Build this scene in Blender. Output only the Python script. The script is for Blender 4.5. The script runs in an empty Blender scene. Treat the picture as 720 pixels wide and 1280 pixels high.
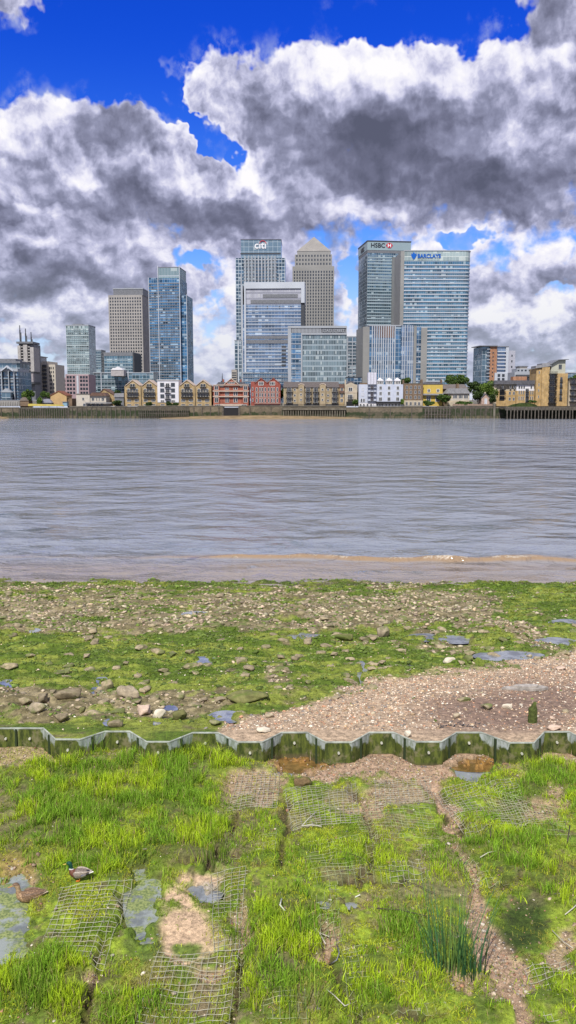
import bpy, bmesh, math, random
import numpy as np
from mathutils import Vector, Matrix
R = math.radians
random.seed(7)
rng = np.random.default_rng(11)
scene = bpy.context.scene
col = scene.collection

# ------------------------------------------------------------------ camera
F = 1070.0            # focal length in photo pixels (photo is 720 x 1280)
CAMZ = 8.5
PITCH = R(7.45)
CP, SP = math.cos(PITCH), math.sin(PITCH)
cam_d = bpy.data.cameras.new("camera")
cam_d.sensor_fit = 'VERTICAL'
cam_d.sensor_height = 24.0
cam_d.lens = 24.0 * F / 1280.0
cam_d.clip_start = 0.1
cam_d.clip_end = 30000
cam = bpy.data.objects.new("camera", cam_d)
cam.location = (0, 0, CAMZ)
cam.rotation_euler = (R(90) - PITCH, 0, 0)
col.objects.link(cam)
scene.camera = cam

def ray(u, v):
    a = (u - 360.0) / F; b = (640.0 - v) / F
    return (a, CP + b * SP, -SP + b * CP)
def at(u, v, Y):                  # point of a pixel at depth Y
    d = ray(u, v); t = Y / d[1]
    return Vector((d[0] * t, Y, CAMZ + d[2] * t))
def on(u, v, z):                  # point of a pixel at height z
    d = ray(u, v); t = (z - CAMZ) / d[2]
    return Vector((d[0] * t, d[1] * t, z))
def proj(x, y, z):                # world -> photo pixel (numpy friendly)
    dz = z - CAMZ
    f = y * CP - dz * SP; up = y * SP + dz * CP
    return 360 + F * x / f, 640 - F * up / f

# ------------------------------------------------------------------ render look
scene.view_settings.view_transform = 'Standard'
scene.view_settings.look = 'None'
scene.view_settings.gamma = 1
scene.view_settings.use_curve_mapping = False
scene.view_settings.exposure = 0.3
scene.render.engine = 'CYCLES'
scene.cycles.use_denoising = True
scene.cycles.max_bounces = 5
scene.cycles.diffuse_bounces = 2
scene.cycles.glossy_bounces = 3
scene.cycles.transmission_bounces = 3
scene.cycles.transparent_max_bounces = 6
scene.cycles.caustics_reflective = False
scene.cycles.caustics_refractive = False

# ------------------------------------------------------------------ node helper
class NB:
    def __init__(s, nt):
        s.nt = nt; s.n = nt.nodes; s.l = nt.links
    def node(s, t, **kw):
        n = s.n.new(t)
        for k, v in kw.items(): setattr(n, k, v)
        return n
    def put(s, sock, v):
        if hasattr(v, 'is_output'): s.l.new(v, sock)
        elif v is not None:
            try: sock.default_value = v
            except Exception:
                if hasattr(sock.default_value, '__len__') and len(sock.default_value) == 4 and len(v) == 3:
                    sock.default_value = (*v, 1)
                else: raise
    def m(s, op, a, b=None, c=None, clamp=False):
        n = s.node('ShaderNodeMath', operation=op, use_clamp=clamp)
        s.put(n.inputs[0], a)
        if b is not None: s.put(n.inputs[1], b)
        if c is not None: s.put(n.inputs[2], c)
        return n.outputs[0]
    def add(s, a, b): return s.m('ADD', a, b)
    def sub(s, a, b): return s.m('SUBTRACT', a, b)
    def mul(s, a, b): return s.m('MULTIPLY', a, b)
    def vm(s, op, a, b=None):
        n = s.node('ShaderNodeVectorMath', operation=op)
        s.put(n.inputs[0], a)
        if b is not None: s.put(n.inputs[1], b)
        return n.outputs['Value'] if op in ('LENGTH', 'DOT_PRODUCT', 'DISTANCE') else n.outputs[0]
    def ss(s, x, a, b, lo=0.0, hi=1.0):
        n = s.node('ShaderNodeMapRange', interpolation_type='SMOOTHSTEP')
        s.put(n.inputs[0], x); s.put(n.inputs[1], a); s.put(n.inputs[2], b); s.put(n.inputs[3], lo); s.put(n.inputs[4], hi)
        return n.outputs[0]
    def xyz(s, x, y, z=0.0):
        n = s.node('ShaderNodeCombineXYZ')
        s.put(n.inputs[0], x); s.put(n.inputs[1], y); s.put(n.inputs[2], z)
        return n.outputs[0]
    def sep(s, v):
        n = s.node('ShaderNodeSeparateXYZ'); s.put(n.inputs[0], v); return n.outputs
    def noise(s, vec, scale, detail=4, rough=0.5, dist=0.0, kind='FBM', lac=2.0, dim='3D', out=0):
        n = s.node('ShaderNodeTexNoise', noise_dimensions=dim)
        n.noise_type = kind
        s.put(n.inputs['Vector'], vec); n.inputs['Scale'].default_value = scale
        n.inputs['Detail'].default_value = detail; n.inputs['Roughness'].default_value = rough
        n.inputs['Lacunarity'].default_value = lac; n.inputs['Distortion'].default_value = dist
        return n.outputs[out]
    def voro(s, vec, scale, feature='F1', rand=1.0, out='Distance', smooth=None, detail=0, dim='3D', rough=0.5):
        n = s.node('ShaderNodeTexVoronoi', feature=feature, voronoi_dimensions=dim)
        s.put(n.inputs['Vector'], vec); n.inputs['Scale'].default_value = scale
        n.inputs['Randomness'].default_value = rand
        if 'Detail' in n.inputs and n.inputs['Detail'].enabled:
            n.inputs['Detail'].default_value = detail; n.inputs['Roughness'].default_value = rough
        if smooth is not None: n.inputs['Smoothness'].default_value = smooth
        return n.outputs[out]
    def mix(s, f, a, b, blend='MIX'):
        n = s.node('ShaderNodeMix', data_type='RGBA', blend_type=blend)
        s.put(n.inputs[0], f); s.put(n.inputs[6], a); s.put(n.inputs[7], b)
        return n.outputs[2]
    def ramp(s, f, stops, interp='LINEAR'):
        n = s.node('ShaderNodeValToRGB'); n.color_ramp.interpolation = interp
        e = n.color_ramp.elements
        while len(e) < len(stops): e.new(0.5)
        for k, (p, c) in enumerate(stops):
            e[k].position = p; e[k].color = (*c, 1) if len(c) == 3 else c
        s.put(n.inputs[0], f)
        return n.outputs[0]

# ------------------------------------------------------------------ sky
SUN_EL, SUN_AZ = R(50), R(196)    # azimuth measured clockwise from +Y (view direction)
world = bpy.data.worlds.new("World"); scene.world = world
world.use_nodes = True
def build_sky():
    nt = world.node_tree; nt.nodes.clear(); b = NB(nt)
    out = b.node('ShaderNodeOutputWorld'); bg = b.node('ShaderNodeBackground')
    b.l.new(bg.outputs[0], out.inputs[0]); bg.inputs[1].default_value = 0.1
    sky = b.node('ShaderNodeTexSky', sky_type='NISHITA')
    sky.sun_disc = False; sky.sun_elevation = SUN_EL; sky.sun_rotation = SUN_AZ
    sky.ozone_density = 3.0; sky.dust_density = 0.3; sky.air_density = 1.0
    hs = b.node('ShaderNodeHueSaturation'); hs.inputs['Saturation'].default_value = 1.35; hs.inputs['Value'].default_value = 1.0
    b.l.new(sky.outputs[0], hs.inputs['Color'])
    tc = b.node('ShaderNodeTexCoord')
    x, y, z = b.sep(tc.outputs['Generated'])
    az = b.m('ARCTAN2', x, y)
    el = b.m('ARCSINE', z)
    # the unit of (A, E) is the photo pixel: 1 unit = 1/1070 rad, E up from the horizon
    A = b.mul(az, 1070.0); E = b.mul(el, 1070.0)
    P = b.xyz(A, E, 0.0)
    def px(u, v):
        d = ray(u, v); h = math.hypot(d[0], d[1])
        return math.atan2(d[0], d[1]) * 1070, math.atan2(d[2], h) * 1070
    # turbulence used to ragged-out every hand placed mass
    # clouds low in the sky are seen foreshortened: squeeze the noise vertically there
    Ec = b.m('MAXIMUM', E, 0.0)
    Es = b.add(b.mul(Ec, 0.62), b.mul(b.m('LOGARITHM', b.add(b.mul(Ec, 1 / 45.0), 1.0), math.e), 62.0))
    Q = b.xyz(b.mul(A, 0.8), Es, 0.0)
    wn = b.noise(Q, 0.016, 4, 0.62, out=1, dim='2D')
    wv = b.vm('SUBTRACT', wn, (0.5, 0.5, 0.5))
    Pw = b.vm('ADD', P, b.vm('MULTIPLY', wv, (120, 90, 0)))
    Qw = b.vm('ADD', Q, b.vm('MULTIPLY', wv, (24, 24, 0)))
    def blob(u, v, ru, rv, rot=0.0):
        cx, cy = px(u, v)
        d = Pw
        if rot:
            n = b.node('ShaderNodeVectorRotate', rotation_type='Z_AXIS'); b.l.new(d, n.inputs[0]); n.inputs['Angle'].default_value = R(rot)
            n.inputs['Center'].default_value = (cx, cy, 0); d = n.outputs[0]
        n = b.node('ShaderNodeVectorMath', operation='MULTIPLY_ADD')
        b.l.new(d, n.inputs[0]); n.inputs[1].default_value = (1 / ru, 1 / rv, 0); n.inputs[2].default_value = (-cx / ru, -cy / rv, 0)
        r2 = b.vm('DOT_PRODUCT', n.outputs[0], n.outputs[0])
        return b.m('SUBTRACT', 1.0, r2, clamp=True)
    def acc(lst):
        s = 0.0
        for w, *a in lst:
            s = b.m('MULTIPLY_ADD', blob(*a), w, s)
        return s
    n1 = b.noise(Q, 0.011, 6, 0.58, dim='2D')
    n2 = b.noise(Qw, 0.021, 5, 0.56, dim='2D')
    bil = b.voro(Qw, 0.03, 'F1', detail=2, rough=0.5, dim='2D')
    low = b.ss(E, 210.0, 60.0)
    n4 = b.noise(b.xyz(b.mul(A, 1.5), b.mul(Es, 1.7), 0.0), 0.020, 6, 0.6, dim='2D'); n4c = b.sub(n4, 0.5)
    # coverage
    holes = acc([
        (1.25, 90, 12, 330, 88), (1.1, 330, 0, 330, 58), (1.5, 600, 18, 170, 46), (0.9, 30, 70, 150, 60),
        (1.2, 165, 95, 70, 46), (1.5, 200, 125, 62, 30, 38), (1.8, 265, 176, 66, 20, 28),
        (0.65, 232, 332, 46, 16), (0.7, 432, 345, 22, 48), (0.75, 590, 300, 40, 13), (0.6, 690, 372, 42, 14), (0.35, 265, 372, 50, 14),
        (0.3, 520, 300, 80, 14), (0.4, 20, 450, 80, 16), (0.3, 210, 285, 40, 16), (0.2, 260, 440, 60, 16), (0.4, 680, 425, 60, 8),
    ])
    fills = acc([
        (1.2, 708, -4, 64, 48), (1.7, 8, -4, 60, 34),
        (0.55, 480, 150, 330, 130), (0.5, 120, 240, 260, 120), (0.9, 245, 68, 62, 52), (0.4, 640, 130, 150, 110), (0.6, 640, 400, 140, 60), (0.5, 90, 370, 150, 70),
    ])
    cov = b.add(b.add(b.mul(b.sub(n1, 0.5), 1.5), b.mul(b.sub(0.42, bil), 0.55)), 0.62)
    cov = b.add(b.sub(cov, holes), fills)
    cov = b.add(cov, b.mul(low, b.add(b.mul(n4c, 1.3), 0.10)))
    alpha = b.ss(b.add(cov, b.mul(b.sub(n2, 0.5), 0.5)), -0.04, 0.42)
    thick = b.ss(cov, 0.15, 1.35)
    n1b = b.noise(b.vm('ADD', Q, (5.0, 14.0, 0)), 0.011, 6, 0.58, dim='2D'); n2b = b.noise(b.vm('ADD', Qw, (3.0, 7.0, 0)), 0.021, 5, 0.56, dim='2D')
    dark = acc([
        (0.62, 530, 215, 200, 66), (0.45, 420, 165, 110, 66), (0.35, 560, 130, 130, 60), (0.2, 650, 245, 130, 34),
        (0.42, 190, 262, 210, 46), (0.36, 140, 165, 78, 62), (0.25, 330, 270, 130, 40), (0.3, 50, 325, 130, 36), (0.3, 20, 200, 60, 30),
        (0.25, 620, 345, 150, 30), (0.3, 90, 360, 160, 26), (0.12, 480, 285, 140, 20), (0.2, 360, 60, 60, 40), (0.3, 700, 20, 80, 36), (0.15, 670, 440, 120, 24), (0.2, 80, 400, 120, 22),
    ])
    lite = acc([
        (0.75, 460, 88, 190, 44), (0.5, 235, 85, 66, 50), (0.4, 620, 95, 120, 42), (0.5, 30, 150, 80, 42), (0.35, 120, 110, 80, 30),
        (0.45, 650, 165, 56, 30), (0.6, 450, 262, 90, 22), (0.55, 640, 318, 110, 42), (0.4, 270, 205, 60, 30), (0.4, 90, 285, 70, 22), (0.4, 270, 320, 60, 30),
        (0.4, 100, 385, 90, 22), (0.5, 110, 205, 50, 22), (0.5, 60, 262, 60, 16), (0.45, 200, 215, 60, 22), (0.5, 20, 300, 50, 16), (0.4, 330, 215, 50, 22), (0.4, 575, 170, 40, 20), (0.5, 650, 385, 100, 26), (0.35, 30, 225, 60, 18), (0.35, 225, 165, 60, 22), (0.45, 265, 400, 60, 40), (0.35, 432, 385, 30, 40), (0.3, 360, 245, 60, 24),
    ])
    relief = b.mul(b.add(b.mul(b.sub(n1, n1b), 0.75), b.mul(b.sub(n2, n2b), 0.65)), b.sub(1.6, b.m('MINIMUM', dark, 1.0)))
    shade = b.add(b.add(b.sub(0.645, b.mul(dark, 0.50)), b.mul(lite, 0.58)), relief)
    shade = b.add(b.sub(shade, b.mul(thick, 0.16)), b.mul(low, b.add(b.mul(n4c, 1.3), 0.06)))
    shade = b.add(shade, b.add(b.mul(b.sub(n2, 0.5), b.sub(0.75, b.mul(b.m('MINIMUM', dark, 1.0), 0.6))), b.mul(b.sub(0.45, bil), 0.12)))
    c = b.ramp(shade, [(0.0, (0.125, 0.135, 0.20)), (0.2, (0.20, 0.21, 0.305)), (0.42, (0.35, 0.365, 0.51)), (0.62, (0.64, 0.65, 0.85)), (0.80, (1.0, 0.99, 1.10)), (1.0, (1.2, 1.18, 1.15))])
    cloud = b.vm('MULTIPLY', c, (6.0, 6.0, 6.15))
    tint = b.mix(b.ss(E, 90.0, 430.0), (0.80, 0.82, 1.12), (0.13, 0.34, 1.22))
    wisp = b.mul(b.mul(b.ss(cov, -0.95, 0.1), b.ss(b.add(n2, b.mul(b.sub(n4, 0.5), 0.8)), 0.44, 0.72)), 0.5)
    blue = b.mix(wisp, b.mix(1.0, hs.outputs[0], tint, 'MULTIPLY'), (3.6, 4.1, 5.6))
    final = b.mix(alpha, blue, cloud)
    final = b.mix(b.mul(b.ss(E, 190.0, -20.0), 0.62), final, (3.9, 4.35, 5.1))
    b.l.new(b.vm('MULTIPLY', final, (1.13, 1.13, 1.15)), bg.inputs[0])
build_sky()
world.cycles.sampling_method = 'MANUAL'; world.cycles.sample_map_resolution = 512

sun_d = bpy.data.lights.new("sun", 'SUN'); sun_d.energy = 4.2; sun_d.angle = R(0.6); sun_d.color = (1.0, 0.955, 0.88)
sun = bpy.data.objects.new("sun", sun_d); col.objects.link(sun)
sdir = Vector((math.sin(SUN_AZ) * math.cos(SUN_EL), math.cos(SUN_AZ) * math.cos(SUN_EL), math.sin(SUN_EL)))
sun.rotation_euler = sdir.to_track_quat('Z', 'Y').to_euler()
sun.location = (0, 0, 300)

# ------------------------------------------------------------------ mesh helpers
class MB:
    def __init__(s): s.v = []; s.f = []; s.m = []
    def box(s, x0, x1, y0, y1, z0, z1, m=0):
        if x1 < x0: x0, x1 = x1, x0
        n = len(s.v)
        s.v += [(x0,y0,z0),(x1,y0,z0),(x1,y1,z0),(x0,y1,z0),(x0,y0,z1),(x1,y0,z1),(x1,y1,z1),(x0,y1,z1)]
        for q in ((0,3,2,1),(4,5,6,7),(0,1,5,4),(1,2,6,5),(2,3,7,6),(3,0,4,7)):
            s.f.append(tuple(n + k for k in q)); s.m.append(m)
        return s
    def pxz(s, pts, y0, y1, m=0):          # outline in x,z (counter-clockwise seen from -y) extruded along y
        n = len(s.v); k = len(pts)
        s.v += [(x, y0, z) for x, z in pts] + [(x, y1, z) for x, z in pts]
        s.f.append(tuple(range(n, n + k))); s.f.append(tuple(range(n + 2 * k - 1, n + k - 1, -1))); s.m += [m, m]
        for i in range(k):
            j = (i + 1) % k
            s.f.append((n + i, n + k + i, n + k + j, n + j)); s.m.append(m)
        return s
    def pxy(s, pts, z0, z1, m=0):          # outline in x,y (counter-clockwise from above) extruded up
        n = len(s.v); k = len(pts)
        s.v += [(x, y, z0) for x, y in pts] + [(x, y, z1) for x, y in pts]
        s.f.append(tuple(range(n + k - 1, n - 1, -1))); s.f.append(tuple(range(n + k, n + 2 * k))); s.m += [m, m]
        for i in range(k):
            j = (i + 1) % k
            s.f.append((n + i, n + j, n + k + j, n + k + i)); s.m.append(m)
        return s
    def poly(s, pts, m=0):
        n = len(s.v); s.v += [tuple(p) for p in pts]; s.f.append(tuple(range(n, n + len(pts)))); s.m.append(m); return s
    def tube(s, path, rad, k=6, m=0, caps=True):
        path = [Vector(p) for p in path]; n = len(s.v)
        if not hasattr(rad, '__len__'): rad = [rad] * len(path)
        up0 = None
        for i, p in enumerate(path):
            t = (path[min(i + 1, len(path) - 1)] - path[max(i - 1, 0)]).normalized()
            a = Vector((0, 0, 1)) if abs(t.z) < 0.9 else Vector((1, 0, 0))
            e1 = t.cross(a).normalized(); e2 = t.cross(e1)
            for j in range(k):
                an = 2 * math.pi * j / k
                s.v.append(tuple(p + (e1 * math.cos(an) + e2 * math.sin(an)) * rad[i]))
        for i in range(len(path) - 1):
            for j in range(k):
                a, b2 = n + i * k + j, n + i * k + (j + 1) % k
                s.f.append((a, b2, b2 + k, a + k)); s.m.append(m)
        if caps:
            s.f.append(tuple(n + j for j in range(k - 1, -1, -1))); s.f.append(tuple(n + (len(path) - 1) * k + j for j in range(k))); s.m += [m, m]
        return s
    def cyl(s, x, y, z0, z1, r, k=10, m=0, r1=None):
        return s.tube([(x, y, z0), (x, y, z1)], [r, r if r1 is None else r1], k, m)
    def mesh(s, name, mats, smooth=False):
        me = bpy.data.meshes.new(name); me.from_pydata(s.v, [], s.f)
        for mm in (mats if isinstance(mats, (list, tuple)) else [mats]): me.materials.append(mm)
        if any(s.m): me.polygons.foreach_set('material_index', s.m)
        if smooth: me.polygons.foreach_set('use_smooth', [True] * len(s.f))
        me.update()
        return me
    def build(s, name, mats, parent=None, smooth=False):
        o = bpy.data.objects.new(name, s.mesh(name, mats, smooth)); col.objects.link(o); o.parent = parent
        return o

def tag(o, label=None, cat=None, group=None, kind=None):
    if label: o['label'] = label
    if cat: o['category'] = cat
    if group: o['group'] = group
    if kind: o['kind'] = kind
    return o
def empty(name, loc, rz=0.0):
    o = bpy.data.objects.new(name, None); col.objects.link(o); o.location = loc; o.rotation_euler = (0, 0, rz)
    o.empty_display_size = 0.2
    return o
def link(name, me, parent=None, loc=(0, 0, 0), rot=(0, 0, 0), sc=(1, 1, 1)):
    o = bpy.data.objects.new(name, me); col.objects.link(o); o.parent = parent
    o.location = loc; o.rotation_euler = rot; o.scale = sc
    return o
def copy_tree(o, parent=None):
    c = o.copy(); col.objects.link(c); c.parent = parent
    for ch in list(o.children): copy_tree(ch, c)
    return c
def npmesh(name, V, Fq, mats, smooth=False, mi=None, attrs=None):
    """fast mesh from numpy: V (n,3), Fq (m,k) faces of equal size"""
    me = bpy.data.meshes.new(name); k = Fq.shape[1]
    me.vertices.add(len(V)); me.vertices.foreach_set('co', np.ascontiguousarray(V, dtype=np.float32).ravel())
    me.loops.add(Fq.size); me.loops.foreach_set('vertex_index', np.ascontiguousarray(Fq, dtype=np.int32).ravel())
    me.polygons.add(len(Fq)); me.polygons.foreach_set('loop_start', np.arange(0, Fq.size, k, dtype=np.int32))
    if mi is not None: me.polygons.foreach_set('material_index', mi.astype(np.int32))
    if smooth: me.polygons.foreach_set('use_smooth', np.ones(len(Fq), dtype=bool))
    for mm in (mats if isinstance(mats, (list, tuple)) else [mats]): me.materials.append(mm)
    me.update(calc_edges=True)
    if attrs:
        for an, arr in attrs.items():
            a = me.color_attributes.new(an, 'FLOAT_COLOR', 'POINT')
            a.data.foreach_set('color', np.ascontiguousarray(arr, dtype=np.float32).ravel())
    return me

# ------------------------------------------------------------------ materials
def newmat(name):
    m = bpy.data.materials.new(name); m.use_nodes = True; m.node_tree.nodes.clear()
    b = NB(m.node_tree); o = b.node('ShaderNodeOutputMaterial'); p = b.node('ShaderNodeBsdfPrincipled')
    b.l.new(p.outputs[0], o.inputs[0])
    return m, b, p
def srgb(r, g, b_):
    f = lambda c: (c / 255 / 12.92) if c <= 10 else ((c / 255 + 0.055) / 1.055) ** 2.4
    return (f(r), f(g), f(b_))
_mc = {}
def plain(name, c, rough=0.7, metal=0.0, var=0.18, scale=0.8, bump=0.0, spec=0.3):
    """a painted / stone / metal surface with uneven tone (weathering)"""
    if name in _mc: return _mc[name]
    m, b, p = newmat(name)
    tc = b.node('ShaderNodeTexCoord'); g = b.node('ShaderNodeNewGeometry')
    n = b.noise(g.outputs['Position'], scale, 5, 0.62)
    f = b.ss(n, 0.3, 0.7, 1 - var, 1 + var * 0.7)
    cc = b.vm('MULTIPLY', (*c[:3],), b.xyz(f, f, f))
    b.l.new(cc, p.inputs['Base Color'])
    p.inputs['Roughness'].default_value = rough; p.inputs['Metallic'].default_value = metal
    p.inputs['Specular IOR Level'].default_value = spec
    if bump:
        bn = b.node('ShaderNodeBump'); bn.inputs['Strength'].default_value = bump; bn.inputs['Distance'].default_value = 0.02
        b.l.new(b.noise(g.outputs['Position'], scale * 12, 4, 0.6), bn.inputs['Height']); b.l.new(bn.outputs[0], p.inputs['Normal'])
    _mc[name] = m
    return m
def brick(name, c, c2=None, mortar=(0.35, 0.32, 0.27), var=0.25):
    if name in _mc: return _mc[name]
    m, b, p = newmat(name)
    tc = b.node('ShaderNodeTexCoord'); x, y, z = b.sep(tc.outputs['Object'])
    bt = b.node('ShaderNodeTexBrick'); b.l.new(b.xyz(b.add(x, y), z, 0.0), bt.inputs['Vector'])
    bt.inputs['Scale'].default_value = 1.0; bt.inputs['Brick Width'].default_value = 0.45; bt.inputs['Row Height'].default_value = 0.15
    bt.inputs['Mortar Size'].default_value = 0.015
    bt.inputs['Color1'].default_value = (*c, 1); bt.inputs['Color2'].default_value = (*(c2 or tuple(k * 0.75 for k in c)), 1)
    bt.inputs['Mortar'].default_value = (*mortar, 1)
    g = b.node('ShaderNodeNewGeometry')
    n = b.noise(g.outputs['Position'], 0.5, 5, 0.65); f = b.ss(n, 0.3, 0.72, 1 - var, 1 + var * 0.5)
    st = b.noise(b.vm('MULTIPLY', g.outputs['Position'], (1.6, 1.6, 0.25)), 0.8, 3, 0.6); f = b.mul(f, b.ss(st, 0.35, 0.6, 0.82, 1.05))
    b.l.new(b.vm('MULTIPLY', bt.outputs[0], b.xyz(f, f, f)), p.inputs['Base Color'])
    p.inputs['Roughness'].default_value = 0.9; p.inputs['Specular IOR Level'].default_value = 0.2
    _mc[name] = m
    return m
def glass(name, tint, cw=3.0, ch=3.8, metal=0.55, rough=0.12, var=0.35, line=0.06, linec=(0.35, 0.4, 0.45), dark=0.45, wob=0.02, seed=0.0):
    """curtain wall: panes with their own tone, slight tilt and blinds, thin mullions between"""
    if name in _mc: return _mc[name]
    m, b, p = newmat(name)
    tc = b.node('ShaderNodeTexCoord'); x, y, z = b.sep(tc.outputs['Object'])
    h = b.mul(b.add(x, y), 1 / cw); vz = b.mul(z, 1 / ch)
    ih, iv = b.m('FLOOR', h), b.m('FLOOR', vz)
    wn = b.node('ShaderNodeTexWhiteNoise', noise_dimensions='2D'); b.l.new(b.xyz(b.add(ih, seed), iv), wn.inputs['Vector'])
    r = wn.outputs['Value']
    big = b.noise(b.xyz(b.mul(ih, 0.16), b.mul(iv, 0.5), seed), 1.0, 3, 0.6)
    f = b.add(b.mul(b.sub(r, 0.5), var), b.ss(big, 0.3, 0.7, dark, 1.25))
    c = b.vm('MULTIPLY', tint, b.xyz(f, f, f))
    # blinds half way down in some panes
    fz = b.m('FRACT', vz); fh = b.m('FRACT', h)
    bl = b.mul(b.m('GREATER_THAN', r, 0.86), b.m('GREATER_THAN', fz, b.mul(wn.outputs['Color'], 1.0) if False else 0.45))
    c = b.mix(b.mul(bl, 0.35), c, (0.55, 0.57, 0.56))
    ln = b.m('MAXIMUM', b.m('LESS_THAN', fh, line), b.m('LESS_THAN', fz, line * 1.2))
    c = b.mix(ln, c, linec)
    b.l.new(c, p.inputs['Base Color'])
    b.put(p.inputs['Metallic'], b.mul(b.sub(1.0, b.m('MAXIMUM', ln, bl)), metal))
    b.put(p.inputs['Roughness'], b.add(b.mul(ln, 0.4), rough))
    # each pane sits at a very slightly different angle
    g = b.node('ShaderNodeNewGeometry')
    t = b.vm('MULTIPLY', b.vm('SUBTRACT', wn.outputs['Color'], (0.5, 0.5, 0.5)), (wob, wob, wob * 2.2))
    nn = b.vm('NORMALIZE', b.vm('ADD', g.outputs['Normal'], t)); b.l.new(nn, p.inputs['Normal'])
    _mc[name] = m
    return m

# ------------------------------------------------------------------ building helper
GZ = 5.7               # ground level on the far bank
class Bld:
    """front wall traced between two photo columns at its real depth, built at real size"""
    def __init__(s, name, label, cat, u0, u1, Y, vtop, depth, yaw=0.0, group=None, base=None, vref=480):
        s.Y = Y; s.yaw = R(yaw); s.vref = vref
        p = at(u0, vref, Y); s.x0 = p.x
        s.base = GZ if base is None else base
        s.root = empty(name, (p.x, Y, s.base), s.yaw); tag(s.root, label, cat, group)
        s.w = s.X(u1); s.h = s.Z(vtop); s.d = depth; s.wc = {}
    def X(s, u, v=None):
        d = ray(u, s.vref if v is None else v); t = d[0] / d[1]
        return (t * s.Y - s.x0) / (math.cos(s.yaw) - t * math.sin(s.yaw))
    def Z(s, v, u=None):
        yy = s.Y
        if u is not None: yy = s.Y + s.X(u) * math.sin(s.yaw)
        d = ray(360, v)
        return CAMZ + d[2] / d[1] * yy - s.base
    def mb(s): return MB()
    def put(s, name, mb, mats, smooth=False): return mb.build(name, mats, s.root, smooth)
    def box(s, name, m, x0, x1, z0, z1, y0=0.0, y1=None):
        return s.put(name, MB().box(x0, x1, y0, s.d if y1 is None else y1, z0, z1), m)
    def pbox(s, name, m, u0, u1, v0, v1, y0=0.0, y1=None):   # v0 top, v1 bottom, in photo pixels
        return s.box(name, m, s.X(u0), s.X(u1), s.Z(v1), s.Z(v0), y0, y1)
    def win(s, name, me, x, z, y=0.0, rz=0.0):
        return link(name, me, s.root, (x, y, z), (0, 0, rz))
    def grid(s, spots, w, h, mats, name='window', cap=100, frame=0.0, y=0.0):
        """spots: (x, z, side) centres; side 0 = front, 1 = right wall, -1 = left wall"""
        wm = window_mesh(w, h, mats, frame)
        spots = sorted(spots, key=lambda q: abs(q[2]))
        for k, (x, z, sd) in enumerate(spots[:cap]):
            if sd == 0: link(name, wm, s.root, (x, y, z))
            else: link(name, wm, s.root, (s.w if sd > 0 else 0, x, z), (0, 0, R(90 * sd)))
        rest = spots[cap:]
        if rest:
            mb = MB()
            for x, z, sd in rest:
                if sd == 0: mb.box(x - w / 2, x + w / 2, y - 0.09, y + 0.02, z - h / 2, z + h / 2)
                elif sd > 0: mb.box(s.w - .02, s.w + .09, x - w / 2, x + w / 2, z - h / 2, z + h / 2)
                else: mb.box(-.09, .02, x - w / 2, x + w / 2, z - h / 2, z + h / 2)
            o = s.put(name, mb, mats[0] if isinstance(mats, (list, tuple)) else mats); o['kind'] = 'stuff'
_wm = {}
def window_mesh(w, h, mats, frame=0.0, bars=0):
    mats = mats if isinstance(mats, (list, tuple)) else [mats]
    key = (round(w, 2), round(h, 2), tuple(m.name for m in mats), frame, bars)
    if key in _wm: return _wm[key]
    mb = MB()
    if frame:
        mb.box(-w/2, w/2, -.05, .03, -h/2, h/2, 0)
        f = frame
        for a in ((-w/2, -w/2 + f, -h/2, h/2), (w/2 - f, w/2, -h/2, h/2), (-w/2 + f, w/2 - f, h/2 - f, h/2), (-w/2 + f, w/2 - f, -h/2, -h/2 + f)):
            mb.box(a[0], a[1], -.12, -.04, a[2], a[3], 1)
        for k in range(bars):
            xx = -w/2 + w * (k + 1) / (bars + 1); mb.box(xx - f * .35, xx + f * .35, -.11, -.04, -h/2 + f, h/2 - f, 1)
    else: mb.box(-w/2, w/2, -.09, .02, -h/2, h/2, 0)
    _wm[key] = mb.mesh('window', mats)
    return _wm[key]
def text_mesh(body, size, mat, depth=0.2, bold=0.0, sx=1.0, name='lettering'):
    cu = bpy.data.curves.new('t', 'FONT'); cu.body = body; cu.size = size; cu.extrude = depth; cu.offset = bold; cu.align_x = 'LEFT'
    o = bpy.data.objects.new('t', cu); col.objects.link(o)
    dg = bpy.context.evaluated_depsgraph_get(); me = bpy.data.meshes.new_from_object(o.evaluated_get(dg))
    bpy.data.objects.remove(o); me.materials.clear(); me.materials.append(mat); me.name = name
    v = np.empty(len(me.vertices) * 3, np.float32); me.vertices.foreach_get('co', v); v = v.reshape(-1, 3)
    out = np.stack([v[:, 0] * sx, -v[:, 2], v[:, 1]], 1)      # stand it up facing -y
    me.vertices.foreach_set('co', out.ravel().astype(np.float32)); me.update()
    return me
def sign(parent, body, x0, x1, z0, z1, y, mat, bold=0.0, depth=0.25, name='lettering'):
    me = text_mesh(body, 1.0, mat, 0.0, bold)
    v = np.empty(len(me.vertices) * 3, np.float32); me.vertices.foreach_get('co', v); v = v.reshape(-1, 3)
    a = v.min(0); c = v.max(0); 
    me2 = text_mesh(body, 1.0, mat, 0.05, bold)
    w = np.empty(len(me2.vertices) * 3, np.float32); me2.vertices.foreach_get('co', w); w = w.reshape(-1, 3)
    w[:, 0] = x0 + (w[:, 0] - a[0]) / (c[0] - a[0]) * (x1 - x0); w[:, 2] = z0 + (w[:, 2] - a[2]) / (c[2] - a[2]) * (z1 - z0)
    w[:, 1] = y + w[:, 1] / 0.05 * depth * 0.5
    me2.vertices.foreach_set('co', w.ravel()); me2.update()
    return link(name, me2, parent)

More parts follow.
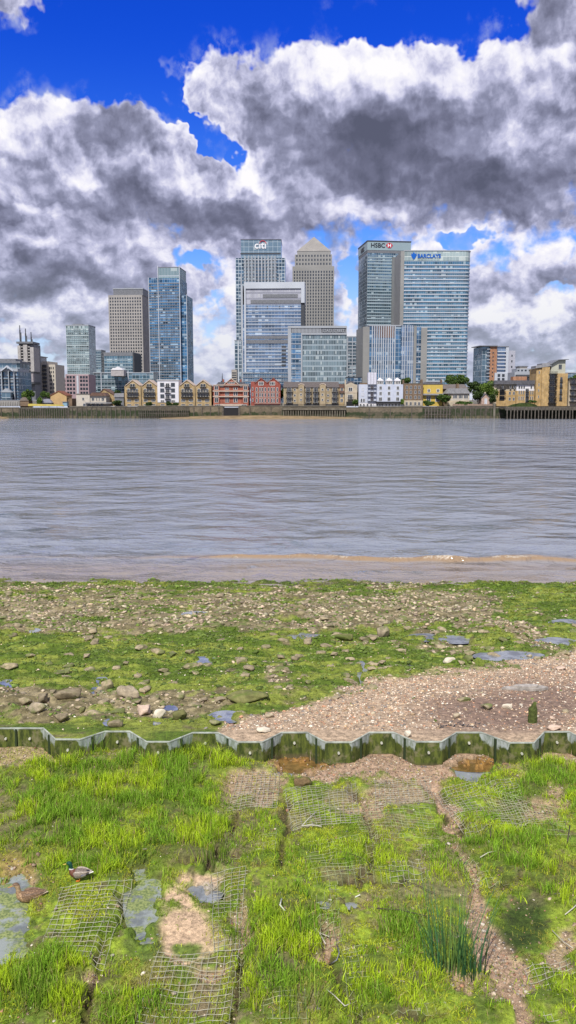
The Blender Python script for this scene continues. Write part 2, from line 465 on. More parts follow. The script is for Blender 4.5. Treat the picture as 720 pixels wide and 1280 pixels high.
# ------------------------------------------------------------------ tower materials
M_pale = plain('pale_panel', (0.320, 0.344, 0.376), 0.5, var=0.10, scale=0.05)
M_band = plain('pale_green_spandrel', (0.264, 0.336, 0.368), 0.4, var=0.15, scale=0.06)
M_white = plain('white_panel', (0.448, 0.480, 0.528), 0.45, var=0.08, scale=0.05)
M_stone = plain('beige_stone_cladding', (0.336, 0.312, 0.280), 0.7, var=0.12, scale=0.08)
M_stone2 = plain('light_stone_cladding', (0.320, 0.304, 0.288), 0.7, var=0.12, scale=0.08)
M_steel = plain('dull_steel_cladding', (0.288, 0.288, 0.272), 0.45, 0.3, var=0.12, scale=0.05)
M_core = plain('grey_core_cladding', (0.17, 0.18, 0.18), 0.5, 0.2, var=0.15, scale=0.06)
M_dark = plain('dark_grey_metal', (0.056, 0.060, 0.068), 0.5, var=0.2)
M_grey = plain('mid_grey_metal', (0.160, 0.168, 0.184), 0.5, var=0.2)
M_brownp = plain('brown_fin', (0.160, 0.104, 0.088), 0.6)
M_wpane = plain('dark_window_glass', (0.028, 0.036, 0.048), 0.12, var=0.4, scale=0.3, spec=0.8)
M_blue_sign = plain('blue_sign', (0.008, 0.104, 0.440), 0.4, var=0.0)
M_white_sign = plain('white_sign', (0.680, 0.680, 0.704), 0.4, var=0.0)
M_black_sign = plain('black_sign', (0.024, 0.024, 0.032), 0.4, var=0.0)
M_red_sign = plain('red_sign', (0.440, 0.016, 0.040), 0.4, var=0.0)
G_teal = glass('teal_curtain_glass', (0.148, 0.257, 0.312), 2.6, 4.2, 0.75, var=0.5, seed=3)
G_blue = glass('blue_curtain_glass', (0.148, 0.289, 0.437), 2.8, 3.6, 0.8, var=0.35, seed=9, dark=0.4)
G_navy = glass('deep_blue_curtain_glass', (0.078, 0.156, 0.250), 2.2, 3.6, 0.6, var=0.3, seed=17)
G_sky = glass('pale_blue_curtain_glass', (0.218, 0.328, 0.484), 3.0, 4.0, 0.65, var=0.25, seed=23)
G_green = glass('green_grey_glass', (0.211, 0.289, 0.296), 1.9, 3.2, 0.45, var=0.7, line=0.12, linec=(0.5, 0.56, 0.56), seed=31)
G_slate = glass('slate_glass', (0.140, 0.218, 0.273), 2.6, 4.0, 0.6, var=0.35, seed=37)
G_citi = glass('grid_glass', (0.109, 0.179, 0.242), 3.6, 4.3, 0.6, var=0.4, line=0.13, linec=(0.42, 0.48, 0.52), seed=41)

def bands(b, u0, u1, v0, v1, n, mat, th=0.4, proud=0.5, y1=None, name='floor_band', left=False, right=False, x0=None, x1=None):
    """one slim spandrel per storey, standing proud of the glass"""
    z1, z0 = b.Z(v0), b.Z(v1); step = (z1 - z0) / n
    xa = b.X(u0) if x0 is None else x0; xb = b.X(u1) if x1 is None else x1
    mb = MB()
    mb.box(xa - (proud if left else 0), xb + (proud if right else 0), -proud, (y1 or b.d) if (left or right) else 0.05, 0, step * th)
    me = mb.mesh(name, mat)
    for k in range(n): link(name, me, b.root, (0, 0, z0 + step * k))
def fins(b, u0, u1, v0, v1, n, mat, w=0.5, proud=0.7, name='fin', cap=100):
    xa, xb = b.X(u0), b.X(u1); z1, z0 = b.Z(v0), b.Z(v1)
    me = MB().box(-w / 2, w / 2, -proud, 0.05, 0, z1 - z0).mesh(name, mat)
    for k in range(n): link(name, me, b.root, (xa + (xb - xa) * (k + 0.5) / n, 0, z0))

# ---- tower with the red and white hexagon sign
t = Bld('office_tower', 'tall pale glass tower with black lettering and a red and white hexagon at its top', 'tower', 457.5, 510, 1040, 300.5, 52, 7)
t.box('glass_wall', G_teal, 0, t.w, 0, t.Z(316))
t.box('crown', plain('pale_teal_panel', (0.256, 0.336, 0.368), 0.35, var=0.06, scale=0.03), -0.4, t.w + .4, t.Z(312.5), t.h - 1.2, -0.5, t.d + .5)
t.box('roof_edge', M_dark, -0.8, t.w + .8, t.h - 1.2, t.h, -0.9, t.d + .9)
t.box('louvre_band', M_grey, -0.2, t.w + .2, t.Z(316), t.Z(312.5), -.2, t.d + .2)
bands(t, 458, 487.5, 318.5, 478, 42, M_band, 0.42, 0.35, left=True)
t.pbox('stair_core', M_core, 487.5, 493, 321, 480, -1.6, 0)
t.pbox('dark_recess', G_navy, 493, 497.5, 321, 480, -0.4, 0)
sign(t.root, 'HSBC', t.X(461.5), t.X(478.6), t.Z(309.2), t.Z(303.6), -0.8, M_black_sign, 0.012)
def hexa(t, u0, u1, v0, v1):
    x0, x1, z0, z1 = t.X(u0), t.X(u1), t.Z(v1), t.Z(v0); zc = (z0 + z1) / 2; q = (x1 - x0) * 0.26; y = -0.9
    mb = MB(); mb.pxz([(x0 + q, z0), (x1 - q, z0), (x1 - q, z1), (x0 + q, z1)], y, -0.4, 1)
    mb.pxz([(x0, zc), (x0 + q, z0), (x0 + q, z1)], y, -0.4, 0); mb.pxz([(x1, zc), (x1 - q, z1), (x1 - q, z0)], y, -0.4, 0)
    xc = (x0 + x1) / 2
    mb.pxz([(x0 + q, z1), (xc, zc), (x1 - q, z1)], y - .1, y - .004, 0); mb.pxz([(x0 + q, z0), (x1 - q, z0), (xc, zc)], y - .1, y - .004, 0)
    return t.put('hexagon_emblem', mb, [M_red_sign, M_white_sign])
hexa(t, 479.8, 488.2, 303.2, 309.4)
m_ = sign(t.root, 'HSBC', 0, 20, t.Z(311), t.Z(305), 0, M_black_sign, 0.012); m_.rotation_euler = (0, 0, R(-90)); m_.location = (-0.6, 36, 0)

# ---- tower with the blue lettering
t = Bld('office_tower', 'broad glass tower with blue lettering and an eagle emblem, white band on every floor', 'tower', 502.5, 584.5, 880, 312.8, 46, 0.5)
def rounded(w, d, r, k=6):
    pts = [(0, 0)]
    for i in range(k + 1):
        a = -math.pi / 2 + math.pi / 2 * i / k; pts.append((w - r + r * math.cos(a), r + r * math.sin(a)))
    return pts + [(w, d), (0, d)]
t.put('glass_wall', MB().pxy(rounded(t.w, t.d, 6), 0, t.Z(326)), glass('barred_teal_glass', (0.117, 0.265, 0.367), 2.2, 4.0, 0.6, var=0.3, seed=53))
t.put('crown', MB().pxy([(x + (.3 if x > 1 else 0), y - (.3 if y < 1 else 0)) for x, y in rounded(t.w, t.d, 6)], t.Z(326), t.h - 0.8), glass('crown_glass', (0.328, 0.406, 0.390), 3.2, 8.5, 0.3, 0.2, var=0.12, dark=0.8, line=0.05, linec=(0.55, 0.6, 0.58), seed=5))
t.put('roof_edge', MB().pxy([(x + (.8 if x > 1 else -.5), y - (.8 if y < 1 else 0)) for x, y in rounded(t.w, t.d, 6)], t.h - 0.8, t.h), M_pale)
z1, z0 = t.Z(327), t.Z(477); n = 33; st = (z1 - z0) / n
me = MB().pxy([(x + (.6 if x > 1 else 0), y - (.6 if y < 1 else 0)) for x, y in rounded(t.w, t.d, 6)], 0, st * 0.27).mesh('floor_band', M_white)
for k in range(n): link('floor_band', me, t.root, (0, 0, z0 + st * k))
t.box('side_wall', M_steel, t.X(498.2), 0, 0, t.Z(314), -1.2, t.d)
sign(t.root, 'BARCLAYS', t.X(518.8), t.X(547.3), t.Z(322.6), t.Z(317.4), -0.7, M_blue_sign, 0.03)
mb = MB(); x, z = t.X(514.3), t.Z(320); r = 3.0
mb.pxz([(x, z - 1.25 * r), (x + .55 * r, z - .55 * r), (x + .95 * r, z + .2 * r), (x + .8 * r, z + .85 * r), (x + .35 * r, z + .6 * r), (x + .12 * r, z + 1.1 * r), (x - .3 * r, z + 1.1 * r), (x - .35 * r, z + .6 * r), (x - .8 * r, z + .85 * r), (x - .95 * r, z + .2 * r), (x - .55 * r, z - .55 * r)], -0.7, -0.35)
t.put('eagle_emblem', mb, M_blue_sign)

# ---- lower block with upright fins in front of the two
t = Bld('office_block', 'lower office block of upright white and brown fins before two big right towers', 'office block', 461, 532.5, 740, 406, 34, 5)
a = t.X(500); c = t.X(515); e = t.X(519); g_ = t.X(525)
t.box('glass_wall', G_blue, 0, a, 0, t.Z(407.5))
t.box('roof_edge', M_pale, -.5, a, t.Z(407.5), t.h, -.6)
t.box('side_wall', M_steel, t.X(453), 0, 0, t.Z(408.5), -.3, t.d)
t.box('corner_glass_wall', G_sky, a, c, 0, t.Z(406.5), -2.5)
t.box('stone_pier', M_steel, c, e, 0, t.Z(407), -1.8)
t.box('recessed_glass', G_blue, e, g_, 0, t.Z(408.5), -0.5)
t.box('end_wall', M_steel, g_, t.w, 0, t.Z(409), -1)
fins(t, 463, 494, 407.5, 478, 11, M_white, 0.7, 1.0)
fins(t, 466, 492, 408, 422, 10, M_brownp, 1.1, 0.8, 'brown_fin')
me = MB().box(-.25, .25, -3.1, -2.5, 0, t.Z(406.5)).mesh('fin', M_white)
for k in range(5): link('fin', me, t.root, (a + (c - a) * (k + .5) / 5, 0, 0))
for k in range(10): link('floor_band', MB().box(e, g_, -.9, -.4, 0, .8).mesh('floor_band', M_pale), t.root, (0, 0, 4 + k * 5.0))

# ---- tower with the white lettering and red arc
t = Bld('office_tower', 'tall gridded glass tower with white lettering under a red arc near its top', 'tower', 295.5, 356.5, 1100, 299, 45, -1)
xa, xb = t.X(301, 320), t.X(351.5, 320)
t.box('glass_wall', G_citi, 0, t.w, 0, t.Z(322.5))
t.box('crown', glass('crown_grid_glass', (0.195, 0.289, 0.351), 6.0, 6.0, 0.5, 0.15, var=0.15, dark=0.75, line=0.06, linec=(0.35, 0.42, 0.47), seed=8), xa, xb, t.Z(322.5), t.h - .8, 1.5, t.d - 1.5)
t.box('roof_edge', M_dark, xa - .3, xb + .3, t.h - .8, t.h, 1.2, t.d - 1.2)
fins(t, 305.5, 346, 320, 353, 10, M_pale, 1.6, 1.4, 'pilaster')
for u in (302.5, 349.5): t.pbox('corner_pier', M_pale, u - .8, u + .8, 342, 476, -1.2, 0)
bands(t, 305, 347, 322, 476, 38, M_grey, .3, .5)
t.pbox('louvre_band', M_dark, 301.5, 351, 316, 317.6, 1.0, 2)
sign(t.root, 'citi', t.X(319), t.X(333.2), t.Z(310.8), t.Z(302.2), 0.9, M_white_sign, 0.02)
mb = MB(); xc, zc = t.X(329), t.Z(306.5)
pts = []
for i in range(11): an = math.pi * (0.12 + 0.76 * i / 10); pts.append((xc + 4.6 * math.cos(an), 0.8, zc + 5.4 * math.sin(an)))
mb.tube(pts, 0.5, 6); t.put('red_arc', mb, M_red_sign)

# ---- pyramid topped tower
t = Bld('pyramid_tower', 'beige stone tower with a pyramid roof, tallest shape in the middle of the skyline', 'tower', 365.5, 416.8, 1118, 333, 50, -2)
M_ocs = plain('pale_steel_and_stone', (0.265, 0.262, 0.25), 0.5, 0.1, var=0.10, scale=0.05)
t.box('wall', M_ocs, 0, t.w, 0, t.Z(333))
x0, x1 = t.X(368.5, 320), t.X(415, 320); t.box('upper_wall', M_ocs, x0, x1, t.Z(333), t.Z(318), 1.5, t.d - 1.5)
x2, x3 = t.X(371.5, 315), t.X(413.2, 315); t.box('top_wall', M_ocs, x2, x3, t.Z(318), t.Z(313.5), 3, t.d - 3)
z0, z1 = t.Z(313.5), t.Z(293.5); xm = (x2 + x3) / 2; mb = MB()
P4 = [(x2 - .4, 2.6, z0), (x3 + .4, 2.6, z0), (x3 + .4, t.d - 2.6, z0), (x2 - .4, t.d - 2.6, z0)]; ap = (xm, t.d / 2, z1 + 2)
for k in range(4): mb.poly([P4[k], P4[(k + 1) % 4], ap])
mb.poly(P4[::-1]); t.put('pyramid_roof', mb, plain('steel_pyramid', (0.29, 0.275, 0.25), 0.5, 0.3, var=0.12, scale=0.1))
sp = []
nz = 42
for k in range(nz):
    z = 6 + k * (t.Z(336) - 6) / nz
    for j in range(15): sp.append((t.w * (j + .75) / 15.5, z, 0))
t.grid(sorted(sp, key=lambda q: -q[1]), 1.65, 2.5, M_wpane)
mb = MB()
for k in range(3):
    for j in range(12): xx = x0 + (x1 - x0) * (j + .7) / 12.4; mb.box(xx - .8, xx + .8, 1.4, 1.6, t.Z(331) + k * 5, t.Z(331) + k * 5 + 2.5)
o = t.put('window', mb, M_wpane); o['kind'] = 'stuff'

# ---- white framed block in front
t = Bld('office_block', 'light blue glass block in a white frame with grey louvred top storeys', 'office block', 303, 380.5, 800, 353, 32, -3)
t.box('glass_wall', G_sky, 0.8, t.X(376), 0, t.Z(381))
t.pbox('louvred_top', glass('louvre_panel', (0.36, 0.37, 0.42), 1.1, 5.2, 0.1, 0.5, var=0.1, dark=0.85, line=0.25, linec=(0.24, 0.25, 0.3), seed=2), 308, 376, 361, 381, 0.0)
t.pbox('dark_louvre', M_grey, 329, 372, 368, 372.5, -.3, 0.1); t.pbox('dark_louvre', M_grey, 314, 376, 375, 379.5, -.3, 0.1)
t.pbox('roof_frame', M_white, 306, 380.5, 353, 361, -1.2); t.pbox('side_frame', M_white, 376.2, 380.5, 361, 379, -1.2)
t.pbox('side_frame', M_white, 306, 308, 361, 478, -1.2, 0); t.pbox('side_frame', M_white, 303, 304, 356, 478, -.5)
t.pbox('dark_corner', M_dark, 376.2, 380, 379, 478, 0.2)
bands(t, 308, 376, 381, 419, 9, M_white, .18, .5)
t.pbox('louvre_band', M_grey, 308, 376, 420, 423.5, -.4, 0.1); t.pbox('louvre_band', M_grey, 308, 376, 425, 429.5, -.4, 0.1)
bands(t, 308, 376, 431.5, 461, 7, M_white, .22, .5)
t.pbox('lower_front', G_navy, 304, 360, 465, 480, -3, 0); 
for u in (320, 334, 349, 363): t.pbox('dark_opening', M_dark, u, u + 1.2, 383, 386, -.4, 0.1)
for k in range(6): t.pbox('dark_opening', M_dark, 352, 357.5, 432.5 + k * 4.6, 435 + k * 4.6, -.55, 0.1)
for v in (466, 471, 476): t.pbox('floor_band', M_pale, 303.5, 360.5, v, v + .9, -3.4, -2.9)

# ---- glass block with white lettering
t = Bld('office_block', 'low wide glass block with small white lettering on its dark top band', 'office block', 360, 433, 700, 407.5, 30, -1)
t.box('glass_wall', glass('mullioned_grey_glass', (0.187, 0.257, 0.281), 1.3, 4.2, 0.5, var=0.45, line=0.2, linec=(0.27, 0.33, 0.37), seed=61), 0.5, t.w, 0, t.Z(418.5))
t.pbox('roof_edge', M_pale, 360, 433, 407.5, 410.2, -1.0); t.pbox('louvre_band', M_grey, 364, 432.5, 410.2, 416.4, -.3, t.d)
t.pbox('side_pier', M_pale, 360, 364, 410.2, 480, -.8, t.d); t.pbox('pier', M_pale, 376, 377.6, 416.4, 480, -.8, 0)
t.pbox('side_frame', M_pale, 432, 433, 410.2, 417, -.8, t.d)
t.pbox('cornice', M_pale, 377.6, 433, 416.4, 418.5, -.8, t.d)
t.pbox('blue_glass_bay', G_blue, 364, 376, 416.4, 480, -.4, 0.4)
for k in range(9): t.pbox('floor_band', M_pale, 364, 376, 423 + k * 6.3, 423.9 + k * 6.3, -.8, -.4)
me = MB().box(-.3, .3, -.7, -.3, t.Z(416.2), t.Z(410.4)).mesh('louvre_fin', M_pale)
for k in range(21): link('louvre_fin', me, t.root, (t.X(366 + k * 1.7), 0, 0))
sign(t.root, 'STATE STREET', t.X(403), t.X(430), t.Z(415.2), t.Z(411.5), -0.75, M_pale, 0.02)

# ---- slim block right of it, and low dark one
t = Bld('office_block', 'narrow grey and blue glass block in the gap left of the two big right towers', 'office block', 433.5, 446.5, 860, 420, 24, 2)
t.box('glass_wall', G_slate, 0, t.w, 0, t.h - 1); t.box('roof_edge', M_pale, -.3, t.w + .3, t.h - 1, t.h, -.3)
for u in (434.2, 440, 445.5): t.pbox('pier', M_pale, u - .5, u + .5, 422, 480, -.6, 0)
bands(t, 434, 446, 424, 478, 13, M_pale, .25, .35)
t = Bld('annexe', 'low dark teal glass annexe behind the narrow cream house', 'building', 434, 452, 560, 471, 18)
t.box('glass_wall', G_navy, 0, t.w, 0, t.h - .5); t.box('roof', M_dark, -.3, t.w + .3, t.h - .5, t.h, -.3)

# ---- stepped blue tower
t = Bld('blue_tower', 'stepped blue glass tower with white corner lines, left of the middle gap', 'tower', 188.5, 234, 930, 334.5, 36, -5)
xa, xb = t.X(200.5), t.X(227.0)
G_pp = glass('blue_banded_glass', (0.094, 0.257, 0.429), 2.6, 3.3, 0.7, var=0.5, seed=71, dark=0.35)
t.box('left_wing_wall', G_pp, 0, xa, 0, t.Z(347.5)); t.box('glass_wall', G_pp, xa, xb, 0, t.Z(348.5), -2)
t.box('crown', glass('crown_teal', (0.250, 0.351, 0.367), 3.2, 12, 0.4, 0.2, var=0.1, dark=0.8, line=0.07, seed=4), xa, xb, t.Z(348.5), t.h - .6, -2, t.d - 4)
t.box('right_wing_wall', G_pp, xb, t.w, 0, t.Z(369), 2)
t.box('roof_edge', M_grey, xa - .2, xb + .2, t.h - .6, t.h, -2.2, t.d - 3.8)
t.box('corner_line', M_white, xa - .3, xa + .4, 0, t.h + 1.5, -2.7, -1.9); t.box('corner_line', M_white, xb - .4, xb + .3, 0, t.h + 1.5, -2.7, -1.9)
t.box('corner_line', M_white, -.5, 0, 0, t.Z(347) , -.4, 1); t.box('corner_line', M_white, t.w, t.w + .5, 0, t.Z(368), 1.4, 3)
bands(t, 201, 227, 352, 476, 37, M_grey, .3, 2.25, x0=xa + .5, x1=xb - .5); bands(t, 189, 200, 352, 476, 37, M_grey, .3, .25, name='wing_floor_band', x0=.1, x1=xa - .4)
bands(t, 227.5, 233.5, 372, 476, 31, M_grey, .3, -1.7, name='wing_floor_band', x0=xb + .4, x1=t.w - .1) if False else None

# ---- punched window tower
t = Bld('office_tower', 'pale stone tower with small square windows and a dark penthouse, left of the blue tower', 'tower', 138.2, 180, 1020, 369, 36, -4)
t.box('wall', M_stone2, 0, t.w, 0, t.h); t.box('penthouse', M_grey, t.X(141, 365), t.X(178, 365), t.h, t.Z(361.5), 2, t.d - 3)
t.box('penthouse_roof', M_pale, t.X(141, 365) - .4, t.X(178, 365) + .4, t.Z(361.5), t.Z(360.3), 1.6, t.d - 2.6); t.pbox('plant_room', M_grey, 156, 167, 358.8, 360.3, 8, 20)
sp = []
for k in range(27):
    z = t.Z(474) + (t.Z(373) - t.Z(474)) * k / 26
    for j in range(13): sp.append((t.w * (j + .8) / 13.6, z, 0))
t.grid(sorted(sp, key=lambda q: -q[1]), 1.6, 2.0, M_wpane)

# ---- teal box and low glass blocks
t = Bld('office_block', 'square teal glass block with a dark roof, low in front of the pale stone tower', 'office block', 131, 166.5, 840, 440.5, 26, -6)
t.box('glass_wall', G_teal, 0, t.w, 0, t.Z(445)); t.box('roof', M_grey, -.3, t.w + .3, t.Z(445), t.h, -.3)
t.box('side_wall', M_dark, t.w, t.w + 1.5, 0, t.Z(442), 0, t.d - .5)
bands(t, 131, 166, 447, 478, 8, M_band, .25, .3)
t = Bld('office_block', 'long low blue glass block between the green glass tower and the blue tower', 'office block', 117, 192, 640, 465.5, 24, 0)
t.box('glass_wall', G_sky if False else G_teal, 0, t.w, 0, t.h - .6); t.box('roof', M_pale, -.2, t.w + .2, t.h - .6, t.h, -.3)
t.pbox('corner_line', M_white, 160, 161, 463, 492, -.5, 0); t.pbox('corner_line', M_white, 126.5, 127.2, 466, 492, -.5, 0)
bands(t, 118, 191, 470, 490, 5, M_band, .2, .3)
t = Bld('pavilion', 'grey pavilion with a white tented top on the roofs left of the pale stone tower', 'pavilion', 138, 156, 630, 462, 12)
t.pbox('wall', plain('taupe_panel', (0.36, 0.34, 0.34)), 139, 155, 462.3, 470, 0)
mb = MB(); xs = [t.X(u) for u in (139, 142, 144, 147.5, 150, 152, 154)]; zs = [t.Z(v) for v in (462.5, 459.8, 460.3, 458.2, 460.3, 459.8, 462.5)]
mb.pxz([(x, z) for x, z in zip(xs, zs)][::-1] , -.3, 8); t.put('tented_roof', mb, M_white_sign)

# ---- green glass residential tower and blue neighbour
t = Bld('apartment_tower', 'slim pale green glass apartment tower standing alone at left', 'tower', 84.5, 112.5, 880, 406, 24, -4)
t.box('glass_wall', G_green, 0, t.w, 0, t.h - 1); t.box('roof_edge', M_pale, -.3, t.w + .3, t.h - 1, t.h, -.3)
t.pbox('plant_room', M_grey, 91, 103, 404.3, 406, 5, 15)
bands(t, 84.8, 112.2, 411, 478, 28, M_band, .3, .3)
t = Bld('office_block', 'small blue glass tower right behind the slim green one', 'office block', 114.5, 127.5, 960, 437, 20, -2)
t.box('glass_wall', G_slate, 0, t.w, 0, t.h - 1); t.box('roof_edge', M_pale, -.3, t.w + .3, t.h - 1, t.h, -.3); bands(t, 115, 127, 440, 478, 12, M_band, .3, .3)
t = Bld('office_block', 'small brown block squeezed between the pale stone tower and the blue tower', 'office block', 181, 189, 1100, 448, 20)
t.box('wall', M_stone, 0, t.w, 0, t.h - 1); t.box('roof', M_grey, -.3, t.w + .3, t.h - 1, t.h, -.3); bands(t, 181.5, 188.5, 451, 478, 9, M_wpane, .4, .1, name='window_band')
t = Bld('apartment_block', 'narrow beige balconied block at the foot of the gridded tower', 'building', 289.5, 296, 900, 462, 18)
t.box('wall', M_stone, 0, t.w, 0, t.h); bands(t, 290, 295.5, 464, 478, 5, M_wpane, .5, .15, name='window_band')
t = Bld('slim_block', 'thin leaning glass fin building at the left edge of the gridded tower', 'building', 293.5, 302.5, 1000, 425, 18)
t.box('glass_wall', G_citi, 0, t.w, 0, t.h - .8); t.box('roof', M_pale, -.2, t.w + .2, t.h - .8, t.h, -.2); t.pbox('corner_line', M_white, 298, 299, 426, 478, -.6, 0)

# ---- pinkish grid block
t = Bld('office_block', 'pinkish brown office block with a square grid of dark windows, below the green tower', 'office block', 82, 111, 600, 467.8, 22, 0)
M_pink = plain('pink_stone', (0.336, 0.248, 0.264), 0.7, var=0.1)
t.box('wall', M_pink, 0, t.w, 0, t.h); t.pbox('lower_wing_wall', M_pink, 70.5, 82, 472, 500, 0)
t.pbox('stair_glass', M_white, 96, 98.4, 469.5, 492, -.4, 0)
sp = []
for v in (471.5, 476, 481, 486, 491):
    for u in (85, 88.5, 92.5, 101.5, 105, 108.5): sp.append((t.X(u), t.Z(v), 0))
    if v > 473:
        for u in (73, 77, 80.5): sp.append((t.X(u), t.Z(v), 0))
t.grid(sp, 1.5, 1.7, M_wpane)

# ---- beige stepped apartments
t = Bld('apartment_block', 'cream apartment block with a curved stepped top and dark balconies, far left', 'apartment block', 44, 68, 560, 452, 20, -4)
M_cream = plain('cream_render', (0.464, 0.424, 0.360), 0.8, var=0.1)
t.pbox('left_wall', M_cream, 44, 53, 453, 500, 0); t.pbox('wall', M_cream, 53, 60, 451.5, 500, 1); t.pbox('right_wall', M_cream, 60, 68.5, 455.5, 500, 2)
t.pbox('penthouse', M_pale, 44, 50, 446, 453, 3, 14); t.pbox('roof_canopy', M_grey, 43.5, 51, 445, 446, 2, 15)
for k in range(7): t.pbox('balcony', M_dark, 54, 58.5, 456 + k * 5, 458.8 + k * 5, -.6, 1.1)
sp = []
for k in range(8):
    for u in (46, 48.3, 50.8): sp.append((t.X(u), t.Z(457 + k * 5), 0))
t.grid(sp, 0.7, 1.2, M_wpane)
sp = []
for k in range(7):
    for u in (61.5, 63.3, 66): sp.append((t.X(u), t.Z(460 + k * 5), 0))
t.grid(sp, 0.6, 1.5, M_wpane, y=2)

# ---- three masted tower
t = Bld('masted_tower', 'striped grey tower on dark stilts carrying three tall thin masts, far left', 'tower', 23.5, 43.5, 540, 427, 16, 0)
M_gp = plain('grey_concrete', (0.36, 0.345, 0.33), 0.8)
t.pbox('core', M_grey, 24.5, 43, 430, 500, 1.5)
for u0, u1, vt in ((24, 27.6, 432), (31, 36, 431), (39.5, 43.8, 434)): t.pbox('stair_tower', M_gp, u0, u1, vt, 466, -.6, 12)
for u0, u1 in ((24.3, 29.5), (31, 35.8), (37.2, 42.8)): t.pbox('rounded_tank', plain('tank_grey', (0.288, 0.264, 0.272), 0.6), u0, u1, 466, 477.5, -1.6, 4)
t.pbox('roof', M_grey, 23, 43.5, 427, 429.5, -1, 14); t.pbox('platform', M_dark, 23.5, 44, 477.5, 480, -2, 12); t.pbox('platform', M_dark, 23.5, 44, 464.5, 466, -2, 12)
for u, v in ((25, 406), (32, 410), (38.8, 414.5)):
    mb = MB(); mb.cyl(t.X(u), 4, t.Z(427), t.Z(v + 6), .42, 8); mb.cyl(t.X(u), 4, t.Z(v + 6), t.Z(v), .28, 8); t.put('mast', mb, M_dark)
    mb = MB(); x = t.X(u + 1.4); mb.cyl(x, 4, t.Z(427), t.Z(v + 9), .25, 6); t.put('stay', mb, M_grey)
for k in range(9):
    for u in (29.3, 37.8): t.pbox('balcony', M_gp, u - 1.3, u + 1.3, 433 + k * 3.6, 434.2 + k * 3.6, -.2, 1.6)

# ---- dark blue glass building, left edge
t = Bld('office_block', 'dark blue glass building with a grey pointed porch at the left edge', 'office block', -14, 23.2, 470, 455, 24, 0)
t.pbox('glass_wall', G_navy, -14, 23, 464, 500, 0); t.pbox('roof_slab', M_pale, -14, 23.4, 461, 464.3, -1, 20); t.pbox('upper_storey', G_slate, -14, 23, 453.5, 461, 4, 22); t.pbox('upper_roof', M_grey, -14, 24, 451, 453.5, 3, 23); t.pbox('plant_room', M_grey, -8, 15, 447.5, 451, 8, 20)
mb = MB(); X = t.X; Z = t.Z
mb.pxz([(X(3.5), Z(464.6)), (X(3.5), Z(463.2)), (X(11), Z(457)), (X(18.5), Z(463.2)), (X(18.5), Z(464.6)), (X(11), Z(459.2))][::-1], -2.5, 0); t.put('gable_frame', mb, M_white)
for u in (3.3, 18.8, 12): t.pbox('column', M_pale, u - .5, u + .5, 464.5, 500, -1.5, -.4)
mb = MB(); mb.pxz([(X(5), Z(490.5)), (X(17.5), Z(490.5)), (X(11), Z(485.5))], -6, -1); t.put('porch_roof', mb, M_pale); t.pbox('porch', G_slate, 6, 16.5, 490.5, 500, -5.6, -1)
bands(t, -14, 23, 467, 498, 8, M_dark, .2, .2)

# ---- tower with the orange stripe
t = Bld('apartment_tower', 'blue and white apartment tower with a broad orange stripe, at right', 'apartment tower', 601.5, 634, 640, 432, 20, 6)
M_or = brick('orange_brick', (0.416, 0.176, 0.080))
t.pbox('left_wall', G_slate, 601.5, 611, 433.5, 480, 0); t.pbox('orange_wall', M_or, 611, 619.5, 433, 480, -1); t.pbox('front_wall', G_sky, 619.5, 631, 433.5, 480, .4); t.pbox('side_wall', M_white, 631, 634.5, 434, 480, -.4)
t.pbox('side_wing', plain('lilac_grey_render', (0.360, 0.368, 0.424), 0.7, var=.06), 634.5, 643.8, 437.8, 490, 1.5, 16)
t.pbox('roof_canopy', M_grey, 597.5, 619.5, 432, 433, -2.5, 18); t.pbox('roof', M_grey, 619.5, 634.5, 432.6, 433.6, -.6, 18)
t.pbox('lower_wall', M_white, 617, 634, 466, 485, -2)
for k in range(10):
    t.pbox('balcony', M_pale, 607, 611, 436 + k * 4.3, 437 + k * 4.3, -1.4, 0); 
    if k < 7: t.pbox('balcony', M_white, 620, 630.5, 438.5 + k * 4.4, 440 + k * 4.4, -1.5, .5)
for k in range(7): t.pbox('window', M_wpane, 614, 615.4, 440 + k * 4.9, 442 + k * 4.9, -1.12, -.9)
for v in (443, 450, 457): t.pbox('window', M_wpane, 639, 640.5, v, v + 2.4, 1.35, 1.6)
for u in (620.5, 626): t.pbox('window', M_wpane, u, u + 3.2, 467.5, 471, -2.15, -1.9)
for u in (620.5, 626): t.pbox('window', M_wpane, u, u + 3.2, 472.5, 476, -2.15, -1.9)

# ---- pale stepped flats and a low block at the right
t = Bld('apartment_block', 'stepped pale grey flats beyond the yellow brick buildings at right', 'apartment block', 643, 684, 560, 457, 18, 0)
t.pbox('wall', M_pale, 643, 684, 465, 500, 0); t.pbox('upper_wall', M_pale, 646, 672, 460.5, 465, 1, 14); t.pbox('penthouse', M_stone, 650, 659.5, 458.3, 460.5, 2, 12); t.pbox('roof', M_grey, 649, 660.5, 457.3, 458.3, 1.5, 12.5)
for u in (648, 652.5, 657, 662, 667, 676, 681): t.pbox('window', M_wpane, u - 1.2, u + 1.2, 462 if u < 670 else 467, 464 if u < 670 else 469.5, .88 if u < 670 else -.12, 1.1 if u < 670 else .1)
t.pbox('brick_wing', M_or, 638, 655, 471, 485, -6, 0); t.pbox('dark_roof_terrace', M_dark, 644, 676, 468.5, 471, -3, 0)
t = Bld('office_block', 'low blue grey glass block behind the far right balconies', 'office block', 704, 735, 600, 465, 20)
t.box('glass_wall', G_slate, 0, t.w, 0, t.h - .8); t.box('roof', M_pale, -.3, t.w + .3, t.h - .8, t.h, -.4)
t = Bld('domed_hall', 'grey hall with a shallow domed roof and small spire behind the red brick buildings', 'hall', 262, 292, 520, 488, 16)
t.pbox('wall', M_stone, 262, 292, 489, 500, 0)
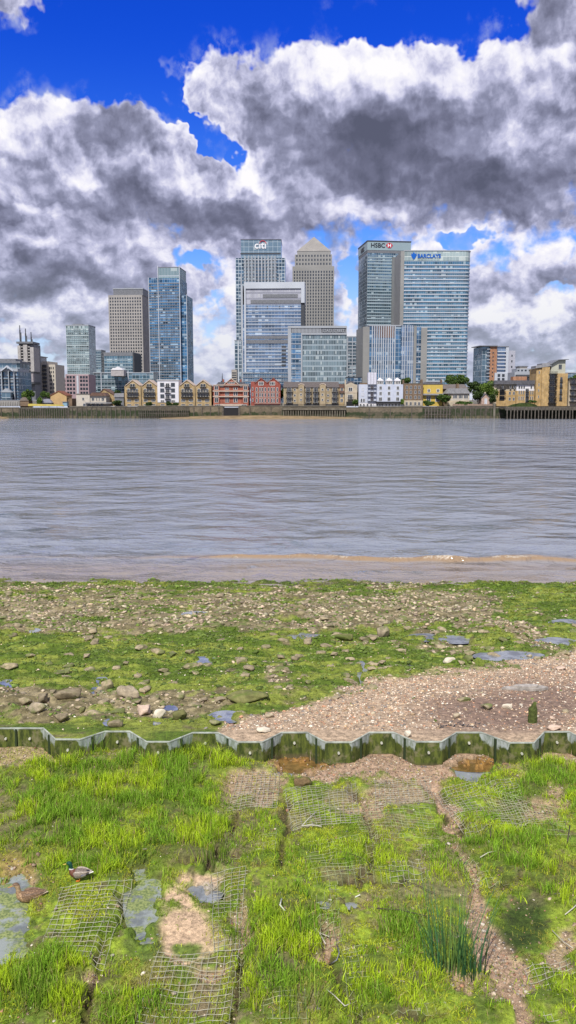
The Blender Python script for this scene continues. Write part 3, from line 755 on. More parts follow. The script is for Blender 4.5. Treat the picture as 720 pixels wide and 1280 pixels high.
mb = MB(); pts = [(t.X(262 + 30 * i / 10), t.Z(489 - 8 * math.sin(math.pi * i / 10))) for i in range(11)]; mb.pxz(pts[::-1], 0.2, 15); t.put('roof', mb, plain('slate_roof', (0.128, 0.136, 0.152), 0.6))
mb = MB(); x = t.X(277); mb.cyl(x, 6, t.Z(484), t.Z(476), 1.0, 8); mb.cyl(x, 6, t.Z(476), t.Z(466), .45, 6, r1=.1); t.put('spire', mb, M_dark)

# ------------------------------------------------------------------ far bank materials
M_ybrick = brick('yellow_stock_brick', (0.400, 0.280, 0.120), (0.40, 0.27, 0.11))
M_rbrick = brick('red_brick', (0.336, 0.088, 0.048), (0.32, 0.08, 0.05), mortar=(0.3, 0.2, 0.16))
M_bbrick = brick('brown_brick', (0.192, 0.128, 0.080), (0.17, 0.11, 0.07), mortar=(0.2, 0.17, 0.13))
M_tan = plain('tan_render', (0.416, 0.360, 0.272), 0.85, var=0.15)
M_trim = plain('white_trim', (0.576, 0.560, 0.528), 0.6, var=0.08)
M_stonetrim = plain('buff_stone_trim', (0.464, 0.376, 0.304), 0.8, var=0.12)
M_slate = plain('slate_roof_tiles', (0.096, 0.096, 0.108), 0.6, var=0.3, scale=1.5)
M_tile = plain('brown_roof_tiles', (0.136, 0.080, 0.060), 0.8, var=0.3, scale=1.5)
M_ltile = plain('pale_grey_roof', (0.240, 0.240, 0.248), 0.7, var=0.2)
M_rail = plain('black_iron', (0.016, 0.016, 0.018), 0.5, var=0.1)
M_pblue = plain('pale_blue_render', (0.448, 0.480, 0.560), 0.8, var=0.08)
M_lav = plain('white_render', (0.608, 0.600, 0.624), 0.8, var=0.06)
M_yell = plain('yellow_render', (0.496, 0.360, 0.080), 0.8, var=0.1)
M_wood = plain('weathered_timber', (0.104, 0.092, 0.076), 0.9, var=0.35, scale=1.2)
M_conc = plain('river_concrete', (0.16, 0.145, 0.115), 0.9, var=0.35, scale=0.5)
M_sheet = plain('white_scaffold_sheeting', (0.528, 0.528, 0.592), 0.6, var=0.12, scale=1.5)

def wallmat(name, top, algae=(0.022, 0.034, 0.010), low=(0.12, 0.10, 0.06), zline=4.1, sd=0.0):
    m, b, p = newmat(name)
    g = b.node('ShaderNodeNewGeometry'); x, y, z = b.sep(g.outputs['Position'])
    n = b.noise(g.outputs['Position'], 0.35, 6, 0.65); n2 = b.noise(b.vm('MULTIPLY', g.outputs['Position'], (1, 1, 0.18)), 1.1, 4, 0.6)
    f = b.ss(n, 0.3, 0.7, 0.7, 1.2)
    bt = b.node('ShaderNodeTexBrick'); b.l.new(b.xyz(x, z, 0.0), bt.inputs['Vector']); bt.inputs['Scale'].default_value = 1
    bt.inputs['Brick Width'].default_value = 1.1; bt.inputs['Row Height'].default_value = 0.45; bt.inputs['Mortar Size'].default_value = 0.03
    bt.inputs['Color1'].default_value = (*top, 1); bt.inputs['Color2'].default_value = (*[k * .72 for k in top], 1); bt.inputs['Mortar'].default_value = (*[k * .4 for k in top], 1)
    c = b.vm('MULTIPLY', bt.outputs[0], b.xyz(f, f, f))
    a = b.mul(b.ss(b.add(z, b.mul(n2, 2.2)), zline + 1.1 + sd, zline + .5 + sd), b.ss(n, 0.40, 0.52, 0.25, 1.0))
    c = b.mix(a, c, algae)
    lo = b.mul(b.ss(b.add(z, b.mul(n, 1.2)), 2.0, 1.4), b.ss(n2, 0.42, 0.58, 0.2, 1.0))
    c = b.mix(lo, c, low)
    b.l.new(c, p.inputs['Base Color']); p.inputs['Roughness'].default_value = 0.85
    return m
M_wallA = wallmat('algae_stained_river_wall', (0.128, 0.109, 0.077))
M_wallB = wallmat('pale_stained_river_wall', (0.173, 0.141, 0.096), sd=-0.9)
M_wallC = wallmat('dark_weedy_river_wall', (0.109, 0.090, 0.070), sd=0.7)

# ------------------------------------------------------------------ land, wall, beach
def sheet(name, pts, z, mat, kind='structure'):
    o = MB().poly([(x, y, z) for x, y in pts]).build(name, mat); o['kind'] = kind; return o
YW = 402.0
M_land = plain('town_ground', (0.128, 0.120, 0.096), 0.95, var=0.4, scale=0.02)
sheet('far_bank_ground', [(-9000, YW + 1), (9000, YW + 1), (9000, 16000), (-9000, 16000)], GZ, M_land)
M_sand = plain('wet_sand', (0.240, 0.176, 0.096), 0.8, var=0.3, scale=0.3)
def beach(u0, u1, name='far_beach'):
    a, c = at(u0, 520, YW).x, at(u1, 520, YW).x; n = 40; V = []; Fq = []
    for i in range(n + 1):
        x = a + (c - a) * i / n; e = math.sin(math.pi * i / n) ** 0.5
        V += [(x, YW + .5, 1.55 * e - .1), (x, YW - 7 * e, .45 * e - 0.05), (x, YW - 22 * e - 0.5, -0.35)]
    for i in range(n): 
        for j in (0, 1): Fq.append((i*3+j, i*3+j+1, i*3+j+4, i*3+j+3))
    me = npmesh(name, np.array(V), np.array(Fq)[:, ::-1], M_sand, True); o = link(name, me); o['kind'] = 'structure'
beach(196, 456)
beach(-60, 12, 'far_beach')

def wall_seg(u0, u1, vtop, mat, label, posts=0, cap=True, y=YW, thick=1.2, postm=None):
    """one stretch of river wall with coping and buttress posts"""
    x0, x1 = at(u0, 510, y).x, at(u1, 510, y).x; zt = at(360, vtop, y).z
    r = empty('river_wall', ((x0 + x1) / 2, y, 0)); tag(r, label, 'river wall', 'stretches of the far river wall'); r['kind'] = 'thing'
    w = (x1 - x0) / 2
    MB().box(-w + .01, w - .01, 0, thick, -1.5, zt - .35).build('wall', mat, r)
    if cap: MB().box(-w, w, -.15, thick + .1, zt - .345, zt).build('coping', M_conc, r)
    if posts:
        me = MB().box(-.16, .16, -.4, -.005, -1.0, zt - .5).mesh('post', postm or M_wood)
        for k in range(posts): link('post', me, r, (-w + 2 * w * (k + .5) / posts, 0, 0))
    return r
wall_seg(-420, -20, 507, M_wallB, 'long stretch of river wall running off beyond the left edge')
wall_seg(-20, 23, 509, M_wallB, 'pale patched river wall at the left edge below the blue glass building', 3)
wall_seg(23, 87, 509.5, M_wallC, 'weed green river wall with thin posts below the yellow hoarding', 22)
wall_seg(87, 172, 508, M_wallA, 'mossy river wall with spaced posts below the cream cottage', 14)
wall_seg(172, 237, 507, M_wallA, 'river wall behind the tall dark timber fender under the first gabled flats', 0)
wall_seg(237, 278.6, 507, M_wallB, 'brown river wall just left of the dark boat opening', 4)
wall_seg(299, 352, 507, M_wallB, 'stained river wall below the twin gabled red brick warehouse', 2)
wall_seg(352, 433, 507, M_wallA, 'river wall behind the row of regular grey piles', 0)
wall_seg(433, 448, 509, M_wallB, 'short low wall of pale stone between the piles and the pale blue houses', 0)
wall_seg(448, 528, 508, M_wallB, 'buff river wall with a green patch below the pale blue houses', 3)
wall_seg(528, 566, 508, M_wallC, 'dark river wall behind the barred fender under the yellow house', 0)
wall_seg(566, 617, 507, M_wallC, 'dark weedy river wall topped by a battlement fence', 8)
wall_seg(617, 632, 509, M_wallC, 'short dark wall between a pale post and the jetty', 1)
wall_seg(632, 1200, 508.5, M_wallC, 'dark wall in the shade behind the pile jetty', 0)
# boat opening under the red brick building
r = empty('boat_opening', (at(288.8, 515, YW).x, YW, 0)); tag(r, 'dark square opening for boats in the wall under the red brick building', 'opening')
hw = (at(299, 515, YW).x - at(278.6, 515, YW).x) / 2
MB().box(-hw + .02, hw - .02, 5, 5.6, -1, 5).build('back_shade', M_rail, r); MB().box(-hw + .01, hw - .01, -.5, 5.6, at(0, 508.5, YW).z, GZ + .02).build('lintel', M_dark, r)  # black panel at the back paints the dark depth of the opening
for s in (-1, 1): MB().box(s * hw - .35, s * hw + .35, -.5, 5.5, -1, at(0, 508.5, YW).z - .01).build('jamb', M_wood, r)
MB().box(-hw + .4, hw - .4, -.3, .0, 1.2, at(0, 509.5, YW).z).build('mouth_shade', M_rail, r)  # black sheet across the mouth stands in for the shade inside

def fender(u0, u1, n, vt, vb, y, label, rails=(0.9, ), name='timber_fender', w=.28, mat=None, depth=0.3):
    x0, x1 = at(u0, 512, y).x, at(u1, 512, y).x; zt, zb = at(360, vt, y).z, at(360, vb, y).z
    r = empty(name, ((x0 + x1) / 2, y, 0)); tag(r, label, 'fender')
    hw = (x1 - x0) / 2
    me = MB().box(-w / 2, w / 2, -depth / 2, depth / 2, -1.2, zt).mesh('pile', mat or M_wood)
    for k in range(n):
        o = link('pile', me, r, (-hw + 2 * hw * (k + .5) / n + random.uniform(-.08, .08), 0, random.uniform(-.12, .1)), (0, R(random.uniform(-1, 1)), 0))
    for f in rails:
        MB().box(-hw, hw, depth / 2 + .01, depth / 2 + .25, zb + (zt - zb) * f - .14, zb + (zt - zb) * f + .14).build('rail', M_wood, r)
    return r
fender(172.5, 236, 24, 509, 523, YW - 1.6, 'tall dark timber fender of close upright piles under the first gabled flats', (.92, .45))
fender(353, 432.5, 26, 512.5, 520, YW - 1.2, 'row of regular grey piles under a ledge below the mansard roofed flats', (.95,), w=.42, mat=M_conc)
o = MB().box(at(353, 510, YW).x, at(432.5, 510, YW).x, YW - 1.7, YW - .16, at(0, 512.3, YW).z, at(0, 510.5, YW).z).build('ledge', M_conc)
tag(o, 'long concrete ledge over the row of regular grey piles', 'ledge')
fender(530, 564, 9, 509, 522, YW - 1.6, 'barred timber fender of posts and two rails under the yellow house', (.9, .62, .3), w=.5)
# jetty
r = empty('pile_jetty', (at(676, 515, YW - 14).x, YW - 14, 0)); tag(r, 'old timber jetty on two rows of piles at the right edge', 'jetty')
x0, x1 = at(632, 515, YW - 14).x - r.location.x, at(900, 515, YW - 14).x - r.location.x
zt = at(0, 508.5, YW - 14).z
MB().box(x0, x1, 0, 13, zt - .5, zt).build('deck', M_wood, r); MB().box(x0 - .2, x1, -.3, -.005, zt - 1.5, zt - .2).build('edge_beam', M_wood, r)
me = MB().cyl(0, 0, -1.5, zt - .2, .27, 8).mesh('pile', M_wood)
for k in range(62):
    link('pile', me, r, (x0 + (x1 - x0) * (k + .4) / 62 + random.uniform(-.12, .12), -.62, random.uniform(-.3, .3)), (R(random.uniform(-1, 1)), R(random.uniform(-1.5, 1.5)), 0))
for k in range(30): link('pile', me, r, (x0 + (x1 - x0) * (k + .7) / 30, 6, -.5))
mb = MB(); hs = [(-1, 0), (1, 0)] ; pts = [(x, z) for x, z in ((0, 0), (8, 1.3), (16, 1.9), (26, 1.9), (33, 1.0), (36, 0))]
sc_ = at(672, 505, YW - 6).x - at(634, 505, YW - 6).x
mb.pxz([(x / 36 * sc_, z * .9) for x, z in pts][::-1], -1.5, 1.5)
o = mb.build('grassed_mound', plain('dark_grass_bank', (0.040, 0.060, 0.016), 0.95, var=0.5, scale=0.8)); o.location = (at(634, 505, YW - 6).x, YW - 6, zt); tag(o, 'low dark green planted hump on the jetty deck', 'planting')
# pale post
def post_thing(u, v0, v1, y, label, w=.5, mat=None):
    p = at(u, v1, y); zt_ = at(u, v0, y).z
    o = MB().box(-w/2, w/2, -w/2, w/2, 0, zt_).build('mooring_post', mat or M_conc); o.location = (p.x, y, 0)
    tag(o, label, 'post', None); return o
post_thing(617.5, 504, 522, YW - .8, 'pale concrete post standing up between two dark river walls', .9)

# ------------------------------------------------------------------ riverside houses
M_win = M_wpane
def house(name, label, u0, u1, v, depth, mat, Y=408, roofm=None, group=None, vref=490):
    b = Bld(name, label, 'house', u0, u1, Y, v, depth, 0, group); b.vref = vref
    return b
def hw(b, lst, w, h, frame=.13, mats=None, bars=1, y=0.0, name='window'):
    me = window_mesh(w, h, mats or [M_win, M_trim], frame, bars)
    for u, v in lst: link(name, me, b.root, (b.X(u), y, b.Z(v)))
_bal = {}
def balcony_mesh(w, d=1.2, h=1.1, slab=.2):
    key = (round(w, 2), d, h)
    if key in _bal: return _bal[key]
    mb = MB(); mb.box(-w/2, w/2, -d, 0, -slab, 0)
    mb.box(-w/2, w/2, -d, -d + .06, h - .1, h); mb.box(-w/2, w/2, -d, -d + .05, 0, .12)
    for x in (-w/2, w/2 - .06): mb.box(x, x + .06, -d + .06, 0, h - .1, h)
    n = int(w / .22)
    for k in range(n + 1): x = -w/2 + (w - .05) * k / n; mb.box(x, x + .05, -d + .005, -d + .05, .12, h - .1)
    _bal[key] = mb.mesh('balcony', M_rail); return _bal[key]
def bal(b, u0, u1, v, d=1.2): link('balcony', balcony_mesh(b.X(u1) - b.X(u0), d), b.root, (b.X((u0 + u1) / 2), 0, b.Z(v)))

def gabled_flats(u0, u1, label):
    b = house('gabled_flats', label, u0, u1, 485, 12, M_ybrick, group='yellow brick gabled flats')
    w = b.w; n = 2; g = w / n
    pts = [(0, 0), (w, 0), (w, b.Z(485))]
    for k in (1, 0):
        c = g * (k + .5); pts += [(c + g * .30, b.Z(481.5)), (c, b.Z(475.5)), (c - g * .30, b.Z(481.5))]
        if k: pts += [(g, b.Z(485))]
    pts += [(0, b.Z(485))]
    # gable ends rise straight from the wall
    pts = [(0, 0), (w, 0), (w, b.Z(482.5)), (w - g * .12, b.Z(482.5)), (w - g * .5, b.Z(475.5)), (w - g * .88, b.Z(482.5)), (g * .88, b.Z(482.5)), (g * .5, b.Z(475.5)), (g * .12, b.Z(482.5)), (0, b.Z(482.5))]
    b.put('wall', MB().pxz(pts, 0, 12), M_ybrick)
    for k in range(n):
        c = g * (k + .5); mb = MB(); t = .35
        for s in (-1, 1):
            mb.pxz([(c, b.Z(475.5)), (c, b.Z(475.5) + t + .1), (c + s * g * .45, b.Z(482.5) + t), (c + s * g * .45, b.Z(482.5))][::s], -.35, 12.3)
        b.put('roof', mb, M_stonetrim)
        uc = u0 + (u1 - u0) * (k + .5) / n
        hw(b, [(uc - 1.6, 481.7), (uc + 1.6, 481.7)], 1.1, 1.5, .1, bars=0)
        for v in (488, 494):
            hw(b, [(uc - 5.2, v), (uc - 1.8, v), (uc + 1.8, v), (uc + 5.2, v)], 1.15, 1.7, .12, bars=1)
        bal(b, uc - 3.6, uc + 3.6, 484, 1.0); bal(b, uc - 7.3, uc + 7.3, 490.7); bal(b, uc - 7.3, uc + 7.3, 496.2)
        hw(b, [(uc - 4.8, 500.7), (uc + 4.8, 500.7)], 2.0, 1.2, .12, bars=2); hw(b, [(uc - 4.8, 506), (uc + 4.8, 506)], 2.0, .7, .1, bars=0)
    b.box('drainpipe', M_rail, g - .12, g + .12, 0, b.Z(483), -.2, 0)
    return b
gabled_flats(155.5, 197, 'left pair of yellow brick gabled flats with black balconies, beside the white block')
gabled_flats(223.5, 264, 'right pair of yellow brick gabled flats with black balconies, beside the white block')
b = house('white_flats', 'white rendered flats with dark framed windows between the two yellow gabled pairs', 197, 223.5, 475.5, 12, M_lav)
b.pbox('wall', M_lav, 197, 223.5, 475.5, 503, -.5); b.pbox('base_wall', M_ybrick, 197.2, 223.3, 503, 512, -.3); b.pbox('cornice', M_trim, 196.5, 224, 474.6, 475.5, -.9)
MG = [M_win, M_grey]
for v in (481, 488, 495.3): hw(b, [(203, v), (216.5, v)], 1.9, 1.9, .16, MG, 1, -.5); hw(b, [(209.8, v + .5)], 1.7, 1.9, .12, bars=1, y=-.5)
for v in (484.3, 491.6, 498.8):
    o = link('balcony', balcony_mesh(2.7, .9), b.root, (b.X(209.9), -.5, b.Z(v)))
hw(b, [(203, 501.3), (216.5, 501.3), (209.8, 502)], 1.8, .9, .12, y=-.5); hw(b, [(203, 506), (210, 506), (216.5, 506)], 2.0, .7, .1, bars=0, y=-.3)

# red brick building over the boat opening
b = house('brick_wharf_building', 'ornate red brick building with pale stone bands above the dark boat opening', 266.5, 311, 483, 13, M_rbrick)
b.pbox('wall', M_rbrick, 266.5, 311, 484, 508, 0); b.pbox('ground_wall', M_stonetrim, 266.5, 310.5, 505, 508, -.25, 0)
b.pbox('left_bay', M_rbrick, 267, 274.5, 481.5, 508, -.7, 0); b.pbox('right_bay', M_rbrick, 303.5, 310.5, 481.5, 508, -.7, 0)
mb = MB(); X, Z = b.X, b.Z
mb.pxz([(X(279.5), Z(484)), (X(299), Z(484)), (X(299), Z(480.5)), (X(293), Z(476.5)), (X(289.2), Z(473.5)), (X(285.5), Z(476.5)), (X(279.5), Z(480.5))], -.4, 3); b.put('gable', mb, M_rbrick)
mb = MB()
for s in (-1, 1): mb.pxz([(X(289.2), Z(473.6)), (X(289.2), Z(472.6)), (X(289.2 + s * 9), Z(479.8)), (X(289.2 + s * 9), Z(480.8))][::s], -.8, 3.2)
b.put('gable_coping', mb, M_stonetrim)
b.pbox('parapet', M_stonetrim, 266, 311.5, 480.8, 481.8, -1, 0)
mb = MB(); mb.pxz([(X(267), Z(484)), (X(310.5), Z(484)), (X(304), Z(477.5)), (X(273), Z(477.5))], 1, 12); b.put('roof', mb, M_slate)
for v in (488.2, 495): b.pbox('stone_band', M_stonetrim, 266.2, 311.3, v, v + 1.3, -.95, 0)
for v, h in ((484.8, 1.9), (492, 1.9), (500, 2.3)):
    hw(b, [(270.7, v), (307, v)], 1.8, h, .14, bars=1, y=-.72); hw(b, [(282.5, v), (285, v), (293, v), (295.8, v)], .95, h, .12, bars=0)
hw(b, [(289.2, 478.5)], 3.4, .9, .14, bars=3, y=-.4); hw(b, [(272, 506.6), (305, 506.6)], 2.6, .9, .12, bars=2, y=-.72)
for u in (278.5, 300.5): b.pbox('chimney', M_rbrick, u - .8, u + .8, 473.8, 479, 4, 6)

# twin gabled red warehouse
b = house('warehouse', 'deep red brick warehouse with twin gables and rows of white sashes', 313.5, 350.5, 480, 13, M_rbrick)
M_rb2 = brick('deep_red_brick', (0.288, 0.060, 0.044), (0.28, 0.06, 0.045), mortar=(0.25, 0.15, 0.12))
X, Z, w = b.X, b.Z, b.w
b.put('wall', MB().pxz([(X(318), 0), (w, 0), (w, Z(479.5)), (X(341.5), Z(473)), (X(334), Z(478.5)), (X(326.5), Z(473)), (X(318), Z(479.5))], 0, 13), M_rb2)
b.pbox('side_bay', M_rb2, 313.5, 318, 477, 509, .6, 12)
mb = MB()
for c in (326.5, 341.8):
    for s in (-1, 1): mb.pxz([(X(c), Z(473)), (X(c), Z(472.2)), (X(c + s * 8), Z(478.7)), (X(c + s * 8), Z(479.6))][::s], -.3, 13.2)
b.put('roof_edge', mb, M_rbrick)
hw(b, [(326.3, 479.4), (340.5, 479.4)], 2.5, 1.7, .2, bars=2)
for v in (486.8, 493.7, 500.6): hw(b, [(320.8, v), (325, v), (328, v), (331.7, v), (335.8, v), (339.6, v), (342.6, v), (346.6, v)], .85, 1.9, .13, bars=0); b.pbox('sill_band', M_stonetrim, 318.2, 350.3, v + 3.3, v + 3.7, -.12, 0)
for v in (486, 493, 500): hw(b, [(315.8, v)], .6, 1.6, .1, bars=0, y=.6)
b.pbox('base', M_rail, 318.2, 350.3, 505.3, 506.8, -.15, 0)

# mansard roofed flats
b = house('balcony_flats', 'long tan brick flats with a dark mansard roof and stacks of corner balconies', 354.5, 423.5, 483.5, 12, M_ybrick)
M_tb = brick('tan_brick', (0.352, 0.272, 0.160), (0.36, 0.28, 0.16))
X, Z, w = b.X, b.Z, b.w
b.box('wall', M_tb, 0, w, 0, b.h); b.put('roof', MB().pxz([(-.3, Z(484.2)), (w + .3, Z(484.2)), (w - .2, Z(477.3)), (.2, Z(477.3))], -.5, 12), plain('mansard_tiles', (0.152, 0.132, 0.128), 0.8, var=.2, scale=2))
for u0, u1 in ((373, 380), (399.5, 407)):
    xa, xb = X(u0), X(u1); c = (xa + xb) / 2; r_ = (xb - xa) / 2
    mb = MB(); mb.pxz([(xa, 0), (xb, 0)] + [(c + r_ * math.cos(math.pi * i / 8), Z(482) + r_ * .55 * math.sin(math.pi * i / 8)) for i in range(9)], -1.0, 3); b.put('bay', mb, M_tb)
    mb = MB(); mb.tube([(c + r_ * 1.05 * math.cos(math.pi * i / 8), -1, Z(482) + r_ * .58 * math.sin(math.pi * i / 8)) for i in range(9)], .22, 6); b.put('bay_arch', mb, M_stonetrim)
    for v in (487, 493.3, 499.8): hw(b, [((u0 + u1) / 2 - .3, v)], .9, 1.0, .12, bars=0, y=-1.0)
for v in (487.2, 494.2, 500.8):
    hw(b, [(361.5, v), (385, v), (394.5, v), (418.5, v)], 2.2, 2.1, .16, bars=2); hw(b, [(368.5, v), (410, v)], 1.0, 1.1, .12, bars=0)
    for u0, u1 in ((357.5, 366), (381.5, 389), (391, 399), (414.5, 422.5)): bal(b, u0, u1, v + 2.9, 1.0)
for u in (359, 364, 383, 387, 393, 397, 416, 421): b.pbox('balcony_post', M_grey, u - .12, u + .12, 484, 505, -1.1, -.95)
for u in (389.8,): b.pbox('drainpipe', M_rail, u - .2, u + .2, 484.3, 507, -.25, 0)
b.pbox('undercroft_shade', M_dark, 355, 423, 505.2, 507, -.3, 0)  # dark strip laid on the wall as the shade of the open ground floor
# small brown house
b = house('brown_house', 'small brown brick house squeezed between the long tan flats and the cream house', 424, 430.5, 481, 10, M_bbrick)
b.box('wall', M_ybrick, 0, b.w, 0, b.Z(485)); b.put('roof', MB().pxz([(-.1, b.Z(485)), (b.w + .1, b.Z(485)), (b.w, b.Z(480)), (0, b.Z(480))], -.2, 9), M_tile)
b.pbox('balcony', M_tile, 424, 430.4, 488.5, 491, -.8, 0); hw(b, [(427.2, 486.8), (427.2, 494.5), (427.2, 500.5)], 1.3, 1.6, .12)
# narrow cream house
b = house('cream_house', 'narrow cream house with a curved top and tall chimney left of the pale blue houses', 431, 446.5, 479, 11, M_tan)
X, Z = b.X, b.Z
b.put('wall', MB().pxz([(0, 0), (b.w, 0), (b.w, Z(481)), (X(442.5), Z(480)), (X(438.5), Z(478)), (X(434.5), Z(480)), (0, Z(481))], 0, 11), M_tan)
b.put('roof', MB().pxz([(X(433.5), Z(480.6)), (X(443.5), Z(480.6)), (X(441.5), Z(476.5)), (X(435.5), Z(476.5))], .6, 8), M_slate); b.pbox('chimney', M_tan, 431, 432.6, 474.5, 481, 1, 2.2)
hw(b, [(438, 486.7)], 1.9, 1.9, .16, bars=1); hw(b, [(437.8, 496)], 2.3, 2.2, .14, bars=2); b.pbox('string_course', M_stonetrim, 431, 446.5, 490.5, 491, -.12, 0)
b.pbox('undercroft_shade', M_rail, 433, 442.5, 502, 507, -.25, 0); bal(b, 434.5, 441.5, 499.4, .9)  # black patch on the front paints the shade under the house
# pale blue houses
b = house('pale_blue_houses', 'pale blue rendered terrace with three white dormers and small paned windows', 448.5, 504, 480.5, 12, M_pblue)
X, Z, w = b.X, b.Z, b.w
b.box('wall', M_pblue, 0, w, Z(503.5), b.h); b.box('ground_wall', M_lav, 0.05, w - .05, 0, Z(503.5), .1); b.pbox('parapet', M_bbrick, 450, 459, 478.5, 480.5, .3, 4)
for c in (475.5, 486.8, 497.2):
    b.put('dormer', MB().box(X(c - 3.7), X(c + 3.7), .3, 5, b.h, Z(475.8)), M_trim); r0 = [(X(c - 4.2), .0, Z(475.8)), (X(c + 4.2), .0, Z(475.8)), (X(c + 4.2), 5.5, Z(475.8)), (X(c - 4.2), 5.5, Z(475.8))]
    mb = MB(); ap = (X(c), 2.7, Z(471.8)); [mb.poly([r0[k], r0[(k + 1) % 4], ap]) for k in range(4)]; mb.poly(r0[::-1]); b.put('dormer_roof', mb, M_lav)
    hw(b, [(c - 2, 478.2), (c, 478.2), (c + 2, 478.2)], .6, 1.2, .06, bars=0, y=.3)
for c in (475.7, 486.3, 497.2): hw(b, [(c, 485), (c, 491.8)], 1.25, 1.7, .14); hw(b, [(c - .9, 498.8), (c + .9, 498.8)], .75, 1.7, .1, bars=0)
hw(b, [(453.5, 486.5), (453.5, 493)], 1.1, 1.6, .12, [M_pblue, M_trim]); hw(b, [(452, 500.5), (455, 500.5)], .8, 1.7, .1, bars=0)
b.pbox('dark_awning', M_rail, 470, 503.5, 502, 504, -1.2, -.002)
for c in (451, 455, 459.5, 464, 472, 475, 478, 483, 487, 491, 495, 499): hw(b, [(c, 506.3)], .9, 1.2, .12, bars=0, y=.1)
b = Bld('scaffold_tower', 'white sheeted scaffold tower rising in front of the pale blue terrace', 'scaffold', 459.5, 471, 407.2, 465, 3)
b.pbox('sheeting', M_sheet, 459.7, 470.8, 465.5, 480.3, 0); 
for u in (459.8, 463.4, 467, 470.6): b.pbox('pole', M_grey, u - .12, u + .12, 465, 507, -.12, -.01)
for v in (480.5, 484.5, 489.5, 495.5, 501): b.pbox('platform', M_grey, 459.6, 470.9, v, v + .45, -.1, .7)
for v in (484.5, 492.5, 498.5): hw(b, [(465.2, v)], 1.1, 1.5, .12, [M_win, M_brownp], y=.35)
# georgian brown brick
b = house('brick_terrace', 'brown brick terrace of sash windows with a cream ground floor, beside the yellow house', 504.5, 528.8, 479.5, 11, M_bbrick)
b.box('wall', M_bbrick, 0, b.w, b.Z(500.5), b.h); b.pbox('ground_wall', M_tan, 504.7, 528.6, 500.5, 512, -.15); b.pbox('parapet', M_conc, 504.3, 529, 479, 479.6, -.15, .4)
for v in (484.3, 490.3, 496.7): hw(b, [(508.5, v), (513.5, v), (519.3, v), (524, v)], 1.0, 1.5, .08)
hw(b, [(508.5, 504.7), (513.5, 504.7), (519.3, 504.7), (524, 504.7)], 1.1, 1.7, .1, y=-.15)
for u in (505.5, 528): b.pbox('chimney', M_bbrick, u - 1, u + 1, 474.6, 479.5, 4, 6)
# yellow house
b = house('yellow_house', 'bright yellow rendered house with grey tiled verandah among shrubs', 529, 553.5, 480.5, 10, M_yell, Y=410)
b.box('wall', M_yell, 0, b.w, 0, b.h); b.put('roof', MB().pxz([(-.2, b.h), (b.w + .2, b.h), (b.w - 1.5, b.Z(477.5)), (1.5, b.Z(477.5))], -.2, 9.8), M_slate)
b.pbox('verandah_roof', M_ltile, 528.5, 554, 492, 494, -1.5, 0); hw(b, [(536, 488.3), (547.5, 488.3)], 1.5, 1.6, .2); hw(b, [(536, 498.5), (547, 498.5)], 2.0, 2.6, .2, [M_win, M_pblue])
for u in (528.5, 553): b.pbox('chimney', M_bbrick, u - .9, u + .9, 474, 480.5, 3, 5)
# low grey roofed house
b = house('low_house', 'low house with broad pale grey roofs and a glazed front between the dark trees', 553.5, 590, 487, 14, M_tan, Y=412)
b.pbox('wall', M_tan, 560, 587, 491.5, 512, 0); b.pbox('back_wall', M_bbrick, 553, 588, 486, 512, 8)
b.put('roof', MB().pxz([(b.X(557), b.Z(492)), (b.X(588), b.Z(492)), (b.X(583), b.Z(485.5)), (b.X(562), b.Z(485.5))], -.8, 8), M_ltile)
b.put('back_roof', MB().pxz([(b.X(552), b.Z(486)), (b.X(590), b.Z(486)), (b.X(584), b.Z(480)), (b.X(556), b.Z(480))], 7, 15), plain('warm_grey_roof', (0.192, 0.168, 0.160), .7))
for u in (569, 576, 582.5): hw(b, [(u, 496)], 2.2, 1.9, .18, bars=2)
b.pbox('terrace_rail', M_trim, 562, 590, 499.5, 500.2, -1.6, -1.4); b.pbox('terrace_wall', M_tan, 560, 591, 503, 510, -1.5, 0); b.pbox('chimney', M_bbrick, 572, 575, 479.5, 486, 3, 5)
# cottage
b = house('cottage', 'tiny pinkish gabled cottage with a pale door between two round trees', 602.5, 612.5, 495, 7, M_tan, Y=407)
b.put('wall', MB().pxz([(0, 0), (b.w, 0), (b.w, b.Z(497.5)), (b.w / 2, b.Z(492.5)), (0, b.Z(497.5))], 0, 7), plain('pink_render', (0.400, 0.288, 0.232)))
mb = MB()
for s in (-1, 1): mb.pxz([(b.w / 2, b.Z(492.5)), (b.w / 2, b.Z(491.8)), (b.w / 2 + s * (b.w / 2 + .3), b.Z(497.2)), (b.w / 2 + s * (b.w / 2 + .3), b.Z(498))][::s], -.3, 7.2)
b.put('roof', mb, M_slate); b.pbox('chimney', M_tan, 606.8, 608.6, 490, 493.5, 2, 3); hw(b, [(607.5, 502)], 1.3, 3.0, .2, [M_pblue, M_trim])

# yellow brick complex at right
b = house('brick_flats', 'three storey yellow brick flats with a grey roof left of the tall stair tower', 617.5, 672, 487, 13, M_ybrick, Y=412)
X, Z = b.X, b.Z
M_yb2 = brick('honey_brick', (0.448, 0.288, 0.096), (0.46, 0.29, 0.10))
b.pbox('wall', M_yb2, 621, 645.5, 488.5, 512, 1); b.pbox('front_wall', M_yb2, 645.5, 672, 488.5, 512, 0); b.pbox('render_storey', M_tan, 621, 645.5, 480.2, 488.5, 1.1); b.pbox('render_storey', M_lav, 645.5, 672, 480.2, 488.5, .1)
b.put('gable_end', MB().pxz([(X(618), 0), (X(621), 0), (X(621), Z(481)), (X(619), Z(478)), (X(618), Z(484))], .6, 12), M_tan)
b.put('roof', MB().pxz([(X(617.5), Z(480.3)), (X(673), Z(480.3)), (X(672), Z(475.5)), (X(619), Z(475.5))], -.8, 12), M_slate)
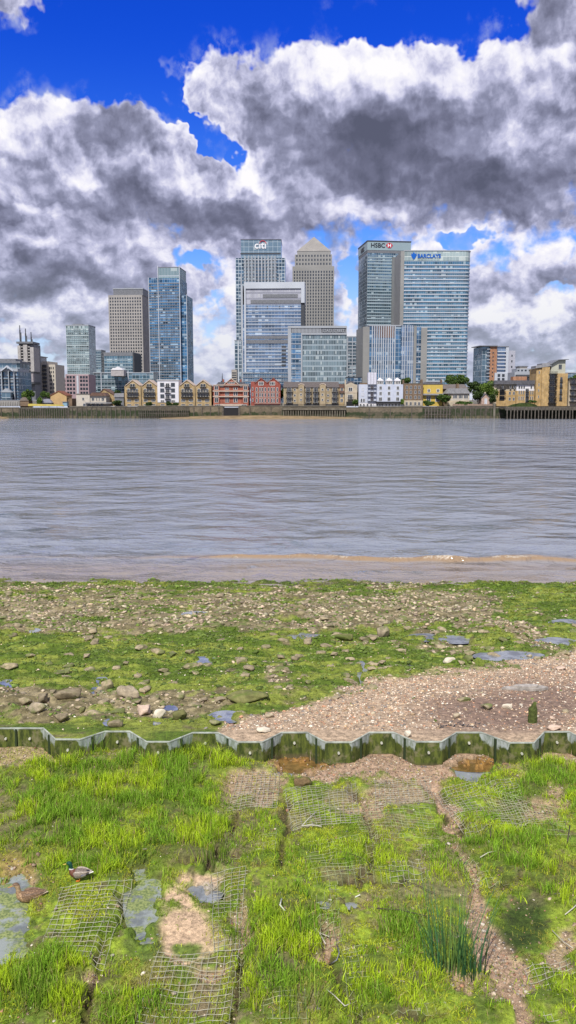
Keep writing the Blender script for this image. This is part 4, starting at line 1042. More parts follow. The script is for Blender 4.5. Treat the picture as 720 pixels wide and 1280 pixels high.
for v in (490.5, 497.8):
    hw(b, [(638, v + 1), (643, v + 1)], 1.0, 1.5, .08, y=1.0); hw(b, [(649, v), (651.7, v), (654.3, v), (663.5, v), (666, v), (668.6, v)], .55, 1.8, .08, bars=0)
    b.pbox('recess_shade', M_rail, 625, 631.5, v - 3, v + 3, .88, 1.1)  # black panel on the wall paints the shade behind the balcony
for v in (493.8, 487): bal(b, 624.5, 632, v, .6)
hw(b, [(628.2, 484), (638, 483.5), (643, 483.5), (649, 484), (652, 484), (655, 484), (664, 484), (668, 484)], .8, 1.5, .08, bars=0, y=.1)
for v in (488, 494, 500): hw(b, [(658.8, v)], 1.6, 1.9, .1, bars=1); bal(b, 657, 660.8, v + 2.5, .8)
b.pbox('garden_wall', M_yb2, 618, 634, 504.5, 512, -2, -1.2)
b = house('stair_tower_flats', 'taller yellow brick flats with slanted roof slabs and a stack of black balconies', 670, 712, 455, 12, M_ybrick, Y=409)
X, Z = b.X, b.Z
b.pbox('left_wall', M_yb2, 670, 676.5, 460.5, 512, .4); b.pbox('middle_wall', M_yb2, 676.5, 686, 458.8, 512, -.3); b.pbox('recessed_wall', M_tan, 686, 695, 461, 512, 1.2); b.pbox('right_wall', M_yb2, 695, 709, 466.8, 512, 0)
b.put('upper_storey', MB().pxz([(X(688), Z(466.8)), (X(706), Z(466.8)), (X(706), Z(449.8)), (X(696), Z(450.3)), (X(688), Z(455))], .6, 10), plain('pale_olive_render', (0.400, 0.400, 0.320), .8, var=.06))
b.put('roof', MB().pxz([(X(686.5), Z(455.8)), (X(696), Z(450.2)), (X(709), Z(449.6)), (X(709), Z(448.9)), (X(695.5), Z(449.3)), (X(686), Z(455))], -.8, 11), M_grey)
b.put('left_roof', MB().pxz([(X(668.5), Z(460.4)), (X(688), Z(457.6)), (X(688), Z(454)), (X(684), Z(453.6)), (X(676), Z(454.2)), (X(676), Z(456)), (X(668.5), Z(457.3))], -.4, 8), M_ltile)
hw(b, [(699.5, 458.5)], 1.5, 2.2, .15, [M_win, M_grey], y=.6)
for v in (463.5, 470.7, 478, 485.3, 492.6, 499.8): hw(b, [(690.5, v)], 2.4, 2.0, .14, bars=2, y=1.2)
for v in (467.6, 474.8, 482.3, 489.6, 497, 503.8): link('balcony', balcony_mesh(X(695.5) - X(685), 2.0), b.root, (X(690.2), .9, Z(v)))
for v in (474.5, 481.5, 489.5, 497): hw(b, [(701, v)], 1.1, 2.3, .12, [M_win, M_grey]); 
hw(b, [(673.6, 465.5), (673.6, 481), (673.6, 488), (673.6, 496)], .5, 1.2, .08, bars=0, y=.4)
for v in (477.5, 484.5, 492.5, 500): bal(b, 699.2, 702.8, v, .5)
b = house('balcony_block', 'dark framed block with stacked balconies cut off by the right edge', 711, 740, 473, 12, M_tan, Y=408)
b.pbox('wall', M_tan, 711, 740, 474, 512, 0); b.pbox('roof', M_rail, 710.5, 741, 472.8, 474, -1.8, 12)
for v in (477.5, 484.8, 492, 499.5):
    hw(b, [(716, v), (722, v), (728, v), (735, v)], 1.7, 1.9, .14, bars=2); b.pbox('balcony', M_rail, 712, 740, v + 2, v + 3.6, -1.6, -.002)
# cars by the balcony block
# ---- left bank small houses
b = house('tan_house', 'tan gabled house with a red brown roof behind the yellow hoarding, far left', 62, 89, 491, 10, M_ybrick, Y=412)
M_ts = plain('peach_render', (0.448, 0.304, 0.144), .8, var=.1)
b.put('wall', MB().pxz([(0, 0), (X(1) * 0 + b.X(83), 0), (b.X(83), b.Z(494.5)), (b.X(73), b.Z(489.3)), (b.X(63), b.Z(494.5))], 0, 10), M_ts)
mb = MB()
for s in (-1, 1): mb.pxz([(b.X(73), b.Z(489.3)), (b.X(73), b.Z(488.3)), (b.X(73 + s * 10.8), b.Z(494.2)), (b.X(73 + s * 10.8), b.Z(495.2))][::s], -.3, 10.3)
b.put('roof', mb, plain('red_brown_tiles', (0.192, 0.072, 0.040), .8, var=.2)); b.pbox('lean_to', M_bbrick, 83.2, 89, 498, 512, 1)
b = house('cream_cottage', 'long low cream cottage with a tiled roof and verandah on the left bank', 95, 133, 493, 10, M_cream, Y=408)
b.pbox('wall', M_cream, 95, 112, 493, 512, 0); b.pbox('wing_wall', M_cream, 112, 132, 494.5, 512, .5); b.put('roof', MB().pxz([(b.X(112), b.Z(494.8)), (b.X(133), b.Z(494.8)), (b.X(130), b.Z(490.8)), (b.X(115), b.Z(490.8))], -.4, 9), M_tile)
b.pbox('flat_roof', M_conc, 94.6, 112.2, 492.3, 493, -.2); b.pbox('verandah_roof', M_ltile, 107, 140, 503, 504.3, -1.6, -.002); hw(b, [(103.7, 498.7)], 1.0, 1.4, .1); hw(b, [(115.7, 499), (128, 499)], 1.3, 1.6, .1, y=.5); hw(b, [(120.3, 499), (123.5, 499)], .45, 1.6, .06, bars=0, y=.5)
for u in (108, 113, 118.5, 124, 129, 134, 139): b.pbox('verandah_post', M_rail, u - .15, u + .15, 504.3, 508, -1.5, -1.35)
for u in (105, 110.5, 116, 121.5, 127): hw(b, [(u, 506)], 1.2, 1.2, .08, [M_win, M_pblue])
b = house('gabled_shed', 'plain yellow brick gable end between the cream cottage and the gabled flats', 126, 144, 488, 12, M_ybrick, Y=418)
b.put('wall', MB().pxz([(b.X(126), 0), (b.X(144), 0), (b.X(144), b.Z(495)), (b.X(130), b.Z(486.5)), (b.X(126), b.Z(490))], 0, 12), M_ybrick)
b.put('roof', MB().pxz([(b.X(130), b.Z(486.6)), (b.X(144.5), b.Z(495.2)), (b.X(144.5), b.Z(494)), (b.X(130), b.Z(485.6)), (b.X(125.5), b.Z(489.5)), (b.X(125.5), b.Z(490.6))], -.3, 12.2), M_tile)
b = house('grey_shed', 'low grey shed roof against the left end of the gabled flats', 142, 155, 491, 8, M_ltile, Y=409)
b.pbox('wall', M_grey, 143, 154.5, 496, 512, 0); b.put('roof', MB().pxz([(b.X(142), b.Z(496.5)), (b.X(155), b.Z(496.5)), (b.X(155), b.Z(491.5)), (b.X(143.5), b.Z(491.5))], -.4, 8), M_ltile)
b = house('brown_hut', 'small brown hut with a grey hipped roof beside the white railings, far left', 24, 36, 497, 6, M_bbrick, Y=407)
b.pbox('wall', M_bbrick, 24.5, 35.5, 500.5, 512, 0); b.put('roof', MB().pxz([(b.X(23.8), b.Z(501)), (b.X(36.2), b.Z(501)), (b.X(32), b.Z(496.5)), (b.X(28), b.Z(496.5))], -.3, 6), plain('brown_grey_tiles', (0.176, 0.144, 0.120)))
b = Bld('hoarding', 'long low yellow hoarding panel standing on the left river wall', 'hoarding', 34, 79, 404.5, 505, .3)
b.put('panel', MB().pxz([(0, 0), (b.X(72), 0), (b.X(79), b.Z(508)), (b.X(79), b.Z(506.2)), (b.X(71), b.Z(505.6)), (b.X(1 + 34), b.Z(504.6)), (b.X(34), b.Z(505.2))], 0, .25), plain('yellow_panel', (0.496, 0.400, 0.096), .7, var=.15))
for u in (40, 50, 60, 70): b.pbox('post', M_wood, u - .15, u + .15, 505, 510, .26, .5)
b = Bld('marquee', 'pale grey sheeted shelter between the bushes and the tan house', 'shelter', 47, 64, 409, 499, 6)
b.put('roof', MB().pxz([(0, b.Z(503.5)), (b.w, b.Z(503.5)), (b.w * .85, b.Z(500)), (b.w * .55, b.Z(498.6)), (b.w * .2, b.Z(500.5))], 0, 6), plain('grey_sheet', (0.272, 0.280, 0.336), .6)); b.box('wall', M_grey, .3, b.w - .3, 0, b.Z(503.6), .4, 5.6)
b = Bld('shelter', 'small pale blue hut at the right end of the yellow hoarding', 'hut', 77.5, 83, 405.5, 502, 3)
b.box('wall', plain('blue_panel', (0.200, 0.320, 0.400), .6), 0, b.w, 0, b.h - .3); b.box('roof', M_grey, -.2, b.w + .2, b.h - .3, b.h, -.3)
def railing(u0, u1, v0, v1, y, label, mat=None, step=.45):
    x0, x1 = at(u0, 505, y).x, at(u1, 505, y).x; zt_, zb = at(0, v0, y).z, at(0, v1, y).z
    r = empty('railing', ((x0 + x1) / 2, y, zb)); tag(r, label, 'railing'); h = zt_ - zb; w = (x1 - x0) / 2
    MB().box(-w, w, -.04, .04, h - .1, h).build('top_rail', mat or M_trim, r); n = max(2, int(2 * w / step)); n = min(n, 95)
    me = MB().box(-.05, .05, -.035, .035, 0, h - .1).mesh('baluster', mat or M_trim)
    for k in range(n + 1): link('baluster', me, r, (-w + .05 + (2 * w - .1) * k / n, 0, 0))
railing(-16, 23, 502, 508.6, YW + .6, 'white railings on the left bank before the blue glass building', M_trim, .8)
railing(449, 527, 506.4, 508.2, YW + .5, 'thin pale railing along the wall before the pale blue terrace', M_grey, .5)
railing(355, 432, 505.4, 507.2, YW + .5, 'thin dark railing along the wall before the mansard roofed flats', M_rail, .5)
def battlement(u0, u1, n, y, label):
    x0, x1 = at(u0, 505, y).x, at(u1, 505, y).x; z0_ = at(0, 507, y).z; z1_ = at(0, 504.8, y).z; w = (x1 - x0) / 2
    mb = MB(); pts = [(-w, z0_), (w, z0_)]; step = 2 * w / n; zz = []
    for k in range(n): a = w - k * step; zz += [(a, z0_ + .55), (a - step * .5, z1_), (a - step * .62, z1_), (a - step, z0_ + .55)]
    mb.pxz(pts + zz, 0, .3); o = mb.build('pointed_fence', plain('pinkish_brick', (0.240, 0.168, 0.128))); o.location = ((x0 + x1) / 2, y, 0); tag(o, label, 'fence')
battlement(566, 616, 14, YW + .3, 'brick fence with pointed tops along the wall under the dark trees')

# ------------------------------------------------------------------ far trees
def leafmat(name, c, c2, scale=.6):
    m, b, p = newmat(name)
    g = b.node('ShaderNodeNewGeometry'); oi = b.node('ShaderNodeObjectInfo')
    n = b.noise(g.outputs['Position'], scale, 4, 0.65)
    cc = b.mix(b.ss(n, 0.35, 0.65), c, c2)
    rr = b.add(b.mul(g.outputs['Random Per Island'], .7), .65)
    b.l.new(b.vm('MULTIPLY', cc, b.xyz(rr, rr, rr)), p.inputs['Base Color']); p.inputs['Roughness'].default_value = .6
    p.inputs['Specular IOR Level'].default_value = .25
    tr = b.node('ShaderNodeBsdfTranslucent'); b.l.new(cc, tr.inputs[0]); mx = b.node('ShaderNodeMixShader'); mx.inputs[0].default_value = .25
    out = [n for n in m.node_tree.nodes if n.type == 'OUTPUT_MATERIAL'][0]
    b.l.new(p.outputs[0], mx.inputs[1]); b.l.new(tr.outputs[0], mx.inputs[2]); b.l.new(mx.outputs[0], out.inputs[0])
    return m
L_dark = leafmat('dark_foliage', (0.03, 0.055, 0.015), (0.07, 0.115, 0.03)); L_mid = leafmat('mid_foliage', (0.04, 0.08, 0.015), (0.09, 0.15, 0.03)); L_lite = leafmat('bright_foliage', (0.07, 0.13, 0.02), (0.16, 0.24, 0.04))
M_bark = plain('bark', (0.072, 0.056, 0.040), .9, var=.3)
def crown_mesh(rx, ry, rz, nl, leaf, mat, seed, ncl=14):
    g = np.random.default_rng(seed)
    cl = g.normal(size=(ncl, 3)); cl /= np.linalg.norm(cl, axis=1)[:, None]; cl *= g.uniform(.35, .8, (ncl, 1)); cl[:, 2] = cl[:, 2] * .85
    k = g.integers(0, ncl, nl); d = g.normal(size=(nl, 3)); d /= np.linalg.norm(d, axis=1)[:, None]
    rad = g.uniform(.22, .46, ncl)[k][:, None] * g.uniform(.45, 1.08, (nl, 1)) ** .5
    P = (cl[k] + d * rad) * np.array([rx, ry, rz]); P[:, 2] += rz
    a = g.normal(size=(nl, 3)); a /= np.linalg.norm(a, axis=1)[:, None]; c = np.cross(a, g.normal(size=(nl, 3))); c /= np.linalg.norm(c, axis=1)[:, None]
    s = leaf * g.uniform(.6, 1.3, (nl, 1))
    V = np.stack([P - a * s, P + c * s * .55, P + a * s, P - c * s * .55], 1).reshape(-1, 3)
    return npmesh('crown', V, np.arange(nl * 4).reshape(-1, 4), mat)
def tree(u, vbase, vtop, wpx, Y, label, mat=None, name='tree', seed=1, cat='tree', leaf=.42, nl=2600, trunk=.25, group='trees and bushes on the far bank'):
    p = at(u, 495, Y); z0_ = GZ if vbase is None else at(u, vbase, Y).z; zt_ = at(u, vtop, Y).z; h = zt_ - z0_; rx = wpx / 1070 * Y / 2
    r = empty(name, (p.x, Y, z0_)); tag(r, label, cat, group)
    mb = MB(); th = h * trunk; mb.tube([(0, 0, -.3), (.1, 0, th * .6), (0, .1, th + h * .25)], [.05 * h * .5, .035 * h * .5, .015 * h], 7)
    for k in range(4):
        an = k * 1.7 + seed; mb.tube([(0, 0, th), (math.cos(an) * rx * .25, math.sin(an) * rx * .25, th + h * .2), (math.cos(an) * rx * .55, math.sin(an) * rx * .55, th + h * .38)], [.02 * h * .6, .012 * h * .6, .004 * h], 5)
    mb.build('trunk', M_bark, r)
    o = link('crown', crown_mesh(rx, rx, (h - th) / 2, nl, leaf, mat or L_mid, seed), r); o.location = (0, 0, th)
    return r
tree(36, 506, 486, 15, 409, 'dark bush with yellow green edges behind the yellow hoarding', L_mid, 'bush', 2, 'bush', trunk=.1)
tree(31, 500, 488.5, 8, 408, 'small yellow green bush left of the dark one', L_lite, 'bush', 3, 'bush', trunk=.1, nl=900)
tree(49, 507, 496, 9, 408, 'bright low bush at the middle of the yellow hoarding', L_lite, 'bush', 4, 'bush', trunk=.1, nl=900)
tree(57, 500, 488, 14, 414, 'mid green tree left of the tan gabled house', L_mid, 'tree', 5, trunk=.15)
tree(147, 508, 500, 13, 406, 'dark shrub at the left end of the gabled flats', L_dark, 'bush', 6, 'bush', trunk=.08, nl=1400)
tree(148, 496, 486, 12, 424, 'dark tree top behind the grey shed roof', L_dark, 'tree', 7, nl=1200)
tree(186, 509, 502, 9, 404.5, 'dark round shrub below the left gabled pair', L_dark, 'bush', 8, 'bush', trunk=.08, nl=900)
tree(211, 509, 501.5, 11, 404.5, 'dark shrub below the white flats, left one of two', L_dark, 'bush', 9, 'bush', trunk=.08, nl=900)
tree(219.5, 509, 503, 8, 404.4, 'smaller dark shrub below the white flats, right one of two', L_dark, 'bush', 10, 'bush', trunk=.08, nl=700)
tree(352, 507, 484, 6, 420, 'green tree seen in the gap between red warehouse and tan flats', L_mid, 'tree', 11, nl=900)
tree(444.5, 508, 498, 7, 405.5, 'green creeper bush at the right foot of the cream house', L_mid, 'bush', 12, 'bush', trunk=.1, nl=700)
tree(502.5, 507, 497.5, 5, 406, 'small yellow green bush between pale blue terrace and brown terrace', L_lite, 'bush', 13, 'bush', trunk=.1, nl=500)
tree(507, 490, 471, 14, 424, 'leafy tree top over the roof where the blue and brown terraces meet', L_mid, 'tree', 14, nl=1500)
tree(569, 490, 466, 32, 440, 'wide green tree beyond the roofs right of the big blue lettered tower', L_mid, 'tree', 15, nl=4200)
tree(591, 500, 475, 26, 428, 'dark spreading tree left of the bright round tree', L_dark, 'tree', 16, nl=3600)
tree(610, 508, 473.5, 27, 416, 'bright green round tree above the tiny cottage', L_lite, 'tree', 17, nl=4200)
tree(597, 508, 488, 15, 409, 'dark dense tree just left of the tiny cottage', L_dark, 'tree', 18, nl=2400)
tree(615.5, 508, 492, 10, 407.5, 'dark rounded tree just right of the tiny cottage', L_dark, 'tree', 19, nl=1600)
tree(536, 508, 500, 15, 406, 'low green shrub before the yellow house', L_mid, 'bush', 20, 'bush', trunk=.08, nl=1600)
tree(554, 508, 491.5, 18, 407, 'round green tree at the right end of the yellow house', L_mid, 'tree', 21, nl=2600)
tree(580, 508, 501.5, 22, 406.5, 'flowering low shrubs before the low grey roofed house', L_mid, 'bush', 22, 'bush', trunk=.08, nl=1800)
tree(666, 504, 500, 12, 405, 'low shrub at the foot of the yellow brick flats', L_mid, 'bush', 23, 'bush', trunk=.08, nl=700)
tree(667, 482, 467, 8, 440, 'green tree top beyond the roof of the yellow brick flats', L_lite, 'tree', 24, nl=900)
tree(717, 500, 465, 14, 440, 'bright tree above the balcony block at the right edge', L_lite, 'tree', 25, nl=1600)
tree(709, 505, 478, 6, 425, 'slim tree between the stair tower flats and the balcony block', L_lite, 'tree', 26, nl=700)

# ================================================================== the near shore
def _h(ix, iy, s):
    n = (ix.astype(np.int64) * 374761393 + iy.astype(np.int64) * 668265263 + s * 974634777) & 0xffffffff
    n = ((n ^ (n >> 13)) * 1274126177) & 0xffffffff
    return ((n ^ (n >> 16)) & 0xffff) / 65535.0
def vnoise(x, y, s=0):
    x = np.asarray(x, float); y = np.asarray(y, float)
    ix = np.floor(x); iy = np.floor(y); fx = x - ix; fy = y - iy
    fx = fx * fx * (3 - 2 * fx); fy = fy * fy * (3 - 2 * fy); ix = ix.astype(int); iy = iy.astype(int)
    a = _h(ix, iy, s); b_ = _h(ix + 1, iy, s); c = _h(ix, iy + 1, s); d = _h(ix + 1, iy + 1, s)
    return (a * (1 - fx) + b_ * fx) * (1 - fy) + (c * (1 - fx) + d * fx) * fy
def fbm(x, y, o=4, s=0, g=.5):
    t = 0; a = 1; n = 0
    for k in range(o): t = t + a * vnoise(x * 2 ** k + 17.3 * k, y * 2 ** k - 9.1 * k, s + k); n += a; a *= g
    return t / n
def sst(x, a, b_): t = np.clip((x - a) / (b_ - a), 0, 1); return t * t * (3 - 2 * t)
def ell(u, v, cu, cv, ru, rv, ang=0.0, soft=.35):
    du, dv = u - cu, v - cv
    if ang: c, s_ = math.cos(R(ang)), math.sin(R(ang)); du, dv = du * c + dv * s_, -du * s_ + dv * c
    return 1 - sst(np.sqrt((du / ru) ** 2 + (dv / rv) ** 2), 1 - soft, 1 + soft)
PILE_Z = 2.60
TZ = 2.2                       # mean level of the planted terrace
SH0, SH1 = 14.9, 39.4          # foreshore from the sheet piles down to the water's edge
def zf0(y): return 2.55 * (SH1 - y) / (SH1 - SH0)
# (pixel centre, pixel radii) of pools; turned into places on the ground
POOLS_F = [(283, 896, 17, 6), (213, 886, 7, 3.5), (8, 857, 10, 6), (120, 863, 7, 5), (127, 851, 6, 5), (252, 826, 17, 4), (135, 903, 5, 3.5), (530, 797, 18, 4), (574, 799, 20, 4.5), (451, 842, 7, 12), (636, 820, 34, 5), (694, 803, 22, 5), (706, 779, 16, 4), (380, 794, 22, 4), (44, 789, 6, 3), (515, 832, 16, 3), (398, 900, 5, 2.5), (195, 904, 6, 3), (245, 768, 14, 3)]
POOLS_T = [(4, 1150, 32, 46), (34, 1108, 12, 18), (182, 1130, 22, 40), (362, 971, 18, 8), (592, 968, 26, 8), (382, 952, 44, 12), (430, 1131, 34, 5), (255, 1112, 20, 15), (598, 955, 34, 8)]
def terr_F(x, y):
    x = np.asarray(x, float); y = np.asarray(y, float)
    z = zf0(y) + (fbm(x * .35, y * .5, 3, 5) - .5) * .22 * sst(y, 15, 18) + ((fbm(x * 1.9, y * 3.4, 5, 9, .6) - .5) * .22 + (np.abs(fbm(x * .8, y * 2.6, 3, 19) - .5) - .12) * .35) * sst(y, 14.9, 16)
    z = z + (fbm(x * .25 + 4, y * .9, 3, 15) - .5) * .16 * sst(y, 17, 20)
    u, v = proj(x, y, zf0(y))
    uj = u + (fbm(x * 2.2, y * 2.2, 4, 21, .6) - .5) * 44; vj = v + (fbm(x * 2.2, y * 2.2, 4, 22, .6) - .5) * 17
    for cu, cv, ru, rv in POOLS_F:
        c = on(cu, cv, 1.3); 
        for _ in range(3): c = on(cu, cv, zf0(c.y))
        m = ell(uj, vj, cu, cv, ru, rv); z = z * (1 - m) + (zf0(c.y) - .09) * m
    gm = gravel_mask(u, v, x, y)
    z = z * (1 - gm * .75) + (zf0(y) + (fbm(x * .5, y * .5, 2, 31) - .5) * .06) * gm * .75
    return z
def gravel_mask(u, v, x, y):
    line = np.interp(u, [-200, 250, 285, 350, 420, 520, 600, 720, 1100], [990, 930, 908, 889, 864, 846, 832, 812, 770])
    return sst(v + (fbm(x * 1.6, y * 1.6, 4, 41) - .5) * 26 - line, -3, 7)
PL = [(-310, 905.5), (-286, 918), (-255, 918), (-231, 905.5), (-200, 906.5), (-176, 919.5), (-145, 920), (-121, 907), (-90, 908), (-66, 921), (-42, 922), (-10, 911.2), (-1, 910.6),
      (20, 911), (54, 911), (69, 924.8), (100, 925), (131, 915), (162, 915), (183, 928), (212, 928), (241, 916.6), (272, 916.6), (297, 928.3), (328, 928.3), (352, 916.3), (384, 916.2), (407, 928.5), (440, 928.5), (462, 916.2), (492, 916.2), (520, 928), (552, 928), (571, 916.3), (602, 916.3), (637, 929.2), (668, 929.2), (681, 915.6), (712, 915.4), (737, 928.5), (768, 928.5), (792, 916), (823, 916), (848, 929), (880, 929), (904, 917), (936, 917), (960, 929), (990, 929), (1015, 917)]
PL = PL[:10] + [(-38, 922)] + [(-8, 918)] * 0 + [(-6, 911)] + PL[13:]
PP = [on(u, v, PILE_Z) for u, v in PL]
PX = np.array([p.x for p in PP]); PY = np.array([p.y for p in PP])
def pile_y(x): return np.interp(x, PX, PY)
SEAMS = [[(300, 1015), (282, 1060), (262, 1094)], [(168, 1098), (138, 1160), (116, 1208)], [(442, 985), (456, 1012), (470, 1062), (452, 1104)], [(340, 1140), (408, 1158), (424, 1220), (440, 1285)], [(118, 1092), (200, 1080), (300, 1076)], [(546, 984), (578, 1046), (664, 1032)], [(302, 1196), (294, 1290)], [(430, 1100), (500, 1102), (566, 1090)], [(122, 1210), (104, 1290)], [(610, 1112), (660, 1100), (722, 1108)], [(356, 984), (364, 1040), (352, 1100)], [(438, 1272), (500, 1266), (560, 1262)]]
def seam_mask(u, v, x, y):
    uj = u + (fbm(x * 3, y * 3, 4, 151) - .5) * 34; vj = v + (fbm(x * 3, y * 3, 4, 152) - .5) * 26; d = np.full(np.shape(uj), 1e9)
    for L in SEAMS:
        for (a0, b0), (a1, b1) in zip(L[:-1], L[1:]):
            dx, dy = a1 - a0, b1 - b0; t = np.clip(((uj - a0) * dx + (vj - b0) * dy) / (dx * dx + dy * dy), 0, 1); d = np.minimum(d, np.hypot(uj - a0 - t * dx, (vj - b0 - t * dy) * 1.3))
    return (1 - sst(d, 2.5, 7.5)) * sst(fbm(x * 2, y * 2, 2, 153), .3, .45)
def tmask(u, v, x, y):
    """named surface patches of the terrace, 0..1 each"""
    uj = u + (fbm(x * 3, y * 3, 4, 51) - .5) * 46; vj = v + (fbm(x * 3, y * 3, 4, 52) - .5) * 40
    e = lambda *a, **k: ell(uj, vj, *a, **k); mx = np.maximum
    sand = e(232, 1163, 37, 36); sand = mx(sand, e(222, 1118, 16, 16)); sand = mx(sand, e(257, 1110, 18, 12))
    stones = np.zeros_like(uj)
    path = np.interp(vj, [960, 1000, 1060, 1100, 1150, 1200, 1260, 1400], [540, 556, 578, 588, 600, 622, 650, 700])
    pw = np.interp(vj, [960, 1000, 1060, 1110, 1150, 1200, 1260, 1400], [18, 6, 9, 7, 17, 26, 12, 9]) * (.15 + 1.7 * fbm(x * 1.8, y * 1.8, 3, 57))
    stones = mx(stones, 1 - sst(np.abs(uj - path) / pw, .7, 1.25))
    stones = mx(stones, sst(-(vj - np.interp(u, [-50, 60, 120, 300, 340, 420, 560, 640, 800], [968, 958, 948, 944, 966, 972, 972, 966, 952])), -6, 5) * np.interp(u, [0, 70, 110, 320, 350], [.75, .8, .25, .25, 1]))
    for c in ((320, 985, 34, 20), (492, 990, 46, 18), (683, 1008, 24, 14), (25, 1095, 22, 16), (452, 1010, 26, 8), (270, 1205, 26, 8), (640, 1232, 30, 20), (575, 1222, 24, 10), (300, 1150, 10, 30), (120, 1215, 12, 8), (705, 1190, 16, 24), (410, 1180, 9, 20)): stones = mx(stones, .85 * e(*c))
    tall = np.zeros_like(uj)
    for w, *c in ((1, 90, 1000, 95, 56), (1, 200, 985, 80, 45), (1, 230, 1050, 70, 38), (.9, 100, 1065, 90, 36), (.7, 15, 1060, 40, 36), (1, 60, 1235, 85, 46), (.8, 150, 1262, 60, 30), (.9, 355, 1175, 62, 70), (.8, 340, 1245, 50, 34), (.75, 520, 1160, 55, 46), (.8, 480, 1235, 70, 44), (1, 640, 1065, 62, 38), (1, 700, 985, 50, 42), (.9, 690, 1110, 44, 34), (.7, 470, 1068, 44, 22), (.5, 400, 1075, 90, 30), (.9, 270, 955, 60, 18), (.8, 150, 955, 60, 16), (.6, 560, 1090, 30, 26), (.55, 640, 1250, 60, 36), (.6, 590, 1030, 40, 16), (.6, 320, 1030, 30, 24), (.55, 710, 1240, 40, 40), (.6, 620, 985, 36, 12)):
        tall = mx(tall, w * e(*c, soft=.45))
    sm = seam_mask(u, v, x, y); gap = mx(mx(sand, stones), sm * .9)
    for cu, cv, ru, rv in POOLS_T: gap = mx(gap, e(cu, cv, ru, rv))
    return sand, stones, tall * (1 - .92 * gap), gap
def terr_T(x, y, full=False):
    x = np.asarray(x, float); y = np.asarray(y, float)
    u, v = proj(x, y, TZ)
    sand, stones, tall, gap = tmask(u, v, x, y); sm = seam_mask(u, v, x, y)
    z = TZ + (fbm(x * .8, y * .8, 3, 61) - .5) * .14 + (fbm(x * 4.5, y * 4.5, 4, 62) - .5) * .09 * (1 - .6 * gap) + .07 * tall - .05 * gap - .05 * sm + .07 * sst(y, 13.4, 14.3)
    uj = u + (fbm(x * 3, y * 3, 4, 71, .65) - .5) * 62; vj = v + (fbm(x * 3, y * 3, 4, 72, .65) - .5) * 56
    pool = np.zeros_like(z)
    for cu, cv, ru, rv in POOLS_T:
        m = ell(uj, vj, cu, cv, ru, rv, soft=.25); z = z * (1 - m) + (TZ - .13) * m; pool = np.maximum(pool, m)
    if full: return z, sand, stones, tall, pool
    return z
def zT(x, y): return float(terr_T(np.array([x]), np.array([y]))[0])
def zF(x, y): return float(terr_F(np.array([x]), np.array([y]))[0])
def ground_at(u, v, fore):
    p = on(u, v, 2.0)
    for _ in range(6): p = on(u, v, (zF if fore else zT)(p.x, p.y))
    return p
def gridmesh(name, xs, ys, zfun, mat, cfun):
    X, Y = np.meshgrid(xs, ys); Z = zfun(X.ravel(), Y.ravel())
    V = np.stack([X.ravel(), Y.ravel(), Z], 1); nx, ny = len(xs), len(ys)
    i = np.arange((ny - 1) * (nx - 1)); r = i // (nx - 1); c = i % (nx - 1); a = r * nx + c
    Fq = np.stack([a, a + 1, a + nx + 1, a + nx], 1)
    C = cfun(X.ravel(), Y.ravel(), Z)
    return npmesh(name, V, Fq, mat, True, attrs={'tone': np.concatenate([C, np.ones((len(C), 1))], 1)})
def mixc(a, b_, m): return a * (1 - m[:, None]) + np.asarray(b_)[None, :] * m[:, None]

def groundmat(name, bump=.6, scale=9, rough=.9, spec=.25):
    m, b, p = newmat(name)
    at_ = b.node('ShaderNodeAttribute'); at_.attribute_name = 'tone'
    g = b.node('ShaderNodeNewGeometry')
    n = b.noise(g.outputs['Position'], scale, 6, .68); n2 = b.noise(g.outputs['Position'], scale * 5, 3, .6)
    f = b.mul(b.ss(n, .3, .7, .55, 1.4), b.ss(n2, .3, .7, .75, 1.2))
    b.l.new(b.vm('MULTIPLY', at_.outputs['Color'], b.xyz(f, f, f)), p.inputs['Base Color'])
    p.inputs['Roughness'].default_value = rough; p.inputs['Specular IOR Level'].default_value = spec
    bn = b.node('ShaderNodeBump'); bn.inputs['Strength'].default_value = bump; bn.inputs['Distance'].default_value = .03
    b.l.new(b.add(n, b.mul(n2, .4)), bn.inputs['Height']); b.l.new(bn.outputs[0], p.inputs['Normal'])
    return m
C_ALG = (0.08, 0.125, 0.014); C_ALG2 = (0.18, 0.215, 0.035); C_STONE = (0.27, 0.225, 0.13); C_MUD = (0.10, 0.085, 0.042); C_GRAV = (0.40, 0.30, 0.20); C_WET = (0.20, 0.135, 0.10)
def fore_masks(x, y):
    u, v = proj(x, y, zf0(y))
    n = fbm(x * .45, y * .8, 5, 81, .6); n2 = fbm(x * 2.2, y * 3.5, 4, 82, .6)
    base = np.interp(v, [700, 730, 745, 758, 782, 800, 850, 872, 892, 915, 940], [.62, .58, .36, .24, .32, .70, .80, .55, .52, .68, .7])
    right = sst(u, 575, 640) * (v < 805); base = np.where(right > 0, base * (1 - right) + .74 * right, base)
    e = lambda *a: ell(u + (n2 - .5) * 40, v + (n2 - .5) * 14, *a)
    base = base - .45 * e(560, 762, 52, 17, 18) - .5 * e(640, 786, 62, 9, 24) - .4 * e(346, 828, 16, 30) - .35 * e(60, 870, 70, 12) - .3 * e(190, 880, 60, 10) - .3 * e(560, 808, 40, 6) + .25 * e(150, 850, 120, 14) - .3 * e(490, 770, 100, 12) + .2 * e(240, 812, 260, 10)
    green = sst(base + .06 + (n - .5) * 1.1 + (n2 - .5) * .9, .40, .64)
    grav = gravel_mask(u, v, x, y); green = green * (1 - grav)
    return u, v, green, grav, n, n2
